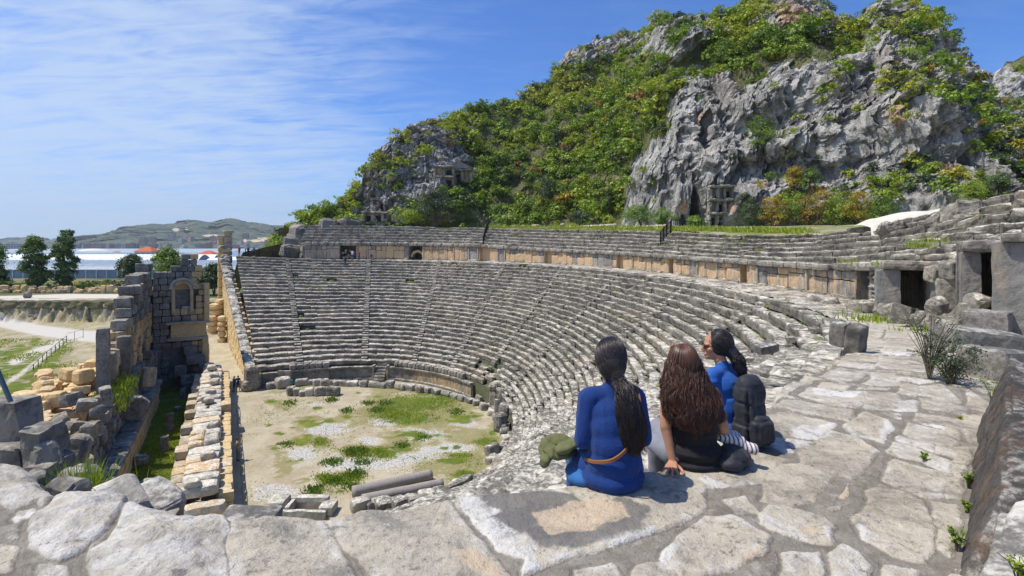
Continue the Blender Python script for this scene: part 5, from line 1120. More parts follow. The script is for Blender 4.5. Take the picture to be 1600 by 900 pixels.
# fallen columns
for lab, A, B, r in (('long fallen granite column shaft, the upper one of the pair in the orchestra', (551, 769, .38), (674, 741, .38), .36), ('fallen granite column shaft lying next to the block row', (566, 781, .34), (692, 755, .34), .32)):
    p, q = PZ(*A), PZ(*B); n = 24; f = np.linspace(0, 1, n); P = p + (q - p) * f[:, None]; rr = r * (1.0 - .06 * f) * np.where((f < .03) | (f > .97), 1.10, 1) ; rr[0] *= .93; rr[-1] *= .93
    V, Q, T = tube(P, rr, 28); V += (vnoise(V * 2, 4) * .012)[:, None]; a = Acc(); a.add(V, Q, T, .5, 0); s = NT('granite'); n1 = s.noise(20, 4, .7); n2 = s.noise(1.5, 4, .6); c = s.mix(s.ramp(n1, .4, .6), (.24, .215, .195), (.38, .345, .31)); c = s.mix(s.ramp(n2, .5, .7, 0, .5), c, (.22, .18, .15))
    tagp(a.build('fallen_column', s.done(c, .8, s.bump(n1, .3, .01)), None, True), lab, 'column', 'fallen columns in the orchestra')
# hollow stone frame at the near edge of the orchestra
def pit():
    a = Acc(); c = PZ(475, 800, 0)
    for k, (dx, dy, sx, sy, h) in enumerate(((-1.5, 0, 1.1, 1.3, .95), (.1, .55, 2.4, .5, .8), (.1, -.75, 2.9, .3, .55), (1.45, 0, .9, 1.2, .6), (-2.4, -.3, 1.3, .5, .45), (-.75, -.1, .25, 1.2, .7))):
        V, Q = rough_box(sx, sy, h, 4, .04, .12, k + 40, .1); V += np.array((c[0] + dx, c[1] + dy, -.06)); a.add(V, Q, None, None, .1)
    tagp(a.build('stone_basin', LS_PALE, None), 'hollow stone frame of slabs half hidden at the near edge of the orchestra', 'basin')
pit()
# blocks by the walkway on the right
big = dict(mat=LS_NEAR, seg=14, amp=.018)
def at(px, py, D): return PD(px, py, D)
def near_block(lab, px, py, D, size, rz, rx=0, ry=0, seed=1, mat=None, cut=.06, rn=.05, cat='block', name='stone_block', amp=.02, warm=0, seg=13, sink=.04):
    q = at(px, py, D); q[2] -= sink; return loose(name, lab, cat, q, size, rz, rx, ry, mat or LS_NEAR, warm, seed, seg, amp, rn, cut)
near_block('pitted upright grey block beside the bush at the right edge of the paving', 1548, 632, 5.9, (.50, .50, .68), .35, 0, .06, 21)
near_block('long slanting grey block behind the bush', 1535, 572, 8.3, (1.3, .8, .62), -.25, .0, .12, 22)
near_block('rough grey block lying below the tallest doorway', 1545, 528, 10.8, (1.9, .7, .62), .75, 0, .05, 23)
near_block('squared grey block on end where the seat rows meet the paving', 1336, 548, 7.9, (.26, .24, .46), .55, .16, -.2, 25, LS, .25, .12)
near_block('narrow grey block wedged next to the squared block by the seat rows', 1312, 535, 8.2, (.20, .24, .36), .5, .05, -.1, 26)
near_block('loose grey slab lying across the seat rows', 1195, 546, 10.2, (.44, .3, .17), .3, .1, -.15, 27)
near_block('fallen fluted slab at the foot of the walkway wall', 1420, 499, 15.5, (1.3, .5, .4), .5, .2, .2, 28, LS)
for k, (px, py, D, w, h) in enumerate(((1397, 497, 18, .7, .5), (1440, 508, 15, .5, .45), (1456, 512, 14, .5, .5), (1468, 505, 14, .5, .7), (1482, 508, 13.5, .6, .9), (1496, 518, 13, .5, .5), (1475, 520, 13, .4, .35), (1380, 490, 19, .8, .4), (1360, 488, 20.5, .7, .4), (1345, 487, 21.5, .8, .5), (1300, 482, 24, .9, .5), (1275, 478, 25, 1., .5), (1410, 504, 16.5, .5, .3), (1508, 505, 13, .5, .8))):
    q = at(px, py, D); q[2] -= .12; loose('rubble_stone', 'broken pale stone in the litter at the foot of the walkway wall', 'stone', q, (w, w * .8, h + .1), random.uniform(0, 3), random.gauss(0, .3), random.gauss(0, .2), LS, .1, 1000 + k, 6, .05, .2, .25, 'broken stones along the foot of the walkway wall')
# the great leaning slab at the right border
def big_rock():
    # prism: base outline on the paving, top edge sloping away
    a = Acc()
    def slab(c, seed, n=56):
        """c: 8 corners, bottom 4 then top 4, each ring in the same order"""
        V, Q = cube_grid(n, n, n // 2); U = V + .5; x, y, z = U[:, 0:1], U[:, 1:2], U[:, 2:3]; c = np.array(c, float)
        bt = (c[0] * (1 - x) * (1 - y) + c[1] * x * (1 - y) + c[2] * x * y + c[3] * (1 - x) * y); tp = (c[4] * (1 - x) * (1 - y) + c[5] * x * (1 - y) + c[6] * x * y + c[7] * (1 - x) * y)
        P = bt * (1 - z) + tp * z; cen = P.mean(0); dn = P - cen; dn /= np.linalg.norm(dn, axis=1)[:, None]
        m = np.sort(np.abs(V * 2), axis=1); e = np.clip(m[:, 1] - .86, 0, 1) / .14
        P -= dn * (.035 * e ** 2)[:, None]; P += dn * (fbm(P * 2.5, 4, seed) * .05 + ridged(P * 6, 4, seed + 1) * .012 + vnoise(P * 25, seed + 2) * .006 + ridged(P * np.array((14, 14, 5)), 3, seed + 3) * .008)[:, None]
        return P, Q
    B = lambda px, py, D: PD(px, py, D)
    # far tall slab: left face seen at a slant
    c = [B(1487, 935, 2.22), (3.4, 2.0, 14.2), (4.9, 4.2, 14.2), B(1531, 668, 4.15), None, None, None, None]
    c[4] = B(1566, 765, 2.5); c[5] = (3.3, 2.4, 15.0); c[6] = B(1680, 560, 4.5); c[7] = B(1578, 553, 4.15)
    P, Q = slab(c, 7, 64); a.add(P, Q, None, .3, .30)
    s = limestone('limestone_rock', (.125, .112, .10), (.035, .035, .034), (.44, .42, .38), (.22, .115, .06), sc=3.0, bumpd=.03, wt=.70, tops=.5, dk=.57)
    tagp(a.build('leaning_slab', s, None, True), 'tall dark brown and grey slab with a white crust on top at the right edge', 'slab')
    a = Acc(); c = [B(1502, 960, 1.95), (3.2, 1.2, 14.0), (3.6, 2.9, 14.2), B(1558, 860, 2.6), B(1520, 905, 2.02), (3.2, 1.2, 14.8), (3.8, 3.0, 15.2), B(1598, 748, 2.7)]
    P, Q = slab(c, 27, 48); a.add(P, Q, None, .3, 0)
    tagp(a.build('boulder', LS_NEAR, None, True), 'grey pitted boulder filling the lower right corner beside the dark slab', 'boulder')
big_rock()
# railings
def railing(P, h, label, post=1.5, bars=.16, name='railing', r=.02):
    P = [np.array(p, float) for p in P]; root = empty(name, P[0]); tagp(root, label, 'railing'); up = np.array((0, 0, 1.)); rl = Acc()
    for z in (h, h * .12): V, Q, T = tube([p + up * z for p in P], r * 1.3, 6); rl.add(V, Q, T)
    rl.build('rail', bpy.data.materials['black_metal'], root)
    L = np.concatenate(([0], np.cumsum([np.linalg.norm(b - a) for a, b in zip(P[:-1], P[1:])]))); f = lambda s_: np.array([np.interp(s_, L, [p[c] for p in P]) for c in range(3)])
    po = Acc(); ba = Acc()
    for s_ in np.arange(0, L[-1] + .01, post): V, Q, T = tube([f(s_) - up * .1, f(s_) + up * h * 1.05], r * 2, 6); po.add(V, Q, T)
    for s_ in np.arange(0, L[-1], bars): V, Q, T = tube([f(s_) + up * h * .12, f(s_) + up * h], r * .7, 5); ba.add(V, Q, T)
    po.build('post', bpy.data.materials['black_metal'], root); ba.build('bar', bpy.data.materials['black_metal'], root)
railing([(-46.5, 89.3, 13.9), (-42, 90.3, 13.6), (-37.5, 91.3, 13.3)], 1.3, 'black railing along the top of the far end of the seats', 2.2, .3, r=.035)
railing([PD(1032, 381, 52), PD(1042, 368, 54), PD(1049, 362, 55)], 1.2, 'black stair railing climbing the upper seats below the cave', 1.2, .3, r=.035)
railing([PD(1049, 362, 56), PD(1072, 364, 57), PD(1094, 366, 57)], 1.3, 'black railing on the level top of the upper seats below the cave', 1.6, .3, r=.035)
railing([PD(1096, 361, 60), PD(1115, 362, 60)], 1.3, 'short black railing in front of the tomb front beside the cave', 1.2, .35, r=.035)
railing([PD(755, 381, 85), PD(759, 366, 88), PD(763, 357, 90)], 1.3, 'dark stair railing in the middle of the far upper seats', 1.4, .3, r=.05)
railing([PZ(130, 527, 1.), PZ(118, 531, 1.), PZ(104, 534, 1.)], 1.3, 'slim fence at the bend of the gravel track', 2.5, 8, r=.015)
railing([PZ(104, 535, 1.), PZ(75, 560, 1.), PZ(45, 590, 1.)], 1.0, 'low post fence beside the green strip behind the ruin', 2.8, 30, r=.022)
# ------------------------------------------------------------------ foliage
def foliage_mat():
    s = NT('foliage'); s.n.remove(s.b); out = [n for n in s.n if n.type == 'OUTPUT_MATERIAL'][0]
    r = s.node('ShaderNodeValToRGB'); h = s.attr('hue'); s.l.new(h, r.inputs[0]); e = r.color_ramp.elements
    cols = [(0, (.045, .070, .035)), (.16, (.080, .115, .055)), (.30, (.10, .19, .026)), (.45, (.22, .34, .028)), (.58, (.36, .42, .032)), (.70, (.44, .38, .04)), (.80, (.44, .28, .03)), (.90, (.32, .16, .045)), (1, (.22, .15, .09))]
    e[0].position, e[0].color = cols[0][0], (*cols[0][1], 1); e[1].position, e[1].color = cols[-1][0], (*cols[-1][1], 1)
    for p, c in cols[1:-1]: q = e.new(p); q.color = (*c, 1)
    t = s.attr('tone'); c = s.mix(1., r.outputs[0], s.mix(t, (.55, .58, .6), (1.35, 1.3, 1.15)), 'MULTIPLY')
    d = s.node('ShaderNodeBsdfDiffuse'); tr = s.node('ShaderNodeBsdfTranslucent'); g = s.node('ShaderNodeBsdfGlossy'); g.inputs['Roughness'].default_value = .5
    s.l.new(c, d.inputs[0]); s.l.new(c, tr.inputs[0]); m = s.node('ShaderNodeMixShader'); m.inputs[0].default_value = .32; s.l.new(d.outputs[0], m.inputs[1]); s.l.new(tr.outputs[0], m.inputs[2])
    m2 = s.node('ShaderNodeMixShader'); m2.inputs[0].default_value = .04; s.l.new(m.outputs[0], m2.inputs[1]); s.l.new(g.outputs[0], m2.inputs[2]); s.l.new(m2.outputs[0], out.inputs[0]); return s.m
FOL = foliage_mat()
BARK = NT('bark'); _n = BARK.noise(6, 5, .7, .3, (1, 1, .3)); BARK.done(BARK.mix(_n, (.07, .055, .04), (.17, .14, .11)), .95, BARK.bump(_n, .6, .03)); BARK = BARK.m
def leaf_cloud(lobes, nclump, per, size, g, spread=.22, flat=1., tri=False):
    """quads in clumps over the lobes [(centre, radii)]; returns verts (4n,3) and a per-vertex tone"""
    C = np.array([l[0] for l in lobes], float); Rr = np.array([l[1] for l in lobes], float); w = (Rr.prod(1)) ** (2 / 3); k = g.choice(len(lobes), nclump, p=w / w.sum())
    d = g.normal(size=(nclump, 3)); d /= np.linalg.norm(d, axis=1)[:, None]; d[:, 2] = np.where(d[:, 2] < -.35, -d[:, 2], d[:, 2]); rad = g.uniform(.62, 1.02, nclump) ** .7
    cc = C[k] + d * Rr[k] * rad[:, None]; cr = Rr[k].mean(1) * spread * g.uniform(.7, 1.4, nclump)
    n = nclump * per; kk = np.repeat(np.arange(nclump), per); off = g.normal(size=(n, 3)) * .6; off[:, 2] *= .7 * flat
    p = cc[kk] + off * cr[kk][:, None]; nr = d[kk] * 1.1 + g.normal(size=(n, 3)) * .5 + np.array((0, 0, .35)); nr /= np.linalg.norm(nr, axis=1)[:, None]
    a = np.cross(nr, g.normal(size=(n, 3))); a /= np.linalg.norm(a, axis=1)[:, None] + 1e-9; b = np.cross(nr, a); s = size * g.uniform(.6, 1.3, n)[:, None]
    a *= s * .5; b *= s * .36; V = (np.stack([p - a, p + a, p + b * 1.9], 1) if tri else np.stack([p - a, p + b * .9, p + a, p - b * .9], 1)).reshape(-1, 3); tone = np.repeat(np.clip(g.normal(.5, .2, nclump)[kk] + g.normal(0, .12, n), 0, 1), 3 if tri else 4)
    return V, tone
def quads(n): return np.arange(4 * n).reshape(-1, 4)
def lobes_for(w, h, g, n=6, base=.12):
    L = []
    for i in range(n):
        f = (i + .5) / n; a = g.uniform(0, 2 * math.pi); r = w * .5 * .45 * math.sin(math.pi * min(.95, f + .1)) ; z = h * (base + (1 - base) * (.25 + .6 * f)); rr = w * .5 * (.45 + .25 * math.sin(math.pi * (.2 + .7 * f)))
        L.append(((r * math.cos(a), r * math.sin(a), z), (rr, rr, min(rr, h * .3))))
    return L
def tree(name, label, cat, q, w, h, hue, g, nclump=60, per=40, leaf=.25, nl=7, trunk=True, base=.12, group=None, thr=.12, huevar=.05, tall=False):
    root = empty(name, q); tagp(root, label, cat, group); root['_local'] = 1
    if tall: L = [((g.normal(0, w * .08), g.normal(0, w * .08), h * (base + (1 - base) * (i + .6) / nl)), (w * .5 * (.55 + .45 * math.sin(math.pi * (i + 1.) / (nl + 1))),) * 2 + (h * .75 / nl,)) for i in range(nl)]
    else: L = lobes_for(w, h, g, nl, base)
    V, t = leaf_cloud(L, nclump, per, leaf, g, .30); n = len(V) // 4; hv = np.repeat(np.repeat(np.clip(hue + g.normal(0, huevar, nclump), 0, 1), per), 4)
    mesh_np('crown', V, quads(n), FOL, root, False, {'hue': hv, 'tone': t})
    if trunk:
        a = Acc(); top = h * .6; P = [(0, 0, -.3), (g.normal(0, .04) * h, 0, top * .4), (g.normal(0, .05) * h, g.normal(0, .05) * h, top)]; V, Q, T = tube(catmull(P, 7), np.linspace(h * .03, h * .012, 7), 8); a.add(V, Q, T)
        for l in L[:6]: V, Q, T = tube(catmull([(0, 0, h * base * .8), np.array(l[0]) * (.5, .5, .8), np.array(l[0])], 5), np.linspace(h * .017, h * .004, 5), 6); a.add(V, Q, T)
        a.build('trunk', BARK, root)
    return root
def mtn_point(px, py):
    d = (MPX - px) ** 2 + (MPY - py) ** 2 * 1.0; k = np.unravel_index(np.argmin(d), d.shape); return MP[k]
SCRUB_SKIP = [(1086, 325, 24, 42), (1128, 322, 26, 42), (1096, 215, 12, 36), (597, 330, 32, 26), (712, 262, 34, 26), (692, 236, 12, 22), (1350, 178, 8, 20), (655, 190, 20, 10)]
def build_scrub():
    g = np.random.default_rng(21)
    ns, nv = MP.shape[:2]; A = MP[1:, 1:nv - 14] - MP[:-1, :nv - 15]; e1 = (MP[1:, :nv - 15] - MP[:-1, :nv - 15]); e2 = (MP[:-1, 1:nv - 14] - MP[:-1, :nv - 15]); cr = np.cross(e1, e2); ar = np.linalg.norm(cr, axis=2); up = cr[..., 2] / (ar + 1e-9)
    up = np.abs(up); P = MP[:-1, :nv - 15].reshape(-1, 3); rk = MR[:-1, :nv - 15].ravel(); ar = ar.ravel(); up = up.ravel(); px = MPX[:-1, :nv - 15].ravel(); py = MPY[:-1, :nv - 15].ravel()
    cl = fbm(P * .055, 3, 141); cl2 = fbm(P * .15, 2, 144)
    up = np.convolve(up, np.ones(5) / 5, 'same')
    dens = np.where(rk < .5, 1.0 * sstep(-.45, -.02, cl2), (.06 + .5 * sstep(.05, .35, cl)) * (.25 + 1.6 * sstep(.3, .75, up)))
    # thickets low on the right, the band between the peaks
    for cx, cy, rx, ry, a in ((1290, 330, 120, 34, 1.2), (1200, 340, 60, 20, 1.), (1240, 75, 150, 22, .8), (1240, 270, 40, 30, .6), (1500, 150, 40, 60, .9), (1440, 60, 30, 40, .7), (1500, 300, 50, 24, .8), (1560, 250, 60, 50, .6), (1420, 90, 30, 26, .6), (1010, 180, 30, 30, .4), (1010, 300, 16, 40, .3), (960, 60, 60, 8, .8), (1130, 90, 40, 20, .9), (1120, 30, 50, 14, .6), (1250, 145, 30, 20, .4), (1410, 120, 30, 30, .5)):
        dens = np.maximum(dens, a * np.clip(1.3 - np.hypot((px - cx) / rx, (py - cy) / ry), 0, 1) * sstep(-.4, .1, cl2))
    for cx, cy, rx, ry in SCRUB_SKIP: dens = np.where(np.hypot((px - cx) / rx, (py - cy) / ry) < 1, 0, dens)
    w = dens * ar; N = 3900; k = g.choice(len(P), N, p=w / w.sum())
    # far ridge
    rp = RP.reshape(-1, 3); rr = RR.ravel(); kk = g.choice(len(rp), 420, p=(1.15 - rr * .95) / (1.15 - rr * .95).sum())
    Q = np.concatenate([P[k], rp[kk]]); isr = np.concatenate([rk[k] > .5, rr[kk] > .5]); N = len(Q)
    size = np.where(isr, g.uniform(.6, 1.3, N), g.uniform(.8, 2.0, N)) * g.choice([.6, .9, 1.1, 1.6], N)
    dist = Q[:, 1]; patch = fbm(Q * .06, 3, 151); hue = np.clip(.485 + patch * .22 + g.normal(0, .06, N), .1, .62)
    hue = np.where(g.random(N) < .02 + .05 * isr, g.uniform(.64, .80, N), hue); hue = np.where(g.random(N) < .09 + .14 * isr, g.uniform(0, .18, N), hue); hue = np.where(g.random(N) < .012, g.uniform(.88, 1., N), hue)
    var = []
    for v in range(10):
        L = [((g.normal(0, .45), g.normal(0, .45), g.uniform(.1, .7)), (g.uniform(.45, .75),) * 3) for _ in range(5)]; var.append(leaf_cloud(L, 52, 7, .22, g, .24, tri=True))
    vi = g.integers(0, 10, N); Vs, Hs, Ts = [], [], []
    for v in range(10):
        m = np.where(vi == v)[0]; B, t = var[v]; an = g.uniform(0, 2 * math.pi, len(m)); ca, sa = np.cos(an), np.sin(an)
        X = B[:, 0][None] * ca[:, None] - B[:, 1][None] * sa[:, None]; Y = B[:, 0][None] * sa[:, None] + B[:, 1][None] * ca[:, None]; Z = np.broadcast_to(B[:, 2][None], X.shape)
        W = np.stack([X, Y, Z * g.uniform(.8, 1.25, len(m))[:, None]], 2) * size[m][:, None, None] + Q[m][:, None, :] - np.array((0, .25, .15)); Vs.append(W.reshape(-1, 3)); Hs.append(np.repeat(hue[m], len(B))); Ts.append(np.tile(t, len(m)) * .8 + np.repeat(g.uniform(0, .2, len(m)), len(B)))
    V = np.concatenate(Vs); o = mesh_np('hillside_scrub', V, np.arange(len(V)).reshape(-1, 3), FOL, None, False, {'hue': np.concatenate(Hs), 'tone': np.concatenate(Ts)}); tagp(o, 'dense green and yellow scrub covering the mountain slope', 'scrub', kind='stuff')
build_scrub()
G = np.random.default_rng(33)
def bush_at(px, py, wpx, hpx, hue, label, D=None, group=None, name='bush', cat='bush', **k):
    q = np.array(mtn_point(px, py)) if D is None else PD(px, py, D); s = q[1] / F; k.setdefault('nclump', 60); k['nclump'] = int(k['nclump'] * 1.5); k.setdefault('per', 40)
    return tree(name, label, cat, q - np.array((0, .6, .4)), wpx * s, hpx * s + .4, hue, G, leaf=k.pop('leaf', max(.12, s * 1.8)), **k)
bush_at(683, 356, 64, 58, .03, 'big dark round bush standing at the foot of the green slope', D=112, nclump=90, per=50)
bush_at(640, 354, 40, 26, .50, 'bright yellow green bush left of the big dark bush', D=110)
bush_at(1000, 356, 64, 32, .36, 'broad fresh green bush on the terrace left of the cave', D=84, nclump=80)
bush_at(1034, 358, 44, 28, .38, 'fresh green bush next to the cave mouth railing', D=80)
bush_at(1083, 360, 34, 20, .42, 'small green bush in front of the dark cave mouth', D=74)
bush_at(948, 354, 24, 16, .55, 'small yellowish bush behind the pale terrace wall', D=92)
bush_at(1175, 258, 52, 74, .33, 'large leafy tree clinging to the middle of the cliff', nclump=90, per=44, huevar=.08, name='tree', cat='tree')
bush_at(1135, 112, 54, 46, .34, 'dark green tree on the brow of the cliff', nclump=70, name='tree', cat='tree')
bush_at(848, 330, 46, 50, .10, 'dull grey green bush low in the green slope'); bush_at(950, 338, 44, 44, .12, 'bluish grey bush at the bottom of the slope near the cliff')
bush_at(905, 352, 36, 20, .15, 'small greyish shrub above the terrace wall', D=98)
for k, (px, py, w, h, hu, lab) in enumerate(((1170, 362, 44, 46, .16, 'olive grey bush right of the tomb front'), (1205, 366, 50, 58, .78, 'rusty orange bush beside the tomb front'), (1240, 366, 54, 60, .40, 'green bush between the two orange bushes under the cliff'), (1275, 368, 60, 74, .82, 'tallest rusty orange bush under the cliff'), (1310, 368, 56, 66, .46, 'olive green bush in the middle of the thicket under the cliff'), (1338, 368, 44, 72, .76, 'golden orange bush toward the right end of the thicket'), (1368, 366, 52, 56, .36, 'bright green bush at the right end of the thicket'), (1256, 300, 40, 34, .30, 'dark green bush above the orange thicket'), (1226, 305, 34, 40, .72, 'yellow bush above the thicket'), (1150, 330, 30, 26, .12, 'grey green shrub growing on the tomb front'), (1496, 322, 46, 36, .46, 'bright green bush above the upper seats at the right'), (1560, 300, 40, 30, .2, 'dull green bush above the highest seats at the far right'), (1420, 260, 26, 24, .72, 'yellow bush on the lower right of the cliff'))):
    bush_at(px, py, w, h, hu, lab, D=(float(mtn_point(px, min(py, 352))[1]) - 3.0) if py > 340 else None, huevar=.07, nclump=70)
# trees on the plain
for px, py, wp, hp, hu, lab, D, sl in ((56, 460, 32, 84, .30, 'tall shaggy tree, left one of the leaning pair on the plain', 128, 1), (101, 456, 28, 94, .26, 'tallest narrow tree of the pair on the plain', 130, 1), (206, 438, 36, 48, .22, 'round dark green tree in front of the glasshouses', 150, 0), (262, 436, 48, 58, .42, 'light green tree behind the stepped stage wall', 150, 0), (334, 460, 42, 48, .16, 'small round tree in the gap beside the side wall', 121, 0), (-14, 462, 40, 76, .33, 'half hidden green tree at the left edge of the plain', 128, 1)):
    q = PD(px, py, D); q[2] = 3.9; s = D / F; tree('tree', lab, 'tree', q, wp * s, hp * s + (py - HY) * 0, hu, G, 260, 44, .46, 9, True, .03, tall=bool(sl), huevar=.05)
for k, (px, hu, w, D) in enumerate(((30, .5, 30, 132), (80, .35, 20, 133), (118, .62, 26, 135), (135, .35, 20, 136), (150, .2, 26, 139), (172, .18, 26, 141), (190, .2, 30, 143), (128, .55, 30, 131), (10, .3, 26, 130), (230, .14, 24, 146), (215, .6, 22, 133), (100, .58, 16, 131), (250, .15, 22, 150), (160, .60, 18, 134))):
    q = PD(px, 445, D); q[2] = 3.8; s = D / F; tree('shrub', ('yellowish', 'green')[hu < .5] + ' low shrub in the hedge line before the glasshouses', 'shrub', q, w * s, 14 * s, hu, G, 26, 26, .32, 5, False, .05, group='low shrubs before the glasshouses')
# small plants in the joints of the seats
def build_weeds():
    g = np.random.default_rng(8); V, H, T = [], [], []
    W = list(WEEDS)
    for x, y, z, s in W:
        v, t = leaf_cloud([((0, 0, s * .3), (s, s, s * .5))], 7, 5, max(.05, .0028 * y), g, .4); V.append(v + np.array((x, y, z))); hu = g.choice([.36, .45, .52, .60]); H.append(np.full(len(v), hu)); T.append(t)
    V = np.concatenate(V); o = mesh_np('seat_weeds', V, quads(len(V) // 4), FOL, None, False, {'hue': np.concatenate(H), 'tone': np.concatenate(T)}); tagp(o, 'small green weeds growing in the joints between the seats', 'weeds', kind='stuff')
def grass_seed(): pass
build_weeds()
def grass_patch(pts, hgt, wid, name, label, hue=(.38, .55), per=9, spread=.12, kind='stuff', cat='grass', seed=3):
    g = np.random.default_rng(seed); pts = np.asarray(pts, float); n = len(pts) * per; p = np.repeat(pts, per, 0) + np.column_stack([g.normal(0, spread, n), g.normal(0, spread, n), np.zeros(n)])
    a = g.uniform(0, 2 * math.pi, n); u = np.stack([np.cos(a), np.sin(a), 0 * a], 1); lean = g.normal(0, .35, (n, 3)); lean[:, 2] = 1; lean /= np.linalg.norm(lean, axis=1)[:, None]; h = hgt * g.uniform(.5, 1.3, n)[:, None]; w = wid * g.uniform(.6, 1.2, n)[:, None]
    V = np.stack([p - u * w, p + u * w, p + lean * h * .7 + u * w * .7, p + lean * h], 1).reshape(-1, 3)
    o = mesh_np(name, V, quads(n), FOL, None, False, {'hue': np.repeat(g.uniform(*hue, n), 4), 'tone': np.repeat(g.uniform(.2, .9, n), 4)}); tagp(o, label, cat, kind=kind); return o
g_ = np.random.default_rng(4)
pts = [ST(s_, t_, -.02) for s_, t_ in zip(g_.uniform(-2, 26, 5200), g_.uniform(2.3, 5.7, 5200))]; grass_patch(pts, .11, .035, 'court_grass', 'lush grass carpeting the narrow court between the stage walls', (.44, .64), 5)
pts = []
for cx, cy, rx, ry, n in ((655, 632, 70, 20, 700), (700, 618, 45, 10, 260), (610, 645, 36, 12, 240), (640, 655, 56, 10, 260), (560, 706, 22, 8, 200), (597, 708, 22, 9, 200), (727, 742, 20, 7, 150), (527, 750, 26, 8, 180), (487, 776, 9, 5, 80), (505, 745, 10, 5, 80), (552, 745, 16, 6, 110), (720, 712, 20, 4, 70), (760, 690, 22, 8, 120), (630, 695, 14, 6, 70), (500, 766, 8, 4, 50), (500, 690, 14, 8, 80), (740, 722, 22, 6, 100)):
    for _ in range(n): a, r = g_.uniform(0, 2 * math.pi), math.sqrt(g_.random()); pts.append(PZ(cx + rx * r * math.cos(a), cy + ry * r * math.sin(a), 0.))
pts += [P_ for P_ in (PZ(a, b, 0.) for a, b in zip(g_.uniform(385, 775, 2600), g_.uniform(612, 785, 2600))) if math.hypot(P_[0] + 18, P_[1] - 46) < 15 and vnoise(P_[None] * .45, 12)[0] > .05]
grass_patch(pts, .09, .04, 'orchestra_grass', 'patches of low grass scattered over the orchestra floor', (.34, .64), 4, .35)
pts = []
for cx, cy, rx, ry, n in ((519, 625, 9, 4, 60), (543, 642, 8, 4, 60), (575, 630, 8, 3, 50), (453, 630, 7, 5, 50), (590, 640, 10, 4, 60), (602, 630, 10, 4, 50), (714, 644, 9, 5, 70), (558, 706, 16, 6, 120), (519, 722, 12, 4, 70), (556, 738, 8, 5, 60), (486, 776, 7, 4, 50), (524, 752, 10, 4, 60), (490, 764, 6, 3, 40), (552, 760, 8, 4, 40), (447, 695, 6, 4, 30), (660, 684, 6, 3, 30), (628, 696, 8, 4, 40), (568, 722, 12, 4, 50)):
    for _ in range(n): a, r = g_.uniform(0, 2 * math.pi), math.sqrt(g_.random()); pts.append(PZ(cx + rx * r * math.cos(a), cy + ry * r * math.sin(a), 0.))
grass_patch(pts, .16, .06, 'orchestra_weeds', 'dark green clumps of broad leaved weeds on the orchestra floor', (.26, .42), 4, .28, cat='weeds')
pts = [P_ for P_ in (PZ(a, b, 1.15) for a, b in zip(g_.uniform(-60, 110, 5200), g_.uniform(530, 640, 5200))) if (P_[:2] - S0) @ SN > 13.5 and vnoise(P_[None] * .22, 3)[0] > .02 and d_line(*[np.array([v]) for v in proj(P_[None])], [(90, 540), (50, 572), (5, 603), (-40, 640)])[0] > 9]; grass_patch(pts, .18, .06, 'field_grass', 'rough green grass on the field behind the stage ruin', (.42, .66), 5, .5)
pts = [ST(a, b, c) for a, b, c in zip(g_.uniform(9, 17, 500), g_.uniform(6.2, 8, 500), g_.uniform(4.2, 5.4, 500))]; grass_patch(pts, .4, .035, 'ruin_grass', 'tufts of grass rooted in the middle tiers of the stage ruin', (.34, .6), 6, .15)
def plant(name, label, q, w, h, hue, n=26, per=12, leaf=.02, stems=10, cat='plant', seed=5, spread=.34, group=None, flower=None):
    g = np.random.default_rng(seed); root = empty(name, q); root['_local'] = 1; tagp(root, label, cat, group); a = Acc(); ends = []
    for k in range(stems):
        an = g.uniform(0, 2 * math.pi); r = w * .5 * math.sqrt(g.random()); e = np.array((r * math.cos(an), r * math.sin(an), h * g.uniform(.55, 1.))); P = catmull([(0, 0, -.04), e * (.35, .35, .55), e], 6); V, Q, T = tube(P, np.linspace(.004, .0015, 6) * max(1, h / .4), 5); a.add(V, Q, T); ends.append(P)
    a.build('stem', BARK, root)
    L = []
    for P in ends:
        for q_ in P[2:]: L.append((q_, (w * .12, w * .12, h * .10)))
    V, t = leaf_cloud(L, n * 3, per, leaf, g, .5); m = len(V) // 4; mesh_np('leaves', V, quads(m), FOL, root, False, {'hue': np.repeat(np.clip(hue + g.normal(0, .05, m), 0, 1), 4), 'tone': t}); return root
q = PG(1484, 600); plant('bush', 'airy grey green bush growing out of the paving by the pitted block', q + np.array((0, 0, -.05)), .70, .50, .12, 46, 14, .026, 26, 'bush', 11)
q = PG(1452, 592); plant('bush', 'thin twiggy sprays leaning left of the airy bush', q, .66, .74, .14, 30, 9, .024, 24, 'bush', 12)
for k, (px, py, w, h, hu, lab) in enumerate(((1497, 862, .11, .12, .42, 'bright leafy weed at the foot of the dark slab nearest to us'), (1513, 762, .07, .11, .45, 'small green weed squeezed against the lower dark slab'), (1510, 800, .05, .06, .48, 'tiny green weed between two others along the dark slab'), (1551, 632, .20, .25, .44, 'green creeper sprig beside the pitted block'), (1443, 720, .07, .05, .44, 'little green sprig in a paving joint'), (1594, 905, .16, .10, .50, 'mossy yellow green cushion in the bottom right corner'), (1500, 655, .07, .03, .6, 'flat yellow moss spot in the paving by the right wall'), (1404, 830, .0, .0, 0, ''))):
    if w: q = PG(px, py) if px < 1590 else PD(1592, 905, 1.95); plant('weed', lab, q, w, h, hu, 16, 8, .013, 9, 'weed', 40 + k)
pts = []
if False: pass
for px, py, D in ((120, 760, 7.4), (128, 750, 7.6), (112, 768, 7.2), (136, 766, 7.6), (105, 752, 8)):
    q = PD(px, py + 14, D); pts += [q + np.array((g_.normal(0, .18), g_.normal(0, .15), 0)) for _ in range(16)]
grass_patch(pts, .42, .009, 'wall_weeds', 'slender flowering weeds growing behind the near boulders', (.36, .6), 5, .05, cat='weeds')
pts = []
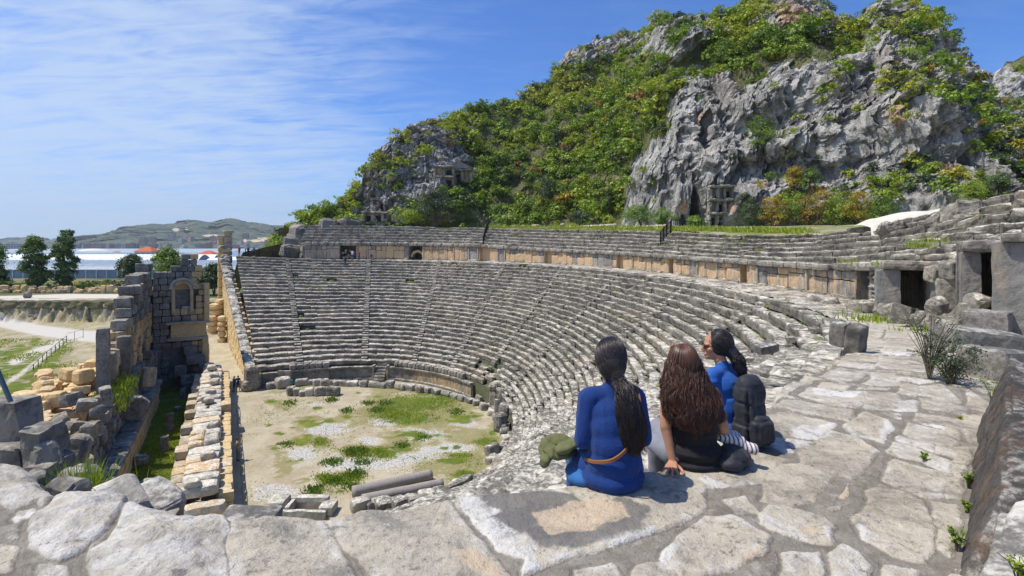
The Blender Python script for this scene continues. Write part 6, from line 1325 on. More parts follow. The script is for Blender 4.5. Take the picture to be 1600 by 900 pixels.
for px, py, D, r, n in ((1325, 487, 23, 1.2, 40), (1375, 497, 18.5, .9, 40), (1398, 502, 17, .8, 40), (1460, 520, 13.4, .4, 26), (1490, 520, 12.8, .4, 26), (1310, 492, 22, .8, 26), (1350, 488, 21, .6, 26), (1265, 470, 27, 1., 20), (1437, 385, 20.5, .25, 26), (1450, 376, 20.2, .3, 14), (1385, 413, 22, .5, 16), (1325, 408, 26, .5, 12)):
    q = PD(px, py, D); pts += [q + np.array((g_.normal(0, r), g_.normal(0, r * .4), -.05)) for _ in range(n)]
grass_patch(pts, .24, .022, 'walkway_grass', 'fresh green tufts along the foot of the walkway wall on the right', (.44, .58), 6, .10)
pts = []
for k in range(1500): 
    px = g_.uniform(760, 1250); D = float(np.interp(px, [760, 1000, 1150, 1300], [92, 62, 42, 33])) + g_.uniform(0, 3); pts.append(PD(px, 352 + g_.uniform(0, 6) + np.interp(px, [760, 1100, 1250], [0, 4, 8]), D))
grass_patch(pts, .3, .06, 'terrace_grass', 'thin grass along the terrace above the upper seats', (.46, .62), 4, .5)
# ------------------------------------------------------------------ glasshouses, houses, rubble row, tombs, terrace wall
def glass_mat(name, col, rough):
    s = NT(name); n = s.noise(.35, 4, .6); x = s.vor(.9, 'F1', (1, .3, 1)); c = s.mix(s.ramp(n, .35, .65), col, tuple(min(1, v * 1.25) for v in col)); c = s.mix(s.ramp(x, .3, .7, 0, .25), c, tuple(v * .7 for v in col)); s.b.inputs['Specular IOR Level'].default_value = .5; return s.done(c, rough)
GM = [glass_mat('greenhouse_film', (.27, .33, .39), .6), glass_mat('greenhouse_glass', (.17, .23, .30), .5), glass_mat('greenhouse_white', (.62, .64, .66), .7)]
WHITE_P = flat_mat('white_frame', (.62, .64, .66), .5)
def greenhouse(x0, x1, y0, y1, z0, eave, ridge, spans, mat, label):
    root = empty('greenhouse', ((x0 + x1) / 2, y0, z0)); tagp(root, label, 'greenhouse', 'greenhouses on the plain'); r = Acc(); w = Acc(); f = Acc(); dy = (y1 - y0) / spans
    for k in range(spans):
        a, b = y0 + k * dy, y0 + (k + 1) * dy; n = 10; u = np.linspace(0, 1, n); zz = z0 + eave + (ridge - eave) * np.sin(np.pi * u) ** .8; V = []
        for x in np.linspace(x0, x1, 14): V += [(x, a + (b - a) * t, z + random.gauss(0, .03)) for t, z in zip(u, zz)]
        i, j = np.mgrid[0:13, 0:n - 1]; q = (i * n + j).ravel(); r.add(np.array(V), np.stack([q, q + n, q + n + 1, q + 1], 1), None, random.random())
        for x in (x0, x1): 
            P = np.array([(x, a + (b - a) * t, z) for t, z in zip(u, zz)] + [(x, a + (b - a) * t, z0) for t in u]); w.add(P, [[t, t + 1, t + 1 + n, t + n] for t in range(n - 1)])
    w.add(np.array([(x0, y0, z0), (x1, y0, z0), (x1, y0, z0 + eave), (x0, y0, z0 + eave)]), [[0, 1, 2, 3]])
    for x in np.arange(x0, x1, 4.): V, Q = rough_box(.35, .25, eave + .1, 2, 0, .02, 1); V += np.array((x, y0 - .1, z0)); f.add(V, Q)
    V, Q = rough_box(x1 - x0, .3, .25, 2, 0, .02, 1); V += np.array(((x0 + x1) / 2, y0 - .1, z0 + eave)); f.add(V, Q)
    r.build('roof', mat, root); w.build('glazing', GM[1], root); f.build('frame', WHITE_P, root)
for a in ((-235, -92, 196, 232, 3, 3.2, 6.2, 2, GM[1], 'nearest long blue grey greenhouse behind the two tall trees'), (-92, -101 + 20, 0, 0, 0, 0, 0, 0, None, ''), (-340, -150, 244, 268, 3, 4.2, 8.0, 2, GM[2], 'bright white greenhouse behind the nearest blue grey one'), (-145, -80, 240, 280, 3, 3.4, 6.6, 3, GM[2], 'white film greenhouse right of the round dark tree'), (-150, -60, 300, 350, 3, 3.5, 6.8, 4, GM[0], 'pale greenhouse seen behind the stepped stage wall'), (-185, -118, 205, 240, 3, 2.6, 5.2, 2, GM[0], 'low pale greenhouse near the light green tree'),
          (-480, -190, 285, 330, 3, 4, 6.6, 3, GM[0], 'wide pale greenhouse in the third line'), (-420, -150, 350, 420, 3, 4, 6.6, 4, GM[1], 'wide blue grey greenhouse in the fourth line'), (-620, -260, 450, 560, 3, 4, 7, 5, GM[0], 'long pale greenhouse towards the town on the left'), (-250, -120, 450, 560, 3, 4, 7, 5, GM[1], 'blue grey greenhouse below the red roofed houses'), (-700, -150, 600, 760, 3, 4, 7, 6, GM[0], 'farthest broad strip of pale greenhouses')):
    if a[7]: greenhouse(*a)
ROOF = flat_mat('red_tiles', (.50, .13, .06), .8); PLASTER = flat_mat('pale_plaster', (.55, .50, .45), .9)
def house(px, D, w, h, label, z0=3.):
    x = (px - 800) / F * D; root = empty('house', (x, D, z0)); root['_local'] = 1; tagp(root, label, 'house'); a = Acc(); V, Q = rough_box(w, w * .8, h, 2, 0, .01, 1); a.add(V, Q); a.build('wall', PLASTER, root)
    e = .8; V = np.array([(-w / 2 - e, -w * .4 - e, h), (w / 2 + e, -w * .4 - e, h), (w / 2 + e, w * .4 + e, h), (-w / 2 - e, w * .4 + e, h), (-w * .12, 0, h + w * .28), (w * .12, 0, h + w * .28)]); r = Acc(); r.add(V, [[0, 1, 5, 4], [2, 3, 4, 5]], [[1, 2, 5], [3, 0, 4], [0, 2, 1], [0, 3, 2]]); r.build('roof', ROOF, root)
    d = Acc()
    for k in (-.3, 0, .3): V, Q = rough_box(w * .12, .2, h * .4, 2, 0, .01, 1); V += np.array((k * w, -w * .4 - .08, h * .35)); d.add(V, Q)
    d.build('window', bpy.data.materials['black_metal'], root)
house(231, 330, 11, 5.5, 'red roofed house rising behind the light green tree', 6); house(326, 330, 9.5, 4, 'red roofed house just left of the tall pilasters', 5.5); house(182, 420, 9, 3, 'low red roofed shed between the round tree and the tall pair', 5)
def towns():
    g = np.random.default_rng(14); ms = []
    for k in range(8):
        w, d, h = g.uniform(9, 18), g.uniform(9, 14), g.uniform(7, 17); a = Acc(); V, Q = rough_box(w, d, h, 2, 0, .01, 1); a.add(V, Q, None, g.random()); V, Q = rough_box(w * .3, d * .3, 2.4, 2, 0, .02, 1); V[:, 2] += h; a.add(V, Q, None, g.random())
        col = [(.55, .50, .46), (.50, .38, .32), (.62, .60, .58), (.45, .46, .50), (.56, .42, .38)][k % 5]; s = NT('town_plaster'); x = s.node('ShaderNodeTexBrick'); x.inputs['Scale'].default_value = 1; x.inputs['Brick Width'].default_value = 3.2; x.inputs['Row Height'].default_value = 3.0; x.inputs['Mortar Size'].default_value = .85; x.offset = 0
        tc_ = s.node('ShaderNodeTexCoord'); sx = s.node('ShaderNodeSeparateXYZ'); s.l.new(tc_.outputs['Object'], sx.inputs[0]); cb = s.node('ShaderNodeCombineXYZ'); s.l.new(s.math('ADD', sx.outputs['X'], sx.outputs['Y']), cb.inputs[0]); s.l.new(sx.outputs['Z'], cb.inputs[1]); s.l.new(cb.outputs[0], x.inputs['Vector'])
        x.inputs['Color1'].default_value = x.inputs['Color2'].default_value = (.09, .10, .12, 1); x.inputs['Mortar'].default_value = (*col, 1); s.done(x.outputs[0], .9); o = a.build('apartment_building', s.m, None); ms.append(o.data); bpy.data.objects.remove(o)
    n = 0
    for px0, px1, D0, D1, N, zt in ((-60, 62, 700, 1100, 16, 3), (95, 215, 900, 1500, 22, 3), (220, 470, 950, 1650, 42, 3)):
        for _ in range(N):
            px, D = g.uniform(px0, px1), g.uniform(D0, D1); z = 3 + max(0, (D - 1300)) * .10 * (px > 200) ; o = bpy.data.objects.new('apartment_building', ms[g.integers(0, 8)]); link(o); o.location = ((px - 800) / F * D, D, z); o.rotation_euler = (0, 0, g.uniform(-.4, .4))
            w = 'on the left of the town' if px < 70 else 'below the middle of the far hill' if px < 220 else 'at the foot of the far hill near the quarry'
            tagp(o, 'tiny flat roofed apartment block ' + w, 'building', 'apartment blocks ' + w)
towns()
def dome():
    a = Acc(); c = PD(146, 393, 500); P = []
    for i in range(9):
        for j in range(24): t = i / 8 * math.pi / 2; p = j / 24 * 2 * math.pi; P.append((c[0] + 17 * math.cos(t) * math.cos(p), c[1] + 17 * math.cos(t) * math.sin(p), 5 + 7 * math.sin(t)))
    a.add(np.array(P), [[i * 24 + j, i * 24 + (j + 1) % 24, (i + 1) * 24 + (j + 1) % 24, (i + 1) * 24 + j] for i in range(8) for j in range(24)]); tagp(a.build('dome_roof', flat_mat('pale_canvas', (.70, .66, .58), .8), None, True), 'low cream dome roof among the greenhouses', 'dome')
dome()
# rubble row along the upper path
k = 0
for row, (D, z) in enumerate(((123.6, 4.0), (124.4, 4.9), (125.6, 4.2), (127, 4.3))):
    px = -10.
    while px < 218:
        w = random.uniform(.8, 1.9); pxw = w / D * F
        if random.random() < (.95, .45, .6, .5)[row]:
            k += 1; x = (px - 800) / F * D; up_ = random.random() < .12
            loose('hewn_block', 'weathered hewn block in the long row stored beyond the upper path', 'block', (x, D, z), (w, random.uniform(.8, 1.3), random.uniform(.8, 1.3) * (1.8 if up_ and row == 0 else 1)), random.gauss(0, .3), 0, 0, LS_WARM if random.random() < .5 + .3 * (px > 110) else LS_DARK, random.uniform(.2, .9), 1200 + k, 2, .06, .18, .1, 'hewn blocks stored in a row beyond the upper path')
        px += pxw * 1.04
loose('stone_stump', 'lone dark capital stone standing on the upper path', 'stump', PZ(43, 465.5, 4.3) - np.array((0, 0, .1)), (1.5, 1.2, 1.5), .2, 0, 0, LS_DARK, .1, 1500, 4, .05, .3)
# tomb fronts cut in the cliff
def tomb(px, py, D, w, h, label, tiers, gable=False, cols=3, mat=None):
    q = PD(px, py, D); root = empty('rock_tomb', q); root['_local'] = 1; root.rotation_euler = (0, 0, 0); tagp(root, label, 'tomb'); m = mat or LS_MIX; a = Acc(); b = Acc(); th = h / tiers
    V, Q = rough_box(w * 1.05, .3, h, 3, .05, .05, 3); V[:, 1] += 1.1; a.add(V, Q, None, .3, .45)
    for t in range(tiers):
        for c in range(cols + 1):
            V, Q = rough_box(w * random.uniform(.09, .16), .9, th * .8, 4, .16, .15, c + t * 7, .1); V += np.array((-w / 2 + w * c / cols, .5, t * th)); a.add(V, Q, None, None, .4)
        V, Q = rough_box(w * 1.14, 1.4, th * .22, 5, .14, .2, t + 50, .1); V += np.array((0, .4, t * th + th * .8)); b.add(V, Q, None, None, .2)
        for c in range(cols):
            if (c * 5 + t * 3) % 4 < 2: V, Q = rough_box(w / cols * .5, .2, th * .55, 2, .02, .05, c); V += np.array((-w / 2 + w * (c + .5) / cols, .86, t * th + .05)); d = Acc(); d.add(V, Q, None, None, 0); d.build('doorway', bpy.data.materials['tomb_shade'], root)  # solid near-black panel, its colour stands for the shade inside an opening
    if gable:
        V = np.array([(-w * .6, -.3, h), (w * .6, -.3, h), (0, -.3, h + w * .32), (-w * .6, 1.4, h), (w * .6, 1.4, h), (0, 1.4, h + w * .32)]); b.add(V, [[0, 2, 5, 3], [1, 4, 5, 2], [0, 3, 4, 1]], [[0, 1, 2], [3, 5, 4]], None, .1)
    a.build('front', m, root); b.build('entablature', LS, root)
flat_mat('tomb_shade', (.025, .022, .02), .9)
D_ = lambda px, py: float(mtn_point(px, py)[1])
tomb(1128, 352, D_(1128, 340) - .3, 3.6, 6.4, 'tall carved tomb front with orange panels right of the cave', 3)
tomb(600, 330, D_(600, 325) - .8, 6, 3.3, 'small carved tomb front under the left crag', 1, cols=4); tomb(590, 346, D_(590, 342) - 1., 7, 2.4, 'lower tomb opening beneath the left crag', 1, cols=3)
tomb(716, 284, D_(716, 280) - .6, 6.5, 3.4, 'gabled house tomb high on the left crag', 1, True, 3, LS); tomb(694, 290, D_(694, 285) - .6, 4.5, 5, 'square carved tomb beside the gabled one', 2, False, 2, LS)
# pale terrace wall behind the far upper seats
def terrace_wall():
    a = Acc(); P = [PD(770, 357, 100), PD(880, 356, 88), PD(960, 360, 76), PD(1040, 364, 66)]
    for p, q in zip(P[:-1], P[1:]): course_wall(a, p, q, .8, lambda f: 19.4 - .0 * f - max(0, 95 - p[1]) * .045, .5, (.5, 1.2), .3, 17.2, .05, 2, .25, seed=int(p[0]) + 60, ragged=.8)
    tagp(a.build('terrace_wall', LS_PALE, None), 'low pale rubble wall along the terrace under the green slope', 'wall')
terrace_wall()
def membrane():
    P = []; nx, ny = 40, 14
    for i in range(nx):
        for j in range(ny):
            u, v = i / (nx - 1), j / (ny - 1); px = 1364 + (1512 - 1364) * u; ypx = np.interp(u, [0, .15, .6, .9, 1], [357, 345, 336, 330, 328]); D = 29 - 3.5 * u + v * 3; q = PD(px, ypx, 29 - 3.5 * u); P.append((q[0] + v * .4, D, q[2] + .25 * math.sin(v * math.pi) - .06 * math.sin(u * 3 * math.pi) - (1.4 if j == 0 else 0)))
    i, j = np.mgrid[0:nx - 1, 0:ny - 1]; a = (i * ny + j).ravel(); Q = np.stack([a, a + ny, a + ny + 1, a + 1], 1); s = NT('white_membrane'); n = s.noise(2, 4, .6); c = s.mix(s.ramp(n, .3, .7), (.52, .49, .42), (.62, .59, .52)); o = mesh_np('canopy', np.array(P), Q, s.done(c, .8), None, True); tagp(o, 'cream protective canopy stretched behind the upper seats on the right', 'canopy')
membrane()
k = 0
for px, py, D, w, h in ((1478, 352, 24.5, 1.1, .7), (1496, 342, 23.5, 1., .7), (1515, 338, 22.5, .9, .6), (462, 404, 100, 5, 5.0), (476, 378, 101, 6, 3.4), (492, 370, 101, 5, 2.2), (540, 356, 103, 6, 1.6), (512, 362, 101, 5, 2.6), (455, 398, 97, 4, 2.0), (478, 400, 96, 3, 2.6), (1395, 360, 27, 1.2, .5)):
    k += 1; q = PD(px, py, D); loose('boulder', ('rough grey outcrop rock beside the canopy' if px > 1000 else 'dark rock of the outcrop at the left end of the upper seats'), 'rock', q - np.array((0, 0, h * .35)), (w, w * .7, h * 1.3), random.uniform(0, 3), .1, .1, LS if px > 1000 else LS_DARK, .1, 1600 + k, 7, .14, .2, .3, 'rocks beside the canopy' if px > 1000 else 'rocks of the left outcrop')
# ------------------------------------------------------------------ people
def caps(p0, r0, p1, r1, n=14, m=5):
    p0, p1 = np.array(p0, float), np.array(p1, float); d = p1 - p0; L = np.linalg.norm(d) + 1e-9; d /= L
    f = np.concatenate([-np.cos(np.linspace(0, math.pi / 2, m)) * r0 / L, 1 + np.sin(np.linspace(0, math.pi / 2, m)) * r1 / L]); r = np.concatenate([np.sin(np.linspace(.02, math.pi / 2, m)) * r0, np.cos(np.linspace(0, math.pi / 2 - .02, m)) * r1])
    return tube(p0 + d * (f * L)[:, None], r, n)
def ell(c, r, e=(0, 0, 0), n=20, m=12):
    t = np.linspace(.03, math.pi - .03, m); V, Q, T = tube(np.stack([0 * t, 0 * t, -np.cos(t)], 1), np.sin(t), n); V = rot(V * np.array(r), e[2], e[0], e[1]) + np.array(c); return V, Q, T
def blob(name, parts, voxel, mat, parent, sm=6, wrinkle=None, mats=None, zone=None, inflate=0., attrs=False):
    a = Acc()
    for V, Q, T in parts: a.add(V, Q, T)
    t = a.build('tmp_body', mat, None)
    md = t.modifiers.new('r', 'REMESH'); md.mode = 'VOXEL'; md.voxel_size = voxel; ms = t.modifiers.new('s', 'SMOOTH'); ms.iterations = sm; ms.factor = .5
    dg = bpy.context.evaluated_depsgraph_get(); dg.update(); e = t.evaluated_get(dg); me = e.to_mesh(); n = len(me.vertices); V = np.empty(n * 3, np.float32); me.vertices.foreach_get('co', V); V = V.reshape(-1, 3).astype(float)
    N = np.empty(n * 3, np.float32); me.vertices.foreach_get('normal', N); N = N.reshape(-1, 3)
    ln = np.empty(len(me.polygons), np.int32); me.polygons.foreach_get('loop_total', ln); li = np.empty(len(me.loops), np.int32); me.loops.foreach_get('vertex_index', li)
    st = np.concatenate(([0], np.cumsum(ln)[:-1])); q = ln == 4; F4 = li[st[q][:, None] + np.arange(4)]; F3 = li[st[~q][:, None] + np.arange(3)] if (~q).any() else []
    e.to_mesh_clear(); d = t.data; bpy.data.objects.remove(t); bpy.data.meshes.remove(d)
    if wrinkle: V = V + N * (wrinkle(V) + inflate)[:, None]
    mi = None
    if zone is not None:
        cen = V[F4].mean(1); mi = zone(cen); mi = np.concatenate([mi, zone(V[F3].mean(1))]) if len(F3) else mi
    return mesh_np(name, V, [F4, F3] if len(F3) else [F4], mat, parent, True, {'rnd': np.full(n, .5), 'warm': np.zeros(n)}, mats, mi)
def cloth(name, col, rough=.85, knit=0, sheen=.3):
    s = NT(name); o = s.node('ShaderNodeTexCoord').outputs['Object']; n = s.noise(9, 4, .6, vec=o); c = s.mix(s.ramp(n, .3, .7, 0, .5), col, tuple(v * .72 for v in col)); s.b.inputs['Sheen Weight'].default_value = sheen * .3
    if knit:
        w = s.vor(knit, 'F1', (1, 1, .7), vec=o); c = s.mix(s.ramp(w, .25, .6, 0, .45), c, tuple(v * .55 for v in col)); b = s.bump(w, .5, .004)
    else: b = s.bump(s.noise(60, 3, .6, vec=o), .25, .003)
    return s.done(c, rough, b)
def skin_mat():
    s = NT('skin'); o = s.node('ShaderNodeTexCoord').outputs['Object']; n = s.noise(22, 4, .6, vec=o); c = s.mix(s.ramp(n, .3, .7), (.42, .21, .125), (.52, .27, .17)); s.b.inputs['Subsurface Weight'].default_value = .08; s.b.inputs['Subsurface Radius'].default_value = (.01, .004, .002)
    return s.done(c, .48, s.bump(s.noise(160, 2, .5, vec=o), .15, .001))
SKIN = skin_mat()
def hair_mat(name, a, b):
    s = NT(name); r = s.attr('rnd'); o = s.node('ShaderNodeTexCoord').outputs['Object']; n = s.noise(7, 4, .6, vec=o); c = s.mix(s.ramp(s.math('ADD', s.math('MULTIPLY', r, .5), s.math('MULTIPLY', n, .5)), .35, .65), a, b); s.b.inputs['Specular IOR Level'].default_value = .55; s.b.inputs['Sheen Weight'].default_value = .0
    return s.done(c, .38)
BLACKH = hair_mat('black_hair', (.006, .005, .006), (.028, .018, .020)); BROWNH = hair_mat('brown_hair', (.022, .010, .008), (.14, .058, .032))
def strands(name, guides, n, mat, parent, rad=.0024, g=None, wave=.004, freq=24., cover=(0, 2 * math.pi)):
    """fine tubes along guide paths [(points, radii, share)]"""
    acc = Acc(); tot = sum(x[2] for x in guides)
    for P, Rr, sh in guides:
        P = catmull(P, 22); rr = np.interp(np.linspace(0, 1, 22), np.linspace(0, 1, len(Rr)), Rr); T = np.gradient(P, axis=0); T /= np.linalg.norm(T, axis=1)[:, None]
        ref = np.array((1., .15, .1)); U = ref - T * (T @ ref)[:, None]; U /= np.linalg.norm(U, axis=1)[:, None]; W = np.cross(T, U)
        for k in range(int(n * sh / tot)):
            th = g.uniform(*cover); tw = g.normal(0, .5); a = th + tw * np.linspace(0, 1, 22); ph = g.uniform(0, 6.28); f = g.uniform(.93, 1.08); w = wave * g.uniform(.4, 1.6)
            s = np.linspace(0, 1, 22); Q_ = P + (U * np.cos(a)[:, None] + W * np.sin(a)[:, None]) * (rr * f)[:, None] + U * (np.sin(s * freq * .5 + ph) * w)[:, None] + W * (np.cos(s * freq * .5 + ph * 1.7) * w)[:, None]
            e = int(g.integers(17, 23)); V, Q, T3 = tube(Q_[:e], np.linspace(rad, rad * .4, e), 4); acc.add(V, Q, T3, g.random())
    return acc.build(name, mat, parent, True)
def scalp_strands(c, r, tie, n, mat, parent, g, rad=.0024, spread=.02, front=None):
    acc = Acc(); c = np.array(c, float); r = np.array(r, float); tie = np.array(tie, float); td = (tie - c) / r; td /= np.linalg.norm(td)
    for k in range(n):
        d = g.normal(size=3); d[2] = abs(d[2]) * .9 + .05; d[1] = d[1] if front is None or d[1] < front else -d[1]; d /= np.linalg.norm(d); t = np.linspace(0, 1, 16)[:, None]; q = d * (1 - t) + td * t; q /= np.linalg.norm(q, axis=1)[:, None]; P = c + q * r * (1.01 + g.uniform(0, .03)); e = tie + g.normal(0, spread, 3); m = sstep(.75, 1, t); P = P * (1 - m) + e * m
        V, Q, T3 = tube(P, np.full(16, rad), 4); acc.add(V, Q, T3, g.random())
    return acc.build('hair_strand', mat, parent, True)
def hand(wrist, fdir, down, side, curl=.35, spread=.16, s=1.):
    """palm, four unequal fingers bent at the knuckles and a thumb leaving the side; side=+1 puts the thumb to the right of the fingers"""
    w = np.array(wrist, float); f = np.array(fdir, float); f /= np.linalg.norm(f); d = np.array(down, float); d -= f * (d @ f); d /= np.linalg.norm(d); l = np.cross(f, d) * side; P = []
    pc = w + f * .05 * s; 
    for k in range(4): o = l * (.028 - .019 * k) * s; P.append(caps(w + f * .008 + o * .5, .015 * s, w + f * .085 * s + o, .0115 * s))
    for k, (ln, rd) in enumerate(((.072, .0088), (.082, .009), (.076, .0086), (.060, .0076))):
        o = l * (.030 - .020 * k) * s; p = w + f * .088 * s + o; a = (.022 - .0149 * k) / .022 * spread; dr = f + l * a; dr /= np.linalg.norm(dr); c = curl * .4
        for q, fr in enumerate((.44, .31, .25)):
            c2 = c + curl * q * .7; v = dr * math.cos(c2) + d * math.sin(c2); e = p + v * ln * fr * s; P.append(caps(p, rd * (1 - .08 * q) * s, e, rd * (.94 - .1 * q) * s, 10, 4)); p = e
    p = w + f * .022 * s + l * .024 * s + d * .006 * s
    for q, (ln, rd) in enumerate(((.036, .012), (.03, .0105), (.024, .009))):
        v = f * (.62 + .16 * q) + l * (.78 - .26 * q) + d * .18; v /= np.linalg.norm(v); e = p + v * ln * s; P.append(caps(p, rd * s, e, rd * .92 * s, 10, 4)); p = e
    return P
def head_parts(c, yaw=0., pitch=0.):
    """skull, jaw, nose, lips, brow, ears; looks along +y before turning"""
    L = []; c = np.array(c, float)
    for p in (ell((0, 0, .01), (.074, .094, .098)), ell((0, .03, -.055), (.056, .062, .062)), ell((0, .072, -.088), (.026, .026, .022)), caps((0, .096, .0), .0085, (0, .113, -.030), .011), ell((0, .104, -.036), (.016, .012, .009)), ell((0, .094, -.062), (.024, .010, .006)), ell((0, .092, -.070), (.021, .010, .007)),
              ell((.034, .078, .014), (.022, .016, .009)), ell((-.034, .078, .014), (.022, .016, .009)), ell((.045, .062, -.03), (.02, .02, .02)), ell((-.045, .062, -.03), (.02, .02, .02)), ell((.077, -.004, -.01), (.009, .020, .032)), ell((-.077, -.004, -.01), (.009, .020, .032))):
        L.append((rot(p[0], yaw, pitch) + c, p[1], p[2]))
    return L
def wr(seed, amp, f=(6, 6, 14), fine=.0):
    f = np.array(f, float); return lambda V: ridged(V * f, 2, seed) * amp * .5 + fbm(V * f * .6, 2, seed + 4) * amp * .8 + (vnoise(V * 60, seed + 9) * fine if fine else 0)
def legs(x=.09, knee=.40, spread=.02, drop=-.34, up=.09):
    L = []
    for s in (-1, 1): L += [caps((s * x, .03, up), .088, (s * (x + spread), knee, up), .062), caps((s * (x + spread), knee, up - .005), .060, (s * (x + spread), knee + .05, drop), .040)]
    return L
def feet(x, knee, drop): return [caps((s * x, knee + .05, drop - .03), .035, (s * x, knee + .19, drop - .06), .028) for s in (-1, 1)] + [caps((s * x, knee + .05, drop), .038, (s * x, knee + .06, drop - .05), .034) for s in (-1, 1)]
def person(label, q, rz): o = empty('person', q, rz); o['_local'] = 1; tagp(o, label, 'person'); return o
DENIM = cloth('denim', (.035, .07, .16), .85, 0); LBLUE = cloth('blue_skirt', (.03, .14, .38), .8); GREYC = cloth('grey_trousers', (.22, .23, .27), .85); BLACKC = cloth('black_cotton', (.012, .011, .013), .7); NAVY = cloth('blue_knit', (.012, .048, .21), .9, 150); TEE = cloth('blue_cotton', (.022, .11, .40), .8); OLIVE = cloth('olive_canvas', (.13, .135, .055), .9); TEAL = cloth('teal_lining', (.03, .16, .14), .8); PACK = cloth('black_nylon', (.028, .031, .038), .6); LEATHER = cloth('tan_leather', (.26, .10, .035), .5)
def woman_blue():
    g = np.random.default_rng(1); p = person('woman in long blue knitted cardigan with thick black ponytail, seated at the left', (.625, 3.20, 14.505), .10)
    hc = (0, .045, .775); body = [ell((0, 0, .11), (.165, .13, .12)), caps((0, -.01, .12), .125, (0, -.02, .38), .115), ell((0, 0, .45), (.155, .10, .12)), caps((-.14, 0, .545), .05, (.14, 0, .545), .05), caps((0, .0, .56), .052, (0, .03, .69), .047)] + head_parts(hc, .35, .05) + legs() + feet(.11, .40, -.34)
    for s in (-1, 1): body += [caps((s * .15, 0, .54), .046, (s * .19, -.02, .29), .038), caps((s * .19, -.02, .29), .036, (s * .12, .24, .20), .028)] + hand((s * .12, .24, .20), (-s * .55, .8, -.15), (0, 0, -1), -s * 1., .5)
    blob('body', body, .0052, SKIN, p, 3)
    sw = [ell((0, -.035, .065), (.195, .165, .085)), ell((0, -.04, .16), (.172, .15, .14)), ell((0, -.04, .27), (.160, .142, .16)), ell((0, -.03, .37), (.158, .135, .16)), ell((0, -.015, .45), (.156, .122, .12)), caps((-.13, 0, .548), .060, (.13, 0, .548), .060), caps((0, -.005, .55), .075, (0, .0, .60), .058), ell((-.03, .10, .10), (.20, .18, .085))]
    for s in (-1, 1): sw += [caps((s * .150, 0, .535), .064, (s * .190, -.02, .29), .055), caps((s * .190, -.02, .29), .054, (s * .13, .20, .20), .045)]
    blob('cardigan', sw, .0065, NAVY, p, 22, lambda V: wr(31, .009, (7, 7, 4), .0)(V) + ridged(V * np.array((10, 10, 2.0)), 2, 33) * .006)
    sk = [caps((-.10, .06, .075), .115, (-.13, .36, .07), .085), caps((.10, .06, .075), .115, (.13, .36, .07), .085), ell((-.16, .10, .035), (.11, .16, .05)), caps((-.13, .36, .06), .08, (-.13, .42, -.2), .07), caps((.13, .36, .06), .08, (.13, .42, -.2), .07)]
    blob('skirt', sk, .008, LBLUE, p, 4, wr(35, .014))
    cap = [ell((0, .025, .79), (.094, .112, .118)), caps((0, -.02, .77), .080, (.012, -.055, .68), .045), ell((0, -.01, .70), (.066, .06, .07))]; tl = [((.015, -.085, .665), .030), ((.035, -.14, .60), .050), ((.055, -.18, .50), .070), ((.068, -.185, .41), .072), ((.075, -.18, .33), .058), ((.08, -.175, .26), .028)]
    for (a, ra), (b, rb) in zip(tl[:-1], tl[1:]): cap.append(caps(a, ra * .92, b, rb * .92))
    hr = blob('hair', cap, .006, BLACKH, p, 3, lambda V: ridged(V * np.array((34, 34, 5)), 2, 5) * .004)
    strands('hair_strand', [([a for a, r in tl], [r for a, r in tl], 1), ([np.array(a) + (.012, .0, -.01) for a, r in tl], [r * .9 for a, r in tl], .5)], 1700, BLACKH, hr, .0012, g, .010, 30); scalp_strands((0, .025, .79), (.096, .114, .120), (.015, -.083, .665), 1100, BLACKH, hr, g, .0014, .018); scalp_strands((0, .0, .75), (.085, .095, .10), (.015, -.083, .665), 500, BLACKH, hr, g, .0014, .018)
    V, Q, T = ell((.015, -.088, .655), (.034, .030, .016)); a = Acc(); a.add(V, Q, T); a.build('hair_tie', BLACKC, hr)
    st = Acc(); P = catmull([(.13, .06, .60), (.14, -.06, .60), (.13, -.145, .50), (.05, -.190, .32), (-.05, -.198, .235), (-.14, -.14, .20), (-.18, -.02, .17)], 40); 
    for off in (-.006, .0, .006): V, Q, T = tube(P + np.array((0, 0, off)), .0065, 6); st.add(V, Q, T)
    st.build('bag_strap', LEATHER, p, True)
    j = blob('folded_jacket', [ell((-.28, .22, .16), (.13, .11, .035), (.1, .15, .3)), ell((-.33, .14, .175), (.10, .085, .028), (.35, .25, -.2)), ell((-.25, .10, .215), (.10, .055, .024), (-.15, -.2, .5)), ell((-.37, .22, .14), (.06, .10, .05), (.3, .6, .1)), ell((-.30, .16, .225), (.085, .05, .022), (.3, .1, -.3)), ell((-.40, .13, .12), (.03, .07, .06), (.2, .3, 0))], .006, OLIVE, None, 3, lambda V: wr(41, .016, (12, 12, 12))(V) + ridged(V * 17, 2, 44) * .006)
    M = p.matrix_basis if False else None
    j.location = (.625, 3.20, 14.505); j.rotation_euler = (0, 0, .10); tagp(j, 'olive green jacket folded over the lap of the woman in the long blue cardigan', 'jacket')
    l = blob('lining', [ell((-.27, .10, .165), (.10, .07, .035), (0, .3, .2)), caps((-.18, .08, .18), .03, (-.33, .08, .15), .025)], .006, TEAL, j, 3, wr(43, .008, (12, 12, 12)))
woman_blue()
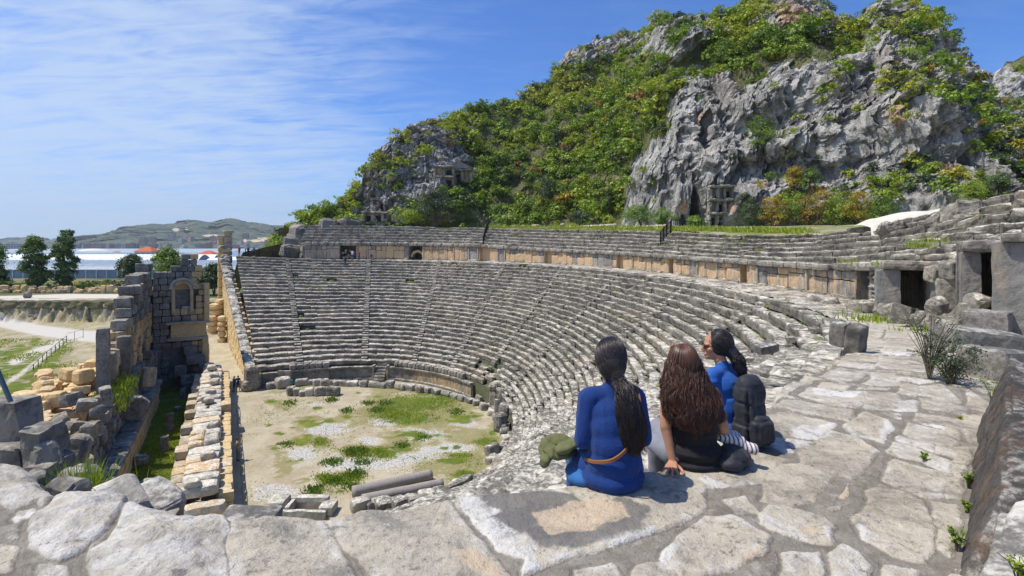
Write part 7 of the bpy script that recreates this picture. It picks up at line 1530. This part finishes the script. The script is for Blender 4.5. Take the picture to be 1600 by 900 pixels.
def woman_black():
    g = np.random.default_rng(2); Q0 = (1.24, 3.52, 14.505); p = person('woman in sleeveless black top with long wavy brown hair leaning on one hand', Q0, .06)
    hc = (-.045, .06, .665); body = [ell((0, 0, .11), (.165, .13, .12)), caps((0, -.01, .12), .12, (-.01, .0, .33), .11), ell((-.01, .01, .38), (.15, .10, .12)), caps((-.15, .02, .475), .046, (.13, .02, .475), .046), caps((-.02, .01, .49), .05, (-.04, .045, .60), .045)] + head_parts(hc, .15, -.1) + legs(.085) + feet(.105, .40, -.34)
    body += [caps((-.165, .02, .47), .048, (-.195, -.02, .25), .038), caps((-.195, -.02, .25), .036, (-.165, -.075, .045), .026)] + hand((-.165, -.075, .035), (-.45, -.85, -.05), (0, 0, -1), 1, .12, .34, 1.05)
    body += [caps((.15, .02, .47), .046, (.205, -.04, .235), .038), caps((.205, -.04, .235), .036, (.13, .18, .15), .028)] + hand((.13, .18, .15), (-.6, .8, 0), (0, 0, -1), 1, .5)
    blob('body', body, .0047, SKIN, p, 2)
    blob('top', [ell((.01, -.02, .09), (.185, .155, .10)), ell((.0, -.015, .22), (.165, .135, .15)), ell((-.01, .0, .36), (.168, .122, .14)), caps((-.145, .02, .475), .055, (.125, .02, .475), .055), ell((.02, -.10, .025), (.15, .09, .035))], .006, BLACKC, p, 18, wr(51, .016, (5, 5, 16)))
    blob('trousers', legs(.085) + [ell((0, .02, .07), (.18, .16, .08)), caps((-.15, .0, .06), .06, (-.19, .22, .06), .06)], .008, GREYC, p, 4, wr(53, .010, (8, 8, 8)), inflate=.012)
    cx, cy, cz = hc; cap = [ell((cx, cy - .015, cz + .018), (.098, .112, .112)), caps((cx, cy - .035, cz - .01), .078, (cx + .01, cy - .06, .50), .075), ell((cx + .015, -.055, .45), (.12, .045, .10))]; gd = []
    for k in range(11):
        f = (k - 5) / 5; x0 = cx + f * .08; a = [(x0, cy - .07 + .05 * abs(f), cz + .03), (cx + f * .105, -.06 + .04 * f * f, .56), (cx + .015 + f * .145, -.10 + .06 * f * f, .46), (cx + .025 + f * .165 + g.normal(0, .01), -.125 + .06 * f * f, .37), (cx + .03 + f * .155 + g.normal(0, .012), -.13 + .05 * f * f, .29 + .04 * abs(f)), (cx + .035 + f * .13 + g.normal(0, .014), -.13 + .04 * f * f, .21 + .09 * abs(f) + g.uniform(-.02, .03))]; a = [(p[0] + (.010 * math.sin(q * 2.1 + k) if q > 1 else 0), p[1], p[2]) for q, p in enumerate(a)]; r = [.03, .038, .040, .038, .030, .012]; gd.append((a, r, 1))
        for q in range(5): cap.append(caps(a[q], r[q] * .9, a[q + 1], r[q + 1] * .9, 10, 4))
    a = [(cx - .08, cy, cz), (cx - .13, cy - .03, .53), (-.20, -.01, .47), (-.25, -.02, .44)]; gd.append((a, [.03, .03, .02, .008], .6))
    hr = blob('hair', cap, .006, BLACKH, p, 2, lambda V: ridged(V * np.array((30, 30, 8)), 2, 15) * .006)
    strands('hair_strand', gd, 3600, BROWNH, hr, .0014, g, .012, 40); 
    acc = Acc(); c = np.array((cx, cy - .015, cz + .018)); r = np.array((.100, .114, .115))
    for k in range(800):
        an = g.uniform(0, 2 * math.pi); t = np.linspace(.05, g.uniform(1.5, 2.2), 14); side = np.stack([np.sin(t) * math.cos(an), np.sin(t) * math.sin(an), np.cos(t)], 1); P = c + side * r * g.uniform(1.0, 1.05); V, Q, T = tube(P, .0021, 4); acc.add(V, Q, T, g.random())
    acc.build('hair_strand', BROWNH, hr, True)
    s = Acc(); V, Q, T = tube(catmull([(cx - .085, cy + .03, cz + .06), (cx - .05, cy + .07, cz + .105), (cx + .05, cy + .07, cz + .105), (cx + .085, cy + .03, cz + .06)], 14), .006, 6); s.add(V, Q, T); s.build('hairband', LEATHER, hr)
    b = blob('handbag', [ell((.25, -.10, .075), (.105, .10, .075)), ell((.20, -.15, .05), (.09, .07, .05)), ell((.29, -.02, .10), (.07, .08, .06))], .006, PACK, None, 3, wr(57, .014, (12, 12, 12))); b.location = Q0; b.rotation_euler = (0, 0, .06); tagp(b, 'soft black handbag lying beside the woman in the black top', 'bag')
    st = Acc()
    for P in (((.16, -.10, .12), (.10, -.19, .05), (.13, -.22, .02), (.22, -.21, .03), (.24, -.18, .09)), ((.22, -.16, .13), (.26, -.22, .10), (.31, -.18, .06), (.30, -.12, .12))):
        V, Q, T = tube(catmull(P, 20), .008, 6); st.add(V, Q, T)
    st.build('strap', PACK, b, True)
    s = NT('striped_cloth'); o = s.node('ShaderNodeTexCoord').outputs['Object']; w = s.node('ShaderNodeTexWave', bands_direction='X'); w.inputs['Scale'].default_value = 13; w.inputs['Distortion'].default_value = 1.5; s.l.new(o, w.inputs[0]); r = s.node('ShaderNodeValToRGB'); r.color_ramp.interpolation = 'CONSTANT'; s.l.new(w.outputs[0], r.inputs[0]); e = r.color_ramp.elements; e[0].color = (.7, .68, .66, 1); e[1].position = .78; e[1].color = (.03, .04, .10, 1); x = e.new(.5); x.color = (.75, .73, .7, 1); x = e.new(.3); x.color = (.45, .06, .08, 1)
    c = blob('scarf', [caps((.20, .0, .17), .035, (.30, -.07, .155), .04), caps((.26, -.03, .15), .04, (.37, -.11, .125), .035), ell((.28, .02, .16), (.07, .05, .04))], .006, s.done(r.outputs[0], .9), None, 3, wr(59, .012, (14, 14, 14))); c.location = Q0; c.rotation_euler = (0, 0, .06); tagp(c, 'striped red white and navy cloth bundled on top of the black handbag', 'scarf')
woman_black()
def woman_pack():
    g = np.random.default_rng(3); Q0 = (1.66, 3.98, 14.505); p = person('woman in blue t-shirt and sunglasses looking left, wearing a backpack', Q0, .62)
    hc = (.0, .075, .70); body = [ell((0, 0, .11), (.16, .13, .12)), caps((0, -.01, .12), .12, (0, .0, .36), .11), ell((0, .01, .40), (.15, .10, .12)), caps((-.14, .02, .495), .046, (.14, .02, .495), .046), caps((0, .02, .51), .05, (0, .055, .63), .044)] + head_parts(hc, .75, -.05) + legs(.085) + feet(.105, .40, -.34)
    for s in (-1, 1): body += [caps((s * .165, .02, .49), .046, (s * .215, .03, .26), .037), caps((s * .215, .03, .26), .035, (s * .09, .26, .19), .026)] + hand((s * .09, .26, .19), (-s * .5, .8, -.1), (0, 0, -1), -s, .5)
    blob('body', body, .005, SKIN, p, 2)
    sh = [ell((0, -.01, .10), (.18, .15, .11)), ell((0, -.01, .25), (.165, .135, .16)), ell((0, .01, .39), (.165, .122, .14)), caps((-.14, .02, .497), .056, (.14, .02, .497), .056), caps((0, .02, .50), .066, (0, .03, .555), .052)]
    for s in (-1, 1): sh.append(caps((s * .155, .02, .49), .060, (s * .195, .025, .365), .057))
    blob('tshirt', sh, .006, TEE, p, 14, wr(61, .012, (5, 5, 14)))
    blob('trousers', legs(.085) + [ell((0, .02, .07), (.18, .16, .08))], .008, DENIM, p, 4, wr(63, .008, (8, 8, 8)), inflate=.012)
    cx, cy, cz = hc; tc_ = (.035, -.035, .655); tl = [(tc_, .032), ((.045, -.075, .60), .042), ((.045, -.10, .53), .036), ((.04, -.10, .47), .016)]
    cap = [ell((cx + .012, cy - .02, cz + .02), (.092, .100, .106)), caps((cx + .02, cy - .05, cz), .07, tc_, .05)]
    for (a, ra), (b, rb) in zip(tl[:-1], tl[1:]): cap.append(caps(a, ra, b, rb))
    hr = blob('hair', cap, .006, BLACKH, p, 2, lambda V: ridged(V * np.array((30, 30, 8)), 2, 25) * .004)
    strands('hair_strand', [([a for a, r in tl], [r * 1.1 for a, r in tl], 1)], 160, BLACKH, hr, .002, g, .008, 26); scalp_strands((cx + .012, cy - .02, cz + .02), (.095, .103, .109), tc_, 380, BLACKH, hr, g, .002, .015, front=.55)
    sg = Acc(); r = lambda P: rot(np.array(P, float), .75, -.05) + np.array(hc)
    for s in (-1, 1):
        V, Q, T = ell((0, 0, 0), (.027, .006, .021)); sg.add(r(V + np.array((s * .034, .098, -.004))), Q, T); V, Q, T = tube(r([(s * .060, .092, .004), (s * .076, .05, .006), (s * .080, -.01, .004)]), .003, 6); sg.add(V, Q, T)
    V, Q, T = tube(r([(-.012, .102, 0), (.012, .102, 0)]), .003, 6); sg.add(V, Q, T); sg.build('sunglasses', flat_mat('dark_lens', (.02, .01, .01), .15), p, True)
    b = blob('backpack', [(rough_box(.23, .16, .44, 8, .012, .5, 3)[0] + np.array((.015, -.20, .03)), rough_box(.23, .16, .44, 8, .012, .5, 3)[1], []), (rough_box(.26, .20, .20, 8, .012, .6, 4)[0] + np.array((.015, -.20, .0)), rough_box(.26, .20, .20, 8, .012, .6, 4)[1], []), (rough_box(.19, .10, .20, 8, .01, .5, 5)[0] + np.array((.015, -.305, .04)), rough_box(.19, .10, .20, 8, .01, .5, 5)[1], []), ell((.015, -.20, .44), (.10, .07, .075))], .0065, PACK, None, 14, lambda V: wr(67, .022, (9, 9, 6))(V) + ridged(V * 13, 2, 68) * .006 - .008 * np.exp(-((V[:, 2] - .31 - .1 * (V[:, 0] - .015) ** 2 * 20) / .012) ** 2))
    b.location = Q0; b.rotation_euler = (0, 0, .50); tagp(b, 'black nylon backpack with padded straps worn by the rightmost seated woman', 'backpack')
    st = Acc()
    for s in (-1, 1):
        P = catmull([(s * .07, -.20, .45), (s * .10, -.125, .535), (s * .115, .0, .578), (s * .13, .11, .53), (s * .145, .15, .38), (s * .165, .06, .22), (s * .16, -.10, .12)], 36)
        for o in (-.015, -.005, .005, .015): V, Q, T = tube(P + np.array((o, 0, 0)), .010, 6); st.add(V, Q, T)
    V, Q, T = tube(catmull([(-.03, -.20, .49), (-.02, -.20, .53), (.04, -.20, .53), (.05, -.20, .49)], 12), .007, 6); st.add(V, Q, T)
    st.build('strap', PACK, b, True)
    z = Acc(); P = catmull([(-.11, -.27, .26), (-.09, -.315, .34), (.015, -.33, .385), (.12, -.315, .34), (.14, -.27, .26)], 26); V, Q, T = tube(P, .004, 5); z.add(V, Q, T); P = catmull([(-.09, -.335, .20), (.015, -.372, .225), (.12, -.335, .20)], 20); V, Q, T = tube(P, .004, 5); z.add(V, Q, T); z.build('zip', flat_mat('zip_grey', (.07, .07, .08), .4), b, True)
woman_pack()
# small figures
SKIN_Z = SKIN
def walker(label, q, rz, top, low, pose='stand', h=1.68, hair=BLACKH):
    p = person(label, q, rz); k = h / 1.7; leg = .10 if pose != 'walk' else .16
    B = [ell((0, 0, .95), (.165, .12, .13)), caps((0, 0, .98), .125, (0, 0, 1.20), .13), ell((0, 0, 1.30), (.18, .11, .13)), caps((-.15, 0, 1.40), .055, (.15, 0, 1.40), .055), caps((0, 0, 1.40), .05, (0, .02, 1.52), .045)] + [(V + np.array((0, .02, 1.60)), Q, T) for V, Q, T in head_parts((0, 0, 0))]
    for s in (-1, 1):
        f = s * (leg if pose == 'walk' else .03); B += [caps((s * .085, 0, .90), .085, (s * .09, f * .5 + .02, .48), .056), caps((s * .09, f * .5 + .02, .48), .054, (s * .09, f, .09), .036), caps((s * .09, f - .03, .04), .036, (s * .10, f + .15, .035), .030)]
        if pose == 'photo': e, w = (s * .24, .10, 1.20), (s * .07, .26, 1.46)
        elif pose == 'talk': e, w = (s * .22, .0, 1.14), (s * .12, .22, 1.10)
        else: e, w = (s * .23, -.02, 1.13), (s * .25, .06 * (s if pose == 'walk' else 1), .88)
        B += [caps((s * .18, 0, 1.38), .05, e, .038), caps(e, .037, w, .027)] + hand(w, np.array(w) - np.array(e), (0, .2, -1), s, .4)
    V3 = [(V * k, Q, T) for V, Q, T in B]
    def zone(c):
        z, x = c[:, 2] / k, np.abs(c[:, 0]) / k; r = np.zeros(len(c), int); r[(z < 1.47) & (z > .93)] = 1; r[(z <= .93) & (x < .2)] = 2; far = (np.abs(c[:, 0]) > .225 * k) & (z < 1.10); r[far] = 0; r[(z > 1.40) & (c[:, 1] > .14)] = 0; r[z < .07] = 3; return r
    blob('body', V3, .02 * k, SKIN, p, 3, None, [SKIN, top, low, BLACKC], zone)
    blob('hair', [(V * k, Q, T) for V, Q, T in (ell((0, .0, 1.625), (.088, .10, .10)),)], .02, hair, p, 1)
    return p
def cl(name, c): return cloth(name, c, .9)
RED, WHT, DRK, KHA, JEA = cl('red_cotton', (.42, .03, .05)), cl('white_cotton', (.62, .66, .74)), cl('dark_cotton', (.03, .035, .06)), cl('khaki_cotton', (.30, .26, .19)), cl('jeans', (.07, .11, .20))
walker('person in dark clothes on the path, left one of the pair by the wall', PZ(366, 612, 0), 2.8, DRK, DRK, 'talk'); walker('person in a dark blue jacket walking on the path, right one of the pair', PZ(372, 611, 0), .3, cl('navy_cotton', (.04, .05, .13)), DRK, 'walk')
walker('person in dark red top leaning in the shadow beside the slab wall', PZ(350, 692, 0), 1.4, cl('maroon_cotton', (.25, .05, .06)), DRK, 'stand'); walker('person in khaki taking a photograph at the edge of the orchestra', PZ(371, 720, 0), -.9, KHA, cl('grey_cotton', (.20, .20, .19)), 'photo', 1.72)
walker('person in a teal jacket standing among the ring blocks at the far side', PZ(457, 613, 0), .3, cl('teal_cotton', (.02, .17, .20)), DRK, 'stand', 1.6)
def seat_top(px, u_row):                      # a standing place on the lower seats near the photo column px
    C, z = row_curve(u_row); q = 800 + F * C[:, 0] / C[:, 1]; k = np.argmin(np.abs(q[:1000] - px)); _, z1 = row_curve(min(u_row + 1, NROW)); b, _ = row_curve(min(u_row + 1, NROW)); return np.array((*(C[k] * .5 + b[k] * .5), z1[k] - .02))
walker('person in a white shirt and jeans climbing near the leftmost doorway', seat_top(551, 27), 0., WHT, JEA, 'walk', 1.75); walker('person in a red top and dark trousers beside the one in white', seat_top(562, 27), 2.6, RED, DRK, 'stand', 1.7)
walker('person in a dark top and jeans lower on the far seats', seat_top(539, 24), .2, DRK, JEA, 'stand', 1.7); walker('person in dark clothes on the far seats right of the others', seat_top(580, 26), 2.9, DRK, cl('grey_cotton', (.20, .20, .19)), 'stand', 1.65)
walker('person in bright red jacket at the top corner of the far seats', np.array(seat_top(374, 27)) + np.array((0, 0, .05)), 2.9, RED, DRK, 'stand', 1.7); walker('person in dark clothes at the railing, left one of two', (-45.8, 88.9, 13.95), 3.0, DRK, DRK, 'talk'); walker('person in a grey blue top at the railing, right one of two', (-44.9, 89.1, 13.9), .2, cl('slate_cotton', (.10, .13, .18)), DRK, 'stand')
# ------------------------------------------------------------------ the air that pales the far hills
def build_haze():
    x0, x1, y0, y1, z0, z1 = -6500., 6500., -600., 7600., -3., 520.
    V = [(x, y, z) for x in (x0, x1) for y in (y0, y1) for z in (z0, z1)]; Q = [[0, 1, 3, 2], [4, 6, 7, 5], [0, 4, 5, 1], [2, 3, 7, 6], [0, 2, 6, 4], [1, 5, 7, 3]]
    m = bpy.data.materials.new('haze_air'); m.use_nodes = True; n, l = m.node_tree.nodes, m.node_tree.links; n.clear(); o = n.new('ShaderNodeOutputMaterial'); v = n.new('ShaderNodeVolumePrincipled')
    v.inputs['Color'].default_value = (.80, .88, 1, 1); v.inputs['Density'].default_value = .00009; v.inputs['Anisotropy'].default_value = .3; l.new(v.outputs[0], o.inputs['Volume'])
    ob = mesh_np('haze', V, np.array(Q), m); tagp(ob, 'thin bluish air over the plain', 'haze', kind='stuff')
build_haze()
# ------------------------------------------------------------------ labels of small families say which one by its place in the row
def relabel():
    words = ['first', 'second', 'third', 'fourth', 'fifth', 'sixth', 'seventh', 'eighth', 'ninth', 'tenth', 'eleventh', 'twelfth', 'thirteenth', 'fourteenth', 'fifteenth', 'sixteenth', 'seventeenth', 'eighteenth', 'nineteenth', 'twentieth']
    fam = {}
    for o in scene.objects:
        if o.parent is None and o.get('label') and o.get('group'): fam.setdefault(o['label'], []).append(o)
    for lab, L in fam.items():
        if 2 <= len(L) <= 20 and len(lab.split()) <= 13:
            L.sort(key=lambda o: o.location.x / max(o.location.y, .1))
            for k, o in enumerate(L): o['label'] = lab + ', ' + (words[k] + ' from left' if k < len(L) - 1 else 'rightmost one') if len(lab.split()) <= 13 else lab
relabel()
